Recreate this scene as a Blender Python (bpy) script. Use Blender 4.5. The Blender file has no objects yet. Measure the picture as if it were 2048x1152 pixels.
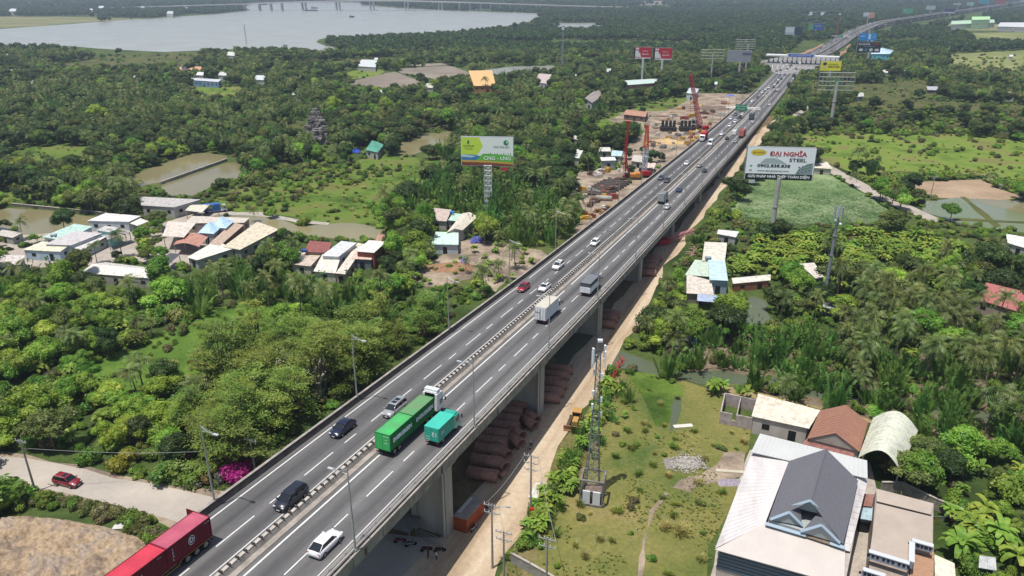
import bpy, math, random
from mathutils import Vector, Matrix, noise
from mathutils.geometry import tessellate_polygon
R = math.radians
C = bpy.context.scene
COL = C.collection
# ---------------------------------------------------------------- camera, sky, sun
CAMH, FPX, CX, CY, PITCH = 76.0, 1485.0, 1024.0, 576.0, math.atan(608/1485.0)
cam = bpy.data.objects.new('camera', bpy.data.cameras.new('camera'))
COL.objects.link(cam); C.camera = cam
cam.location = (0, 0, CAMH); cam.rotation_euler = (math.pi/2-PITCH, 0, 0)
cam.data.sensor_width = 36; cam.data.lens = 36*FPX/2048
cam.data.clip_start = .5; cam.data.clip_end = 30000
SUNV = Vector((.20, .17, -1)).normalized()
w = bpy.data.worlds.new("World"); C.world = w; w.use_nodes = True
wn = w.node_tree.nodes; bg = wn['Background']
sky = wn.new('ShaderNodeTexSky'); sky.sky_type = 'NISHITA'; sky.sun_disc = False
sky.sun_elevation = R(77.5); sky.sun_rotation = math.atan2(-SUNV.x, -SUNV.y); sky.dust_density = 2.0
sky.air_density = 1.0; sky.altitude = 50
w.node_tree.links.new(sky.outputs[0], bg.inputs[0]); bg.inputs[1].default_value = .10
sun = bpy.data.objects.new('sun', bpy.data.lights.new('sun', 'SUN')); COL.objects.link(sun)
sun.data.energy = 4.4; sun.data.angle = R(.5); sun.data.color = (1, .955, .89)
sun.rotation_euler = SUNV.to_track_quat('-Z', 'Y').to_euler(); sun.location = (0, 0, 300)
C.view_settings.view_transform = 'Standard'; C.view_settings.look = 'None'
C.view_settings.exposure = 0.25; C.view_settings.gamma = 1
C.cycles.max_bounces = 6; C.cycles.diffuse_bounces = 3; C.cycles.glossy_bounces = 2
C.cycles.transmission_bounces = 3; C.cycles.transparent_max_bounces = 8; C.cycles.volume_bounces = 0
C.cycles.use_denoising = True; HAZE = 1.6e-4
C.cycles.caustics_reflective = False; C.cycles.caustics_refractive = False

# ---------------------------------------------------------------- picture <-> place helpers
CP, SP = math.cos(PITCH), math.sin(PITCH)
def G(px, py, z=0.0):
    """the point of the place at height z that the drone sees at pixel px, py"""
    u = (px-CX)/FPX; v = (py-CY)/FPX
    dz = -SP-v*CP; t = (z-CAMH)/dz
    return Vector((u*t, (CP-v*SP)*t, z))
def PX(P):
    z = P[2]-CAMH; zc = P[1]*CP-z*SP
    if zc < 1: return (-9999, -9999)
    return (CX+FPX*P[0]/zc, CY+FPX*(-P[1]*SP-z*CP)/zc)
def lerp(a, b, t): return a+(b-a)*t
def interp(x, xs, ys):
    if x <= xs[0]: return ys[0]
    for i in range(1, len(xs)):
        if x <= xs[i]: return lerp(ys[i-1], ys[i], (x-xs[i-1])/(xs[i]-xs[i-1]))
    return ys[-1]
def inside(x, y, poly):
    c = False; j = len(poly)-1
    for i in range(len(poly)):
        xi, yi = poly[i]; xj, yj = poly[j]
        if (yi > y) != (yj > y) and x < (xj-xi)*(y-yi)/(yj-yi)+xi: c = not c
        j = i
    return c
ORD = ['first', 'second', 'third', 'fourth', 'fifth', 'sixth', 'seventh', 'eighth', 'ninth', 'tenth', 'eleventh', 'twelfth',
       'thirteenth', 'fourteenth', 'fifteenth', 'sixteenth', 'seventeenth', 'eighteenth', 'nineteenth', 'twentieth', 'twenty-first',
       'twenty-second', 'twenty-third', 'twenty-fourth', 'twenty-fifth', 'twenty-sixth']

# ---------------------------------------------------------------- materials
MATS = {}
def srgb(h):
    if isinstance(h, str):
        c = [int(h[i:i+2], 16)/255 for i in (0, 2, 4)]
        return tuple(x/12.92 if x <= .04045 else ((x+.055)/1.055)**2.4 for x in c)
    return tuple(h)
def M(name, col=None, rough=.7, metal=0, vary=.0, scale=1.0, col2=None, bump=0, bscale=None, spec=.3, rnd=0, stretch=None, emit=0, coat=0, thresh=(.35, .65)):
    if name in MATS: return MATS[name]
    m = bpy.data.materials.new(name); m.use_nodes = True; MATS[name] = m
    nt = m.node_tree; n = nt.nodes; L = nt.links; b = n['Principled BSDF']
    col = srgb(col)
    b.inputs['Base Color'].default_value = (*col, 1); b.inputs['Roughness'].default_value = rough
    b.inputs['Metallic'].default_value = metal; b.inputs['Specular IOR Level'].default_value = spec
    if coat: b.inputs['Coat Weight'].default_value = coat; b.inputs['Coat Roughness'].default_value = .08
    m.diffuse_color = (*col, 1)
    src = None
    if vary or col2 or bump:
        tc = n.new('ShaderNodeTexCoord'); mp = n.new('ShaderNodeMapping')
        L.new(tc.outputs['Object'], mp.inputs[0])
        if stretch: mp.inputs['Scale'].default_value = stretch
    if vary or col2:
        nz = n.new('ShaderNodeTexNoise'); nz.inputs['Scale'].default_value = scale; nz.inputs['Detail'].default_value = 6
        nz.inputs['Roughness'].default_value = .65
        L.new(mp.outputs[0], nz.inputs[0])
        c2 = srgb(col2) if col2 else tuple(max(0, x*(1-vary)) for x in col)
        c1 = col if col2 else tuple(min(1, x*(1+vary)) for x in col)
        rp = n.new('ShaderNodeValToRGB'); rp.color_ramp.elements[0].position = thresh[0]; rp.color_ramp.elements[1].position = thresh[1]
        rp.color_ramp.elements[0].color = (*c2, 1); rp.color_ramp.elements[1].color = (*c1, 1)
        L.new(nz.outputs[0], rp.inputs[0]); src = rp.outputs[0]
    if rnd:
        oi = n.new('ShaderNodeObjectInfo'); hs = n.new('ShaderNodeHueSaturation')
        mr = n.new('ShaderNodeMapRange'); mr.inputs[3].default_value = 1-rnd; mr.inputs[4].default_value = 1+rnd
        L.new(oi.outputs['Random'], mr.inputs[0]); L.new(mr.outputs[0], hs.inputs['Value'])
        if src: L.new(src, hs.inputs['Color'])
        else: hs.inputs['Color'].default_value = (*col, 1)
        src = hs.outputs[0]
    if src: L.new(src, b.inputs['Base Color'])
    if bump:
        nb = n.new('ShaderNodeTexNoise'); nb.inputs['Scale'].default_value = bscale or scale*4; nb.inputs['Detail'].default_value = 5
        L.new(mp.outputs[0], nb.inputs[0]); bp = n.new('ShaderNodeBump'); bp.inputs['Strength'].default_value = min(1, bump)
        bp.inputs['Distance'].default_value = bump*.3
        L.new(nb.outputs[0], bp.inputs['Height']); L.new(bp.outputs[0], b.inputs['Normal'])
    if emit: b.inputs['Emission Color'].default_value = (*col, 1); b.inputs['Emission Strength'].default_value = emit
    return m
def leafmat(name, a, b_, c_, trans=.3, scale=.35, rnd=.25, hue=.025, gloss=.025):
    """foliage: three leaf colours in clumps, a different tone for each plant, some light through the leaf"""
    if name in MATS: return MATS[name]
    m = bpy.data.materials.new(name); m.use_nodes = True; MATS[name] = m
    nt = m.node_tree; n = nt.nodes; L = nt.links; n.remove(n['Principled BSDF']); out = n['Material Output']
    tc = n.new('ShaderNodeTexCoord'); nz = n.new('ShaderNodeTexNoise'); nz.inputs['Scale'].default_value = scale
    nz.inputs['Detail'].default_value = 4; nz.inputs['Roughness'].default_value = .7
    oi = n.new('ShaderNodeObjectInfo'); ad = n.new('ShaderNodeVectorMath'); ad.operation = 'ADD'
    sc = n.new('ShaderNodeVectorMath'); sc.operation = 'SCALE'; sc.inputs['Scale'].default_value = .01
    L.new(oi.outputs['Location'], sc.inputs[0]); L.new(tc.outputs['Object'], ad.inputs[0]); L.new(sc.outputs[0], ad.inputs[1])
    L.new(ad.outputs[0], nz.inputs[0])
    rp = n.new('ShaderNodeValToRGB'); e = rp.color_ramp.elements
    e[0].position = .33; e[0].color = (*srgb(a), 1); e[1].position = .68; e[1].color = (*srgb(c_), 1)
    k = e.new(.5); k.color = (*srgb(b_), 1)
    L.new(nz.outputs[0], rp.inputs[0])
    hs = n.new('ShaderNodeHueSaturation'); L.new(rp.outputs[0], hs.inputs['Color'])
    v = n.new('ShaderNodeMapRange'); v.inputs[3].default_value = 1-rnd; v.inputs[4].default_value = 1+rnd
    h = n.new('ShaderNodeMapRange'); h.inputs[3].default_value = .5-hue; h.inputs[4].default_value = .5+hue
    mu = n.new('ShaderNodeMath'); mu.operation = 'MULTIPLY'; mu.inputs[1].default_value = 7.31; fr = n.new('ShaderNodeMath'); fr.operation = 'FRACT'
    L.new(oi.outputs['Random'], v.inputs[0]); L.new(oi.outputs['Random'], mu.inputs[0]); L.new(mu.outputs[0], fr.inputs[0]); L.new(fr.outputs[0], h.inputs[0])
    L.new(v.outputs[0], hs.inputs['Value']); L.new(h.outputs[0], hs.inputs['Hue'])
    d = n.new('ShaderNodeBsdfDiffuse'); t = n.new('ShaderNodeBsdfTranslucent'); g = n.new('ShaderNodeBsdfGlossy'); g.inputs['Roughness'].default_value = .45
    x = n.new('ShaderNodeMixShader'); x.inputs[0].default_value = trans; y = n.new('ShaderNodeMixShader'); y.inputs[0].default_value = gloss
    L.new(hs.outputs[0], d.inputs[0]); L.new(hs.outputs[0], t.inputs[0]); L.new(d.outputs[0], x.inputs[1]); L.new(t.outputs[0], x.inputs[2])
    L.new(x.outputs[0], y.inputs[1]); L.new(g.outputs[0], y.inputs[2]); L.new(y.outputs[0], out.inputs[0])
    g.inputs[0].default_value = (.6, .65, .6, 1)
    return m
def sheetmat(name, cols, scale=.1, rough=.95, bump=0, detail=8, spec=.1, scale2=None, amt2=.25, stretch=None):
    """a ground sheet with several colours spread by noise at two scales"""
    if name in MATS: return MATS[name]
    m = bpy.data.materials.new(name); m.use_nodes = True; MATS[name] = m
    nt = m.node_tree; n = nt.nodes; L = nt.links; b = n['Principled BSDF']
    b.inputs['Roughness'].default_value = rough; b.inputs['Specular IOR Level'].default_value = spec
    ge = n.new('ShaderNodeNewGeometry'); mp = n.new('ShaderNodeMapping'); L.new(ge.outputs['Position'], mp.inputs[0])
    if stretch:
        mp.inputs['Scale'].default_value = stretch[:3]; vr = n.new('ShaderNodeVectorRotate'); vr.inputs['Angle'].default_value = -stretch[3]
        L.new(ge.outputs['Position'], vr.inputs['Vector']); L.new(vr.outputs[0], mp.inputs[0])
    nz = n.new('ShaderNodeTexNoise'); nz.inputs['Scale'].default_value = scale; nz.inputs['Detail'].default_value = detail; nz.inputs['Roughness'].default_value = .62
    L.new(mp.outputs[0], nz.inputs[0]); rp = n.new('ShaderNodeValToRGB'); e = rp.color_ramp.elements
    k = len(cols); e[0].position = .3; e[0].color = (*srgb(cols[0]), 1); e[1].position = .7; e[1].color = (*srgb(cols[-1]), 1)
    for i in range(1, k-1): q = e.new(.3+.4*i/(k-1)); q.color = (*srgb(cols[i]), 1)
    L.new(nz.outputs[0], rp.inputs[0])
    n2 = n.new('ShaderNodeTexNoise'); n2.inputs['Scale'].default_value = scale2 or scale*12; n2.inputs['Detail'].default_value = 5; n2.inputs['Roughness'].default_value = .7
    L.new(ge.outputs['Position'], n2.inputs[0]); mr = n.new('ShaderNodeMapRange'); mr.inputs[1].default_value = .25; mr.inputs[2].default_value = .75
    mr.inputs[3].default_value = 1-amt2; mr.inputs[4].default_value = 1+amt2; L.new(n2.outputs[0], mr.inputs[0])
    hs = n.new('ShaderNodeHueSaturation'); L.new(rp.outputs[0], hs.inputs['Color']); L.new(mr.outputs[0], hs.inputs['Value'])
    L.new(hs.outputs[0], b.inputs['Base Color'])
    if bump:
        bp = n.new('ShaderNodeBump'); bp.inputs['Strength'].default_value = .8; bp.inputs['Distance'].default_value = bump
        L.new(n2.outputs[0], bp.inputs['Height']); L.new(bp.outputs[0], b.inputs['Normal'])
    return m
def wheel_tracks(m, centres, off, amt=.8, wd=1.15):
    """darker worn bands along the lane centres of an asphalt material"""
    nt = m.node_tree; n = nt.nodes; L = nt.links; hs = [x for x in n if x.type == 'HUE_SAT'][0]; ge = [x for x in n if x.type == 'NEW_GEOMETRY'][0]
    dt = n.new('ShaderNodeVectorMath'); dt.operation = 'DOT_PRODUCT'; dt.inputs[1].default_value = (.9156, -.4022, 0); L.new(ge.outputs['Position'], dt.inputs[0]); acc = None
    def mt(op, a, b_=None):
        q = n.new('ShaderNodeMath'); q.operation = op
        for i, v in enumerate((a, b_)):
            if v is None: continue
            if isinstance(v, (int, float)): q.inputs[i].default_value = v
            else: L.new(v, q.inputs[i])
        return q.outputs[0]
    for c in centres:
        t = mt('DIVIDE', mt('ABSOLUTE', mt('SUBTRACT', dt.outputs['Value'], off+c)), wd); t = mt('MAXIMUM', mt('SUBTRACT', 1.0, t), 0.0); acc = t if acc is None else mt('ADD', acc, t)
    old = hs.inputs['Value'].links[0].from_socket; L.new(mt('MULTIPLY', old, mt('SUBTRACT', 1.04, mt('MULTIPLY', acc, 1-amt))), hs.inputs['Value'])
def watermat(name, col, rough=.12, wave=.04, scale=.6, col2=None):
    if name in MATS: return MATS[name]
    m = bpy.data.materials.new(name); m.use_nodes = True; MATS[name] = m
    nt = m.node_tree; n = nt.nodes; L = nt.links; b = n['Principled BSDF']
    b.inputs['Base Color'].default_value = (*srgb(col), 1); b.inputs['Roughness'].default_value = rough; b.inputs['IOR'].default_value = 1.33
    ge = n.new('ShaderNodeNewGeometry'); nz = n.new('ShaderNodeTexNoise'); nz.inputs['Scale'].default_value = scale; nz.inputs['Detail'].default_value = 4
    L.new(ge.outputs['Position'], nz.inputs[0]); bp = n.new('ShaderNodeBump'); bp.inputs['Strength'].default_value = .5; bp.inputs['Distance'].default_value = wave
    L.new(nz.outputs[0], bp.inputs['Height']); L.new(bp.outputs[0], b.inputs['Normal'])
    if col2:
        n2 = n.new('ShaderNodeTexNoise'); n2.inputs['Scale'].default_value = .02; n2.inputs['Detail'].default_value = 5; L.new(ge.outputs['Position'], n2.inputs[0])
        mx = n.new('ShaderNodeMix'); mx.data_type = 'RGBA'; mx.inputs[6].default_value = (*srgb(col), 1); mx.inputs[7].default_value = (*srgb(col2), 1)
        mr = n.new('ShaderNodeMapRange'); mr.inputs[1].default_value = .35; mr.inputs[2].default_value = .65; L.new(n2.outputs[0], mr.inputs[0]); L.new(mr.outputs[0], mx.inputs[0])
        L.new(mx.outputs[2], b.inputs['Base Color'])
    return m

# ---------------------------------------------------------------- mesh builder and scene helpers
class MB:
    def __init__(s, org=None): s.v = []; s.f = []; s.mi = []; s.mats = []; s.o = Vector(org) if org is not None else Vector((0, 0, 0)); s.cur = 0
    def mat(s, m):
        if m not in s.mats: s.mats.append(m)
        s.cur = s.mats.index(m); return s
    def face(s, pts):
        i = len(s.v); s.v += [tuple(Vector(p)-s.o) for p in pts]; s.f.append(tuple(range(i, i+len(pts)))); s.mi.append(s.cur)
    def faces(s, pts, fs):
        i = len(s.v); s.v += [tuple(Vector(p)-s.o) for p in pts]
        for f in fs: s.f.append(tuple(i+k for k in f)); s.mi.append(s.cur)
    def box(s, c, d, rz=0, ax=None):
        """box of size d centred on c, turned by rz, or with its own axes ax"""
        c = Vector(c); hx, hy, hz = d[0]/2, d[1]/2, d[2]/2
        if ax: X, Y, Z = ax
        else: X = Vector((math.cos(rz), math.sin(rz), 0)); Y = Vector((-math.sin(rz), math.cos(rz), 0)); Z = Vector((0, 0, 1))
        p = [c+X*(hx*a)+Y*(hy*b)+Z*(hz*e) for e in (-1, 1) for (a, b) in ((-1, -1), (1, -1), (1, 1), (-1, 1))]
        s.faces(p, [(0, 3, 2, 1), (4, 5, 6, 7), (0, 1, 5, 4), (1, 2, 6, 5), (2, 3, 7, 6), (3, 0, 4, 7)]); return s
    def prism(s, poly, z0, z1, cap=True):
        n = len(poly)
        a = sum(poly[i][0]*poly[(i+1) % n][1]-poly[(i+1) % n][0]*poly[i][1] for i in range(n))
        if a < 0: poly = poly[::-1]
        f0 = z0 if callable(z0) else (lambda p: z0); f1 = z1 if callable(z1) else (lambda p: z1)
        p = [(q[0], q[1], f0(q)) for q in poly]+[(q[0], q[1], f1(q)) for q in poly]
        fs = [(i, (i+1) % n, n+(i+1) % n, n+i) for i in range(n)]
        if cap:
            if n <= 4: fs += [tuple(range(n))[::-1], tuple(range(n, 2*n))]
            else:
                for t in tessellate_polygon([[Vector((q[0], q[1], 0)) for q in poly]]):
                    a, b, c = t; ar = (Vector(poly[b][:2])-Vector(poly[a][:2])).cross(Vector(poly[c][:2])-Vector(poly[a][:2]))
                    if ar < 0: b, c = c, b
                    fs += [(n+a, n+b, n+c), (a, c, b)]
        s.faces(p, fs); return s
    def tube(s, path, r, seg=6, cap=True):
        path = [Vector(p) for p in path]; n = len(path); rs = r if isinstance(r, (list, tuple)) else [r]*n
        pts = []
        for i, p in enumerate(path):
            t = (path[min(i+1, n-1)]-path[max(i-1, 0)]).normalized()
            a = Vector((0, 0, 1)) if abs(t.z) < .9 else Vector((1, 0, 0))
            x = t.cross(a).normalized(); y = t.cross(x)
            pts += [p+(x*math.cos(6.2832*k/seg)+y*math.sin(6.2832*k/seg))*rs[i] for k in range(seg)]
        fs = [(i*seg+k, (i+1)*seg+k, (i+1)*seg+(k+1) % seg, i*seg+(k+1) % seg) for i in range(n-1) for k in range(seg)]
        if cap: fs += [tuple(range(seg)), tuple(range((n-1)*seg, n*seg))[::-1]]
        s.faces(pts, fs); return s
    def bar(s, a, b, t): return s.tube([a, b], t*.6, 4, True)
    def mesh(s, name):
        me = bpy.data.meshes.new(name); me.from_pydata(s.v, [], s.f)
        for m in s.mats: me.materials.append(m)
        if len(s.mats) > 1: me.polygons.foreach_set('material_index', s.mi)
        me.update(); return me
    def build(s, name, m=None, parent=None, smooth=False, **kw):
        if m is not None: s.mats = [m]; s.mi = [0]*len(s.f)
        me = s.mesh(name)
        if smooth: me.polygons.foreach_set('use_smooth', [True]*len(me.polygons))
        o = bpy.data.objects.new(name, me); COL.objects.link(o)
        if parent: o.parent = parent
        else: o.location = s.o
        for k, v in kw.items(): o[k] = v
        return o
def thing(name, label, cat, loc=(0, 0, 0), rz=0, group=None):
    o = bpy.data.objects.new(name, None); COL.objects.link(o); o.empty_display_size = .5
    o.location = loc; o.rotation_euler = (0, 0, rz); o['label'] = label; o['category'] = cat
    if group: o['group'] = group
    return o
def tag(o, label, cat, group=None):
    o['label'] = label; o['category'] = cat
    if group: o['group'] = group
    return o
def kids(o): return [c for c in o.children]
def copy_tree(o, parent=None, loc=None, rot=None, scale=None, label=None, group=None):
    c = o.copy(); COL.objects.link(c); c.parent = parent
    if loc is not None: c.location = loc
    if rot is not None: c.rotation_euler = rot
    if scale is not None: c.scale = scale
    if label: c['label'] = label
    if group: c['group'] = group
    for ch in kids(o): copy_tree(ch, c)
    return c
def rough_edge(pts, amp, step, seed=0):
    """subdivide a ground outline and shake it so that no border is ruled"""
    rnd = random.Random(seed); out = []; n = len(pts)
    for i in range(n):
        a, b = Vector(pts[i]), Vector(pts[(i+1) % n]); L = (b-a).length; k = max(1, min(60, int(L/step)))
        nr = Vector((-(b-a).y, (b-a).x, 0)); nr = nr.normalized() if nr.length > 0 else nr
        for j in range(k):
            q = a.lerp(b, j/k); A = amp*(1 if j else .3)
            q = q+nr*noise.noise(Vector((q.x, q.y, seed*7.3))/max(step*2.3, .1))*A*2; out.append(q)
    return out
def sheet(name, px, z, m, amp=1.0, step=3.0, seed=0, world=False, **kw):
    pts = [Vector((x, y, 0)) for x, y in px] if world else [G(x, y, 0) for x, y in px]
    if amp: pts = rough_edge(pts, amp, step, seed)
    b = MB(); v = [Vector((p.x, p.y, z)) for p in pts]
    fs = []
    for t in tessellate_polygon([v]):
        a, q, c = t
        if (v[q]-v[a]).cross(v[c]-v[a]).z < 0: q, c = c, q
        fs.append((a, q, c))
    b.faces(v, fs); o = b.build(name, m); o['kind'] = 'structure'
    for k, x in kw.items(): o[k] = x
    return o
def sph(b, c, r, rz, sub=1, amp=.2, seed=0):
    """a lumpy closed ball of leaves"""
    n, m_ = (10, 6) if sub == 1 else (7, 4)
    pts = []
    for j in range(m_+1):
        th = math.pi*j/m_
        for i in range(n):
            ph = 2*math.pi*(i+.5*(j % 2))/n; d = Vector((math.sin(th)*math.cos(ph), math.sin(th)*math.sin(ph), math.cos(th)))
            k = 1+amp*noise.noise(d*2.3+Vector((seed, seed*.7, 0))); pts.append(c+Vector((d.x*r*k, d.y*r*k, d.z*rz*k)))
    b.faces(pts, [(j*n+i, (j+1)*n+i, (j+1)*n+(i+1) % n, j*n+(i+1) % n) for j in range(m_) for i in range(n)])
rg = random.Random(11)
# ---------------------------------------------------------------- lettering
def text(s, size, m, parent, loc, X, Y, depth=.01, name='lettering', align='CENTER', width=None, shear=0, weight=0):
    """letters as a thin mesh: X is the reading direction, Y is up"""
    cu = bpy.data.curves.new(name, 'FONT'); cu.body = s; cu.size = size; cu.extrude = depth; cu.align_x = align; cu.align_y = 'CENTER'; cu.resolution_u = 2; cu.shear = shear; cu.offset = weight
    t = bpy.data.objects.new('t', cu); COL.objects.link(t); bpy.context.view_layer.update()
    me = bpy.data.meshes.new_from_object(t.evaluated_get(bpy.context.evaluated_depsgraph_get())); w_ = t.dimensions.x
    bpy.data.objects.remove(t); me.materials.clear(); me.materials.append(m)
    X = Vector(X).normalized(); Y = Vector(Y); Y = (Y-X*Y.dot(X)).normalized(); Z = X.cross(Y)
    k = width/w_ if width and w_ > 0 else 1
    mt = Matrix((X*k, Y, Z)).transposed().to_4x4(); mt.translation = Vector(loc); me.transform(mt)
    o = bpy.data.objects.new(name, me); COL.objects.link(o); o.parent = parent; return o
m_glass = M('dark_glass', '161c22', .08, spec=.8); m_tyre = M('tyre', '161616', .85); m_rim = M('rim', '9a9a9c', .35, .8)
m_lamp = M('headlight', 'd8dde0', .2, spec=.8); m_tail = M('tail_light', '8c1414', .3); m_plate = M('plate', 'd5d5d0', .5); m_trim = M('dark_trim', '1e1f21', .6); m_grille = M('grille', '3a3c3f', .4, .5)
PAINT = {}
def paint(h, metal=.0):
    if h not in PAINT: PAINT[h] = M('paint_'+h, h, .32, metal, coat=.7, spec=.5)
    return PAINT[h]
WHEEL = {}
def wheel(parent, x, y, r, w_=.22, lod=2, z=None):
    key = (round(r, 2), w_)
    if key not in WHEEL:
        b = MB(); b.tube([(0, -w_/2, 0), (0, w_/2, 0)], r, 18); q = MB(); 
        for e in (-1, 1): q.tube([(0, e*(w_/2+.002), 0), (0, e*(w_/2+.02), 0)], r*.62, 12)
        b.mats = [m_tyre]; b.mi = [0]*len(b.f); q.mats = [m_rim]; q.mi = [0]*len(q.f); WHEEL[key] = (b.mesh('wheel'), q.mesh('rim'))
    o = bpy.data.objects.new('wheel', WHEEL[key][0]); COL.objects.link(o); o.parent = parent; o.location = (x, y, r if z is None else z)
    if lod > 1: c = bpy.data.objects.new('rim', WHEEL[key][1]); COL.objects.link(c); c.parent = o
def cab(root, col, x0, L=1.9, W=2.3, H=2.5, z0=.75, lod=2, conv=False):
    """lorry cab from x0-L to x0"""
    P = paint(col); b = MB(); w_ = W/2
    pr = [(x0-L, z0), (x0, z0), (x0+.02, z0+.75), (x0-.28, z0+H-.5), (x0-.5, z0+H-.25), (x0-L, z0+H-.25)]
    n = len(pr); v = [(x, -w_, z) for x, z in pr]+[(x, w_, z) for x, z in pr]
    b.faces(v, [tuple(range(n)), tuple(range(n, 2*n))[::-1]]+[(i, n+i, n+(i+1) % n, (i+1) % n) for i in range(n)])
    if lod > 1: b.box((x0-L*.62, 0, z0+H-.12), (L*.62, W*.82, .24))
    b.build('cab', P, root)
    q = MB(); q.face([(x0+.03, -w_*.9, z0+.85), (x0+.03, w_*.9, z0+.85), (x0-.23, w_*.86, z0+H-.6), (x0-.23, -w_*.86, z0+H-.6)]); q.build('windscreen', m_glass, root)
    for e in (-1, 1):
        q = MB(); q.box((x0-.8, e*(w_+.004), z0+1.25), (.95, .02, .75)); q.build('side_window', m_glass, root)
        q = MB(); q.box((x0+.01, e*w_*.72, z0+.25), (.1, .36, .2)); q.build('headlight', m_lamp, root)
        if lod > 1: q = MB(); q.box((x0+.12, e*(w_+.22), z0+1.35), (.12, .2, .55)); q.build('mirror', m_trim, root)
    q = MB(); q.box((x0+.03, 0, z0+.08), (.14, W*.98, .3)); q.build('bumper', m_trim, root)
# ---------------------------------------------------------------- setting: ground, water, dirt, fields
GRASSC = ['2b3a1a', '45592a', '5d6b35', '4a5a2a']
b = MB(); b.face([(-14000, -300, 0), (14000, -300, 0), (14000, 26000, 0), (-14000, 26000, 0)])
g = b.build('ground', sheetmat('ground', ['27331a', '3a4a24', '4c5a2e', '5c5d38'], .035, amt2=.35, scale2=.7, bump=.3)); g['kind'] = 'structure'
NOVEG = []      # picture outlines that no tree or bush stands in
def patch(name, px, z, m, amp=1.0, step=4.0, veg=False, seed=None, **kw):
    if not veg: NOVEG.append(px)
    return sheet(name, px, z, m, amp, step, seed if seed is not None else len(NOVEG), **kw)
m_river = watermat('river_water', '94968f', .22, .25, .12, '9fa09c')
m_pond = watermat('pond_water', '857d5c', .10, .02, 1.2, '736d50')
m_dark = watermat('creek_water', '4d5641', .12, .02, 1.0, '5a6150')
m_pale = watermat('pale_water', '8b8c86', .25, .03, .6)
m_dirt = sheetmat('dirt', ['5f554b', '7a6d60', '958775', 'a59885'], .12, bump=.06, scale2=1.2, amt2=.3)
m_sand = sheetmat('sandy_track', ['86745f', 'a08d75', 'b3a18a', 'bdae98'], .22, bump=.05, scale2=1.1, amt2=.18, stretch=(1, .1, 1, R(-23.7)))
m_yard = sheetmat('yard', ['8d857c', '9e958b', 'aca49a'], .2, scale2=1.5)
m_grass = sheetmat('meadow_grass', ['2f4019', '465c24', '5b702e', '66683a', '4d5a2a'], .06, bump=.15, scale2=1.6, amt2=.3)
m_lime = sheetmat('lime_grass', ['3a4f1f', '536828', '687c33', '6f6b40', '5d6b34'], .04, bump=.15, scale2=1.2, amt2=.25)
m_lawn = sheetmat('dry_lawn', ['45582a', '626636', '747040', '837450'], .06, bump=.08, scale2=1.4, amt2=.3)
m_brush = sheetmat('brown_brush', ['333d22', '474e2b', '585a34', '57503a'], .05, bump=.2, scale2=1.0, amt2=.3)
m_mud = sheetmat('grey_mud', ['6c645a', '7d746a', '8c8478'], .02, scale2=.3, amt2=.12)
m_conc = M('concrete', '9d978d', .85, vary=.22, scale=.5, bump=.04)
# the river, its far arm and the pools beyond the near bank
river = [(-420, 120), (-200, 104), (0, 90), (130, 92), (240, 100), (330, 104), (470, 98), (560, 96), (620, 102), (665, 104), (700, 96), (655, 92), (632, 84),
         (660, 74), (740, 71), (850, 67), (960, 59), (1050, 46), (1088, 30), (1085, 27), (1030, 25), (980, 24), (900, 21), (800, 16), (725, 10),
         (722, 4.5), (640, 4), (560, 4), (505, 6), (486, 14), (500, 21), (430, 28), (300, 37), (180, 45), (100, 51), (0, 58), (-200, 68), (-500, 80)]
patch('river', river, .06, m_river, 6, 40)
patch('side_channel', [(1078, 50), (1120, 46), (1225, 46), (1200, 51), (1172, 57), (1120, 54)], .05, m_river, 4, 30)
patch('far_creek', [(1592, 29), (1605, 24), (1690, 24), (1686, 28), (1630, 31)], .05, m_river, 4, 30)
patch('far_channel', [(1380, 2), (1700, 2), (2060, -2), (2060, 2), (1700, 6), (1400, 5)], .05, m_river, 4, 60)
patch('far_shore_field', [(-60, 34), (120, 33), (330, 38), (300, 37), (180, 44), (100, 50), (0, 57), (-100, 62)], .04, sheetmat('shore_field', ['5d6a40', '75744f', '8b7f66'], .01), 4, 30)
patch('fish_pond', [(234, 363), (290, 340), (387, 307), (425, 306), (455, 312), (454, 319), (322, 365), (280, 372)], .05, m_pond)
patch('fish_pond.001', [(324, 371), (456, 325), (484, 326), (484, 352), (430, 368), (385, 392), (330, 392)], .05, m_pond)
patch('house_pond', [(-30, 425), (20, 416), (90, 420), (215, 434), (195, 447), (165, 464), (60, 470), (-20, 470)], .05, m_pond)
patch('canal', [(436, 427), (510, 431), (560, 437), (600, 453), (640, 450), (680, 446), (735, 450), (764, 459), (757, 477), (700, 483), (640, 474), (620, 482), (575, 464), (540, 452), (440, 442)], .05, m_pond)
patch('marsh_pool', [(786, 292), (850, 268), (915, 262), (905, 285), (860, 300), (800, 315)], .05, m_pond)
patch('drained_pond', [(800, 137), (895, 131), (930, 141), (948, 150), (872, 159), (800, 146)], .05, m_mud)
patch('drained_pond.001', [(686, 166), (790, 143), (845, 165), (820, 178), (740, 174)], .05, m_mud)
patch('drained_pond.002', [(806, 130), (880, 126), (900, 129), (850, 133)], .05, m_mud)
patch('long_pool', [(962, 140), (1030, 133), (1112, 131), (1108, 139), (1030, 146), (975, 150)], .05, m_pale)
patch('small_pool', [(818, 98), (855, 97), (880, 104), (830, 108)], .05, m_pale)
patch('paddy_water', [(1852, 402), (1925, 395), (2110, 415), (2110, 470), (1985, 458), (1900, 442), (1848, 425)], .05, watermat('paddy', '76796a', .15, .03, .8, '66703f'))
patch('weedy_water', [(1860, 404), (1918, 398), (1975, 440), (1905, 436), (1866, 425)], .062, sheetmat('weedy', ['5f6a58', '6f7a66', '53663c'], .5, rough=.4, scale2=3))
patch('pond_dyke', [(1920, 394), (1931, 394), (2002, 452), (1990, 456)], .1, m_brush, .3, 4)
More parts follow.
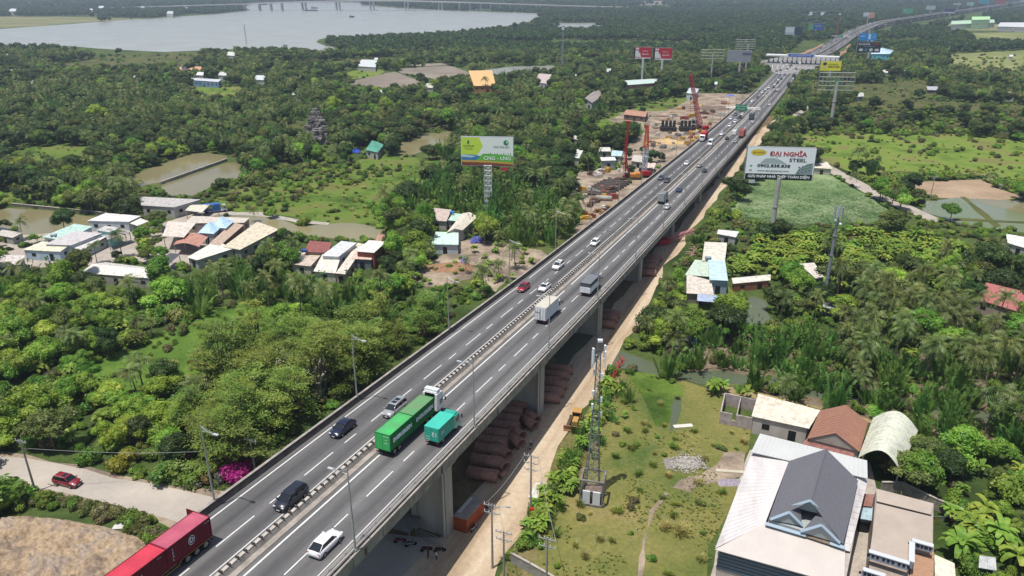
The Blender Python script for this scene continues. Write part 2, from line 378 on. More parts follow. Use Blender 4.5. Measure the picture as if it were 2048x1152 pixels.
patch('pond_dyke.001', [(1905, 436), (2060, 444), (2060, 448), (1905, 441)], .11, m_brush, .3, 4)
patch('brown_pool', [(1950, 397), (2120, 406), (2120, 440), (2040, 425), (1960, 405)], .075, m_pond)
patch('creek', [(1105, 705), (1160, 640), (1215, 655), (1240, 700), (1300, 722), (1370, 742), (1440, 742), (1500, 752), (1500, 770), (1400, 770), (1320, 752), (1250, 738), (1200, 735), (1120, 735)], .045, m_dark)
patch('creek.001', [(1495, 752), (1540, 752), (1640, 765), (1760, 790), (2100, 850), (2100, 862), (1750, 806), (1600, 790), (1495, 770)], .04, m_dark, veg=True)
patch('swamp_mud', [(1330, 700), (1380, 680), (1500, 668), (1650, 670), (1800, 700), (2120, 740), (2120, 900), (1900, 880), (1700, 830), (1540, 790), (1420, 770), (1340, 750)], .025, sheetmat('swamp_mud', ['4d4733', '6a5f4c', '85766a'], .15, scale2=1.5), 1, 4, veg=True)
patch('side_creek', [(1468, 622), (1480, 604), (1505, 592), (1540, 605), (1545, 640), (1510, 655), (1480, 648)], .05, m_dark)
patch('side_creek.001', [(1365, 650), (1400, 645), (1475, 622), (1500, 652), (1450, 672), (1395, 690), (1375, 740), (1350, 735), (1350, 680)], .048, m_dark, veg=True)
# bare ground
patch('sandy_track', [(930, 1300), (1035, 1080), (1066, 1015), (1104, 930), (1142, 862), (1195, 775), (1240, 705), (1283, 640), (1325, 545), (1370, 478), (1435, 400), (1478, 338), (1540, 262), (1552, 238), (1520, 262),
      (1440, 350), (1340, 470), (1200, 655), (1050, 860), (900, 1060), (700, 1300)], .09, m_sand, 1.2, 5)
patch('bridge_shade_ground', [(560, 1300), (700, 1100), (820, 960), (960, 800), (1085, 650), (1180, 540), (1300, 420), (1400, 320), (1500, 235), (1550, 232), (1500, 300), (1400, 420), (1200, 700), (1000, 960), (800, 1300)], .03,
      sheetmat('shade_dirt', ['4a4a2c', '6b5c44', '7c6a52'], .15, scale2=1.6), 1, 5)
patch('crossing_road', [(-60, 903), (60, 917), (170, 940), (230, 957), (300, 968), (420, 992), (560, 1030), (760, 1065), (905, 1080), (935, 1100), (880, 1250), (700, 1200), (560, 1130), (420, 1065), (330, 1037), (230, 1010), (150, 990), (80, 974), (-60, 955)], .07,
      sheetmat('dusty_road', ['968f86', 'a39b91', 'aea69a'], .08, scale2=1.2, amt2=.08), .6, 5)
patch('road_shoulder', [(-60, 896), (60, 908), (170, 930), (230, 947), (300, 960), (420, 978), (560, 1020), (560, 1142), (420, 1078), (330, 1046), (230, 1020), (150, 1000), (80, 986), (-60, 966)], .035, m_dirt, 1.0, 4)
patch('construction_ground', [(1112, 500), (1150, 462), (1168, 432), (1160, 402), (1142, 375), (1150, 345), (1235, 340), (1245, 300), (1290, 262), (1215, 240), (1255, 222), (1330, 222), (1370, 205), (1385, 186), (1500, 188), (1512, 180), (1530, 190), (1490, 232), (1422, 286), (1330, 352), (1240, 422), (1190, 465), (1110, 520)], .05, m_dirt, 1.5, 5)
patch('cleared_dirt', [(800, 565), (815, 545), (870, 520), (900, 495), (935, 480), (1010, 488), (1085, 500), (1100, 515), (1050, 545), (990, 585), (960, 555), (900, 572), (840, 575)], .05, m_dirt, 1.2, 4)
patch('compound_yard', [(275, 500), (300, 455), (390, 425), (430, 415), (470, 425), (560, 435), (560, 465), (480, 500), (420, 530), (330, 540), (260, 520), (185, 530), (20, 540), (-20, 470), (60, 466), (170, 440), (280, 432)], .03, m_yard, 1, 4)
patch('pond_bank', [(440, 425), (520, 424), (600, 440), (660, 446), (655, 450), (600, 447), (515, 430), (440, 430)], .07, m_conc, .3, 5)
patch('fallow_plot', [(1826, 364), (1962, 359), (2004, 380), (2060, 396), (2000, 402), (1828, 393)], .04, sheetmat('fallow', ['7f6a55', '94806a', 'a38f78'], .06, scale2=1), .8, 5)
patch('village_path', [(1634, 332), (1655, 328), (1700, 352), (1760, 384), (1888, 441), (1868, 447), (1740, 392), (1690, 363)], .06, m_yard, .3, 6)
patch('side_road', [(1570, 246), (1580, 243), (1626, 213), (1617, 211), (1590, 226)], .05, m_yard, .3, 8)
patch('thin_lane', [(1744, 544), (1860, 545), (2000, 549), (2000, 553), (1860, 550), (1744, 548)], .05, m_conc, .2, 6)
patch('embankment_soil', [(1596, 110), (1632, 104), (1652, 90), (1646, 88), (1610, 102)], .05, sheetmat('red_soil', ['8a6a54', '9c7c64'], .03), 3, 15)
patch('embankment_soil.001', [(1674, 112), (1692, 112), (1706, 92), (1698, 88)], .05, sheetmat('red_soil', ['8a6a54', '9c7c64'], .03), 3, 15)
patch('pale_quarry', [(1240, 6), (1300, 2), (1360, 3), (1340, 9), (1270, 10)], .05, m_mud, 4, 40)
patch('sand_flat', [(1890, 46), (2060, 50), (2060, 62), (1900, 60)], .05, sheetmat('flat', ['6a7048', '7d7b56', '8d8668'], .01), 4, 30)
# open fields: bushes only
FIELD = []
def field(name, px, z, m, **kw):
    FIELD.append(px); return sheet(name, px, z, m, 2.0, 6, len(FIELD)+50, **kw)
field('meadow', [(430, 400), (470, 372), (600, 352), (700, 325), (760, 305), (830, 315), (905, 325), (900, 345), (830, 370), (800, 400), (770, 430), (760, 452), (640, 446), (560, 432), (440, 422)], .02, m_grass)
field('meadow.001', [(1600, 268), (1640, 252), (1760, 256), (1900, 258), (2120, 270), (2120, 372), (1960, 350), (1840, 345), (1700, 345), (1640, 320), (1590, 300)], .02, m_lime)
field('meadow.002', [(-40, 400), (0, 380), (70, 380), (60, 400), (0, 412)], .02, m_grass)
field('meadow.003', [(360, 180), (420, 168), (500, 176), (480, 200), (400, 200)], .02, m_lime)
field('meadow.004', [(620, 160), (700, 140), (770, 138), (760, 152), (690, 160), (640, 172)], .02, m_lime)
field('meadow.005', [(1150, 268), (1220, 230), (1300, 205), (1370, 190), (1390, 200), (1330, 225), (1250, 255), (1190, 285)], .02, m_grass)
field('scrub_field', [(1600, 252), (1640, 215), (1720, 200), (1800, 195), (2120, 215), (2120, 268), (1900, 255), (1700, 252)], .015, m_brush)
field('scrub_field.001', [(90, 130), (250, 108), (400, 106), (400, 125), (330, 140), (150, 148)], .02, m_brush)
field('forest_glade', [(180, 745), (225, 700), (300, 668), (370, 650), (400, 625), (480, 605), (575, 612), (600, 640), (540, 675), (470, 700), (400, 740), (330, 765), (220, 790)], .02, sheetmat('glade_grass', ['3b531e', '4e6928', '627a34'], .08, bump=.2, scale2=2.2, amt2=.35))
field('dry_lawn', [(1215, 790), (1245, 740), (1300, 750), (1420, 778), (1450, 800), (1440, 830), (1500, 850), (1500, 900), (1480, 1000), (1420, 1160), (1400, 1300), (950, 1300), (1030, 1110), (1120, 960), (1180, 860)], .02, m_lawn)
field('pale_field', [(1900, 108), (2060, 100), (2060, 152), (1960, 152), (1890, 130)], .02, sheetmat('pale_field', ['56653a', '757a4a', '8b8a5c'], .02))
field('pale_field.001', [(1690, 168), (1850, 158), (1870, 190), (1760, 200), (1700, 190)], .02, m_brush)
field('pale_field.002', [(1930, 66), (2060, 64), (2060, 92), (1950, 88)], .02, sheetmat('pale_field', ['56653a']))
field('pale_field.003', [(640, 122), (800, 112), (830, 122), (760, 132), (660, 136)], .02, m_brush)
field('meadow.006', [(20, 300), (120, 285), (200, 300), (190, 330), (80, 345), (10, 335)], .02, m_grass)
field('meadow.007', [(560, 250), (600, 240), (620, 262), (600, 285), (560, 280)], .02, m_brush)
field('dry_strip', [(1440, 770), (1560, 790), (1640, 805), (1740, 820), (1850, 850), (1840, 870), (1700, 835), (1560, 805), (1440, 790)], .02, sheetmat('dry_strip', ['6b6a40', '8a7d58', '9b8c68'], .1))
field('green_pool_edge', [(1250, 742), (1300, 745), (1370, 772), (1360, 800), (1330, 860), (1305, 850), (1290, 800)], .03, m_grass)
field('marsh_island', [(1350, 640), (1390, 590), (1440, 560), (1480, 590), (1455, 630), (1400, 645)], .02, m_grass)
NOVEG.append([(1462, 440), (1478, 400), (1510, 362), (1560, 350), (1640, 347), (1665, 352), (1800, 432), (1760, 447), (1600, 450)])
sheet('lotus_pond', NOVEG[-1], .05, sheetmat('lotus_mat', ['486038', '6b7f52', '8a9670'], .04, scale2=3.5, amt2=.45, rough=.6), 1, 5, 7)
sheet('hedge_soil', [(1240, 745), (1262, 750), (1200, 880), (1130, 1000), (1075, 1110), (1040, 1180), (1000, 1260), (960, 1240), (1035, 1080), (1066, 1015), (1104, 930), (1142, 862), (1195, 775)], .04, sheetmat('hedge_soil', ['4a5128', '6b6540', '8a7a5c'], .2, scale2=2), .8, 3, 11)['kind'] = 'structure'
sheet('footpath', [(1268, 1300), (1276, 1152), (1284, 1080), (1300, 1020), (1330, 985), (1338, 988), (1308, 1026), (1292, 1082), (1285, 1152), (1280, 1300)], .05, m_dirt, .25, 1.5, 3)
sheet('worn_ground', [(1345, 975), (1400, 950), (1450, 905), (1490, 905), (1490, 950), (1420, 970), (1380, 985)], .045, m_dirt, .8, 2, 4)
sheet('wet_ditch', [(1348, 790), (1362, 795), (1358, 830), (1345, 862), (1338, 860), (1345, 825)], .05, m_dark, .5, 2, 4)

# sand heap at the bottom left: an uneven mound
b = MB(); N = 150; P0, P1, P2, P3 = G(-150, 1010), G(430, 1080), G(330, 1400), G(-150, 1400)
vs = []
hp = [(-60, 1036), (90, 1030), (200, 1050), (300, 1082), (345, 1108), (330, 1150), (300, 1400), (-60, 1400)]; hw = [tuple(G(*q))[:2] for q in hp]
for j in range(N):
    for i in range(N):
        u, v = i/(N-1), j/(N-1); q = P0.lerp(P1, u).lerp(P3.lerp(P2, u), v)
        ed = min(((Vector(q[:2])-Vector(hw[k])).dot((Vector((hw[(k+1) % 8][1]-hw[k][1], -(hw[(k+1) % 8][0]-hw[k][0])))).normalized())) for k in range(8))
        e = max(0, min(1, ed/2.5)) if inside(q.x, q.y, hw) else 0
        h = e*(.6+1.7*noise.fractal(q*.16, 1, 2, 4)+.5*abs(noise.noise(q*.45))+.75*abs(noise.fractal(q*.7, 1, 2, 3))+.28*noise.noise(q*2.6))
        vs.append((q.x, q.y, h-.05 if e == 0 else max(h, .02)))
b.faces(vs, [(j*N+i, (j+1)*N+i, (j+1)*N+i+1, j*N+i+1) for j in range(N-1) for i in range(N-1)])
o = b.build('sand_heap', sheetmat('heap_soil', ['5a4d44', '857567', 'a08c72', '94867a', 'a8987f'], .16, bump=.35, scale2=1.6, amt2=.5)); o['kind'] = 'structure'
for p in o.data.polygons: p.use_smooth = True
NOVEG.append(hp)
CLEAR = [[(1240, 665), (1330, 520), (1440, 370), (1520, 262), (1548, 240), (1548, 262), (1482, 345), (1376, 480), (1328, 560), (1290, 648)], [(236, 362), (290, 340), (387, 306), (455, 312), (484, 326), (484, 350), (430, 366), (385, 388), (330, 388), (322, 368), (280, 372)], [(436, 428), (510, 432), (560, 438), (600, 452), (640, 452), (680, 448), (735, 452), (760, 460), (757, 472), (700, 478), (640, 470), (575, 462), (540, 450)], [(20, 418), (90, 422), (190, 436), (180, 446), (120, 462), (30, 466)], [(1852, 402), (1925, 396), (2060, 410), (2060, 445), (1985, 452), (1900, 438)], [(1490, 395), (1560, 356), (1640, 352), (1700, 377), (1785, 428), (1750, 440), (1600, 445), (1500, 438)], [(800, 137), (930, 135), (945, 148), (870, 156)], [(690, 165), (790, 146), (840, 163), (760, 172)], [(1120, 760), (1200, 770), (1060, 1010), (960, 1152)], [(1480, 612), (1505, 594), (1540, 608), (1540, 635), (1510, 650)]]
# ---------------------------------------------------------------- the viaduct and the road beyond it
RO, RD, RR = Vector((-28.0, 69.6)), Vector((.4022, .9156)), Vector((.9156, -.4022)); RANG = math.atan2(RD.y, RD.x)
def zdeck(s): return max(.5, 76-interp(69.6+.9156*s, [30, 60, 90, 158, 220, 340, 440, 520, 600, 700], [57.6, 59, 60.6, 64.4, 67, 71.0, 73.4, 74.8, 75.35, 75.5]))
SPL = [(-60, 0)]+[(s, 0) for s in range(-40, 720, 8)]
CURVE = [(728, 1.0), (784, 1.4), (830, 5), (928, 19), (1075, 31), (1220, 41), (1358, 54), (1520, 76), (1680, 105), (1894, 163), (2195, 242), (2600, 348), (3077, 473), (3900, 690), (4800, 930)]
def RP(s, u, dz=0):
    if s > 728: u = u+interp(s, [c[0] for c in CURVE], [c[1] for c in CURVE])
    q = RO+RD*s+RR*u; return Vector((q.x, q.y, (zdeck(s) if s < 780 else zfar(s))+dz))
def zfar(s): return interp(s, [780, 1000, 1350, 1600, 2000, 3000, 5000], [.5, .9, 4.0, 8, 9, 8, 6])
def on_deck(px, py):
    z = 10
    for _ in range(25): P = G(px, py, z); s = (Vector(P[:2])-RO).dot(RD); z = zdeck(s)
    return s, (Vector(P[:2])-RO).dot(RR)
m_asph = sheetmat('asphalt', ['4c4b4c', '605f5f', '747372'], .5, rough=.85, stretch=(1, .015, 1, R(-23.7)), scale2=1.2, amt2=.1, spec=.3)
wheel_tracks(m_asph, (-6.4, -2.5, 3.9, 7.7), RO.dot(RR), .58, 1.6)
m_par = M('parapet_concrete', '8f8880', .85, vary=.25, scale=.7, bump=.05)
m_dpar = M('shaded_parapet', '4a4644', .9, vary=.3, scale=.8, bump=.04)  # left parapet concrete, the shade on its inner face painted in as a dark tone
m_white = M('road_paint', 'c9c9c4', .6, vary=.08, scale=2)
m_steel = M('galvanised_steel', 'a9abab', .45, .5, vary=.12, scale=2)
m_black = M('black_rubber', '17171a', .8)
def strip(b, pts, prof):
    """sweep a cross section (u, dz) along road stations"""
    n = len(prof); v = [RP(s, u, z) for s in pts for (u, z) in prof]
    fs = [(i*n+k, i*n+(k+1) % n, (i+1)*n+(k+1) % n, (i+1)*n+k) for i in range(len(pts)-1) for k in range(n)]
    fs += [tuple(range(n))[::-1], tuple(range((len(pts)-1)*n, len(pts)*n))]
    b.faces(v, fs); return b
S1 = list(range(-60, 560, 8))
def seg_mesh(name, m, parts, lab=None):
    b = MB(VO); parts(b); return b.build(name, m, via)
via = thing('viaduct', 'long grey concrete road viaduct crossing the picture on wall piers, two lanes each way', 'bridge', (RO.x, RO.y, 0))
VO = Vector((RO.x, RO.y, 0))
b = MB(VO); strip(b, S1, [(-9.7, 0), (11.1, 0), (11.1, -.35), (-9.7, -.35)][::-1]); b.build('deck', m_asph, via)
b = MB(VO)
for u in (-8.3, -5.2, -2.1, 1.0, 4.1, 7.2, 9.7): strip(b, S1, [(u-.35, -.352), (u+.35, -.352), (u+.3, -1.9), (u-.3, -1.9)][::-1])
b.build('girders', M('girder_concrete', '8b867d', .85, vary=.2, scale=.3), via)
b = MB(VO); strip(b, S1, [(-9.9, -.6), (-9.35, -.6), (-9.35, .0), (-9.55, .95), (-9.9, .95)]); b.build('parapet', m_dpar, via, label='inner parapet with its shade put into a dark colour')
b = MB(VO); strip(b, S1, [(-9.93, .952), (-9.52, .952), (-9.52, 1.0), (-9.93, 1.0)]); b.build('coping', m_par, via)
b = MB(VO); strip(b, S1, [(9.6, -.3), (10.7, -.3), (10.75, .55), (9.95, .55), (9.7, .08), (9.6, .06)]); strip(b, S1, [(10.75, -1.15), (11.25, -1.15), (11.25, .5), (10.98, .5), (10.98, -.1), (10.75, -.1)]); b.mats = [m_par]; b.mi = [0]*len(b.f); b.mat(M('joint_dark', '4f4a45', .9))
for k in range(-8, 92): b.box(RP(k*6, 11.255, -.33), (.07, .02, 1.6), RANG); b.box(RP(k*6+2.4, 11.254, -.5), (.5, .012, 1.1), RANG) if k % 3 == 0 else None
b.build('parapet', None, via, label='pale stained outer parapet')
b = MB(VO)
for u, z in ((10.3, .85), (10.85, .85)): strip(b, S1, [(u-.05, z-.05), (u+.05, z-.05), (u+.05, z+.05), (u-.05, z+.05)])
for k in range(-20, 180):
    for u in (10.3, 10.85): b.bar(RP(k*3, u, .4), RP(k*3, u, .85), .1)
b.build('guard_rail', m_steel, via)
b = MB(VO); strip(b, S1, [(-.45, .0), (.45, .0), (.25, .5), (-.25, .5)]); strip(b, S1, [(.46, .004), (1.25, .004), (1.25, .02), (.46, .02)]); b.mats = [m_par]; b.mi = [0]*len(b.f); b.mat(M('joint_dark', '4f4a45', .9)); strip(b, S1, [(1.25, .006), (1.36, .006), (1.36, .012), (1.25, .012)]); b.mat(M('median_block', 'a8a29a', .8, vary=.2, scale=1))
for k in range(470):
    s = -40+k*1.25; c = RP(s, 0, .62); b.box(c, (.85, .42, .3), RANG)
b.mat(M('glare_post', '56504b', .8))
for k in range(470):
    s = -40+k*1.25+.62; c = RP(s, 0, .72); b.box(c, (.12, .5, .62), RANG)
b.build('median_barrier', None, via)
b = MB(VO)
def line(u, w_, s0, s1, dz=.006, step=8):
    n = max(1, int((s1-s0)/step)); st = [s0+(s1-s0)*i/n for i in range(n+1)]
    v = [RP(s, q, dz) for s in st for q in (u-w_/2, u+w_/2)]
    b.faces(v, [(2*i, 2*i+1, 2*i+3, 2*i+2) for i in range(n)])
line(-8.5, .2, -55, 700); line(2.0, .24, -55, 700); line(9.2, .12, -55, 700); line(-1.3, .14, -55, 700)
def dashes(u, first, px0):
    for k in range(-4, 48):
        s = first+k*15.6
        if s > 690: break
        line(u, .17, s, s+6.2)
        if s < 330: line(u, .17, s+8.9, s+11.7)
dashes(-4.2, 11.0, 0); dashes(5.8, 10.6, 0)
b.build('lane_markings', m_white, via)
b = MB(VO)
JS = on_deck(1180, 458)[0]; b.faces([RP(JS-.16, -9.3, .01), RP(JS-.16, 9.6, .01), RP(JS+.16, 9.6, .01), RP(JS+.16, -9.3, .01)], [(0, 1, 2, 3)]); b.build('expansion_joint', M('joint', '2c2b2a', .8), via)
# wall piers under the carriageways; the outer one of each pair shows
def s_at(px, py, u=10):
    bs = min(range(-60, 560), key=lambda s: abs(PX(RP(s, u, -2-zdeck(s)*.0))[0]-px)); return bs
PIER = []
for px, py in ((870, 925), (1066, 710), (1186, 590), (1270, 508), (1336, 445), (1392, 388), (1431, 350), (1462, 318), (1488, 290)): PIER.append(s_at(px, py, 7.5))
d0 = PIER[1]-PIER[0]; PIER = [PIER[0]-d0]+PIER
m_pier = M('pier_concrete', 'a29d93', .85, vary=.16, scale=.35, bump=.03, stretch=(1, 1, .25))
for s in PIER:
    z = zdeck(s)-1.9
    for u0, u1 in ((-7.6, -1.8), (3.6, 9.6)):
        b = MB(VO); c = RP(s, (u0+u1)/2); c.z = (z-.35)/2-.5
        b.box(c, (1.5, u1-u0-1.2, z+.3), RANG); ex = c.copy()
        for e in (-1, 1):
            q = RP(s, (u0+u1)/2+e*(u1-u0)/2*.86); q.z = c.z; b.box(q, (2.1, .8, z+.306), RANG)
        b.build('pier', m_pier, via)
    b = MB(VO); q = RP(s, .6); q.z = z-.45; b.box(q, (2.6, 19.2, .9), RANG); b.build('pier_cap', m_pier, via)
    b = MB(VO)
    dp = RP(s-1.25, 9.3); dp.z = z-.9; lo = dp.copy(); lo.z = .3; b.tube([dp, lo], .14, 8)
    b.build('drain_pipe', M('drain_white', 'b9b7b0', .6), via)
NOVEG.append([(380, 1300), (300, 1060), (410, 1010), (1560, 150), (1610, 150), (1500, 300), (1000, 1000), (780, 1300)])
# road at grade, toll plaza and the curve beyond
b = MB()
S2 = list(range(552, 700, 12)); strip(b, S2, [(-9.9, .4), (-9.6, .4), (-9.6, -1.2), (-9.9, -1.2)]); strip(b, S2, [(10.6, .4), (10.9, .4), (10.9, -1.2), (10.6, -1.2)]); 
o = b.build('roadside_barrier', m_par); o['kind'] = 'structure'
b = MB(); strip(b, S2, [(-10, 0), (11, 0), (11, -.45), (-10, -.45)][::-1]); o = b.build('expressway', m_asph); o['kind'] = 'structure'
plz = []
for s, u in ((690, -10), (728, -20), (756, -35), (800, -36), (850, -24), (900, -10)): q = RO+RD*s+RR*u; plz.append((q.x, q.y))
for s, u in ((900, 30), (850, 42), (800, 46), (740, 32), (690, 11)): q = RO+RD*s+RR*u; plz.append((q.x, q.y))
sheet('plaza_paving', plz, .52, sheetmat('plaza', ['6f6d6b', '7e7c79', '8b8986'], .03, scale2=.5, amt2=.1), 0, 10, world=True)
NOVEG.append([PX((x, y, 0)) for x, y in plz])
b = MB()
for i in range(13):
    u = -31+i*5.4
    v = [RP(720+abs(u)*.35, u*.75, .03)-Vector((0, 0, 0)), RP(765, u, .03), RP(765, u+.5, .03), RP(720+abs(u)*.35, u*.75+.4, .03)]
    for q in v: q.z = .535
    b.face(v)
o = b.build('plaza_markings', m_white); o['kind'] = 'structure'
S3 = list(range(880, 4800, 30)); FO = RP(1400, 0); FO.z = 0
far = thing('elevated_expressway', 'distant bend of the expressway curving away to the far right corner behind the toll plaza', 'bridge', FO)
for u0, u1 in ((-12, -1), (1.5, 12)):
    b = MB(FO); strip(b, S3, [(u0, 0), (u1, 0), (u1, -.6), (u0, -.6)][::-1]); b.build('deck', m_asph, far)
for u in (-12.4, 0, 12.1): b = MB(FO); strip(b, S3, [(u, -.5), (u+.4, -.5), (u+.4, .9), (u, .9)]); b.build('barrier', m_par, far)
for s in range(1250, 4600, 70):
    b = MB(FO); q = RP(s, 0); b.box((q.x, q.y, (q.z-.6)/2), (1.6, 18, q.z-.6), RANG); b.build('pier', m_pier, far)
NOVEG.append([PX(RP(s, u, -RP(s, u).z)) for s, u in [(880, -17), (1075, -17), (1358, -20), (1680, -25), (2195, -35), (3077, -40), (4500, -60), (4500, 60), (3077, 40), (2195, 35), (1680, 25), (1358, 20), (1075, 17), (880, 17)]])
# ---------------------------------------------------------------- lamp posts, masts, billboards, poles
def lamp_proto(arms):
    r = thing('street_lamp', 'x', 'street lamp'); b = MB(); b.box((0, 0, .25), (.4, .4, .5)); b.tube([(0, 0, .3), (0, 0, 6), (0, 0, 11.4)], [.13, .10, .06], 8); b.build('pole', m_steel, r)
    q = MB(); q.tube([(0, 0, 11.2), (0, .9, 10.75), (0, 2.0, 10.7)], .05, 6); q.tube([(0, 0, 10.55), (0, .9, 10.7)], .035, 5); q.tube([(0, 0, 11.35), (0, 2.0, 10.75)], .02, 4); q.build('arm', m_steel, r)
    q = MB(); q.box((0, 2.2, 10.7), (.3, .75, .12)); q.build('lamp_head', M('lamp_head', 'bfc3c4', .4, .3), r); return r
LP = lamp_proto(1)
def lamp_row(u, ss, side, yaw):
    for i, s in enumerate(ss):
        lab = f'{ORD[i]} grey street lamp on the {side} parapet, counted from the bottom'
        r = LP if (u < 0 and i == 0) else copy_tree(LP); r.location = RP(s, u, .3); r.rotation_euler = (0, 0, RANG+yaw); r['label'] = lab; r['group'] = f'street lamps along the {side} parapet'
def s_row(pxs, u): 
    out = []
    for px, py in pxs: out.append(min([x*.5 for x in range(-60, 1100)], key=lambda s: (PX(RP(s, u, .6))[0]-px)**2+(PX(RP(s, u, .6))[1]-py)**2))
    return out
sl = s_row([(430, 1003), (714, 797), (895, 657), (1018, 570), (1110, 500), (1180, 447)], -9.7); dl = (sl[5]-sl[0])/5
lamp_row(-9.75, sl+[sl[5]+dl*k for k in range(1, 12)], 'left', -math.pi)
sr = s_row([(715, 1103), (948, 853), (1094, 695), (1192, 595), (1263, 510), (1319, 452)], 10.9); dr = (sr[5]-sr[0])/5
lamp_row(10.9, sr+[sr[5]+dr*k for k in range(1, 12)], 'right', 0)

def lattice(b, z0, z1, w0, w1, cx=0, cy=0, n=8, t=.12, rot=0):
    """square lattice mast with crossed braces"""
    def pt(z, k): 
        w_ = lerp(w0, w1, (z-z0)/(z1-z0))/2; a = rot+math.pi/4+k*math.pi/2; return Vector((cx+math.cos(a)*w_*1.414, cy+math.sin(a)*w_*1.414, z))
    for k in range(4):
        b.bar(pt(z0, k), pt(z1, k), t)
        for i in range(n):
            a = z0+(z1-z0)*i/n; c = z0+(z1-z0)*(i+1)/n; b.bar(pt(a, k), pt(c, k+1), t*.6); b.bar(pt(a, k+1), pt(c, k), t*.6); b.bar(pt(c, k), pt(c, k+1), t*.6)
m_galv = M('lattice_grey', '9ea2a6', .5, .4)
# near telephone mast in its concrete cage
base = G(1183, 1016); base.z = 0; base = G(1184, 985)
r = thing('telephone_mast', 'grey lattice telephone mast with white antenna panels, nearest the camera', 'mast', base)
b = MB(); lattice(b, 1.0, 9, 2.3, 1.4, n=5, t=.1); lattice(b, 9, 20, 1.4, .7, n=9, t=.085); lattice(b, 20, 27, .7, .5, n=7, t=.07); b.tube([(0, 0, 27), (0, 0, 31.5)], .04, 5); b.build('lattice', M('mast_grey', '74777b', .6, .4), r)
for i, (a, z) in enumerate(((math.pi*1.02, 24.3), (math.pi*1.12, 25.0), (-.15, 24.4), (.3, 25.2))):
    q = MB(); q.box((math.cos(a)*.95, math.sin(a)*.9-.2, z), (.5, .22, 2.6), a+math.pi/2); q.bar((0, 0, z), (math.cos(a)*.95, math.sin(a)*.9-.1, z), .08); q.build('antenna_panel', M('antenna_white', 'd6dadb', .5), r)
q = MB(); q.box((.1, 0, 27.3), (.7, .6, .35)); q.build('top_unit', M('antenna_white', 'd6dadb'), r)
for x, z in ((.62, 17.4), (-.6, 16.2), (.65, 14.8), (-.55, 18.5), (.55, 21.5), (-.55, 22)): q = MB(); q.box((x, -.2, z), (.4, .35, .9)); q.build('radio_unit', M('antenna_white', 'd6dadb'), r)
fr = G(1184, 1002, 0); h_ = 4.6
r = thing('equipment_cage', 'open weathered concrete frame around white cabinets at the foot of the mast', 'frame', fr, R(-14))
b = MB(); m_cage = M('cage_concrete', '6f6c68', .9, vary=.4, scale=1.2)
for x in (-1.75, 1.75):
    for y in (-1.3, 1.7): b.box((x, y, h_/2), (.26, .26, h_))
for x in (-1.75, 1.75): b.box((x, .2, h_+.1), (.3, 3.4, .2))
for y in (-1.3, 1.7): b.box((0, y, h_+.1), (3.2, .3, .2)); b.box((0, y, .2), (3.2, .3, .4))
b.build('frame', m_cage, r)
for x in (-.8, .8): q = MB(); q.box((x, -1.25, 1.5), (1.15, .25, 2.5)); q.build('cabinet', M('cabinet_white', 'c6ccd2', .5), r)
q = MB(); q.box((0, .3, 1.3), (3.0, 2.4, 1.6)); q.build('generator', M('rusty_box', '6d5f55', .8, vary=.4, scale=1), r)
# slim monopole right
P0_ = G(1645, 615); r = thing('telephone_mast', 'tall slim grey telephone pole with a crown of antennas over the banana field', 'mast', P0_)
b = MB(); b.tube([(0, 0, 0), (0, 0, 14), (0, 0, 24)], [.5, .38, .28], 12); 
for z in (8, 14, 19): b.tube([(0, 0, z), (0, 0, z+.25)], .5, 12)
b.build('pole', M('mono_grey', '8b9095', .5, .3), r)
for k in range(6):
    a = k*math.pi/3; q = MB(); q.box((math.cos(a)*.95, math.sin(a)*.95, 25.2), (.35, .18, 2.6), a+math.pi/2); q.bar((0, 0, 24), (math.cos(a)*.95, math.sin(a)*.95, 25), .08); q.build('antenna_panel', M('antenna_grey', 'a4a9ae', .5), r)
q = MB(); q.tube([(.5, -.3, 22.2), (.9, -.6, 22.2)], .35, 10); q.tube([(-.6, -.2, 23.2), (-.75, -.5, 23.2)], .25, 10); q.build('dish', M('antenna_white', 'd6dadb'), r)
for px, py, hh, lb in ((1124, 146, 38, 'thin lattice mast with white top, rising from the palms far off'), (493, 88, 24, 'slender mast standing on the river bank left of the bridge piers'), (1672, 78, 34, 'rust-red lattice pylon behind the far billboards')):
    P_ = G(px, py); r = thing('lattice_mast', lb, 'mast', P_); b = MB(); tk = .3 if hh > 30 else .14; lattice(b, 0, hh, 2.0 if hh > 30 else 1.2, .8, n=12, t=tk); b.build('lattice', m_galv if 'rust' not in lb else M('rust_lattice', '8a5a44', .8), r)
    q = MB(); q.box((0, 0, hh+.8), (2.2, 1.5, 2.4)); q.build('antenna', M('antenna_white', 'd6dadb'), r)
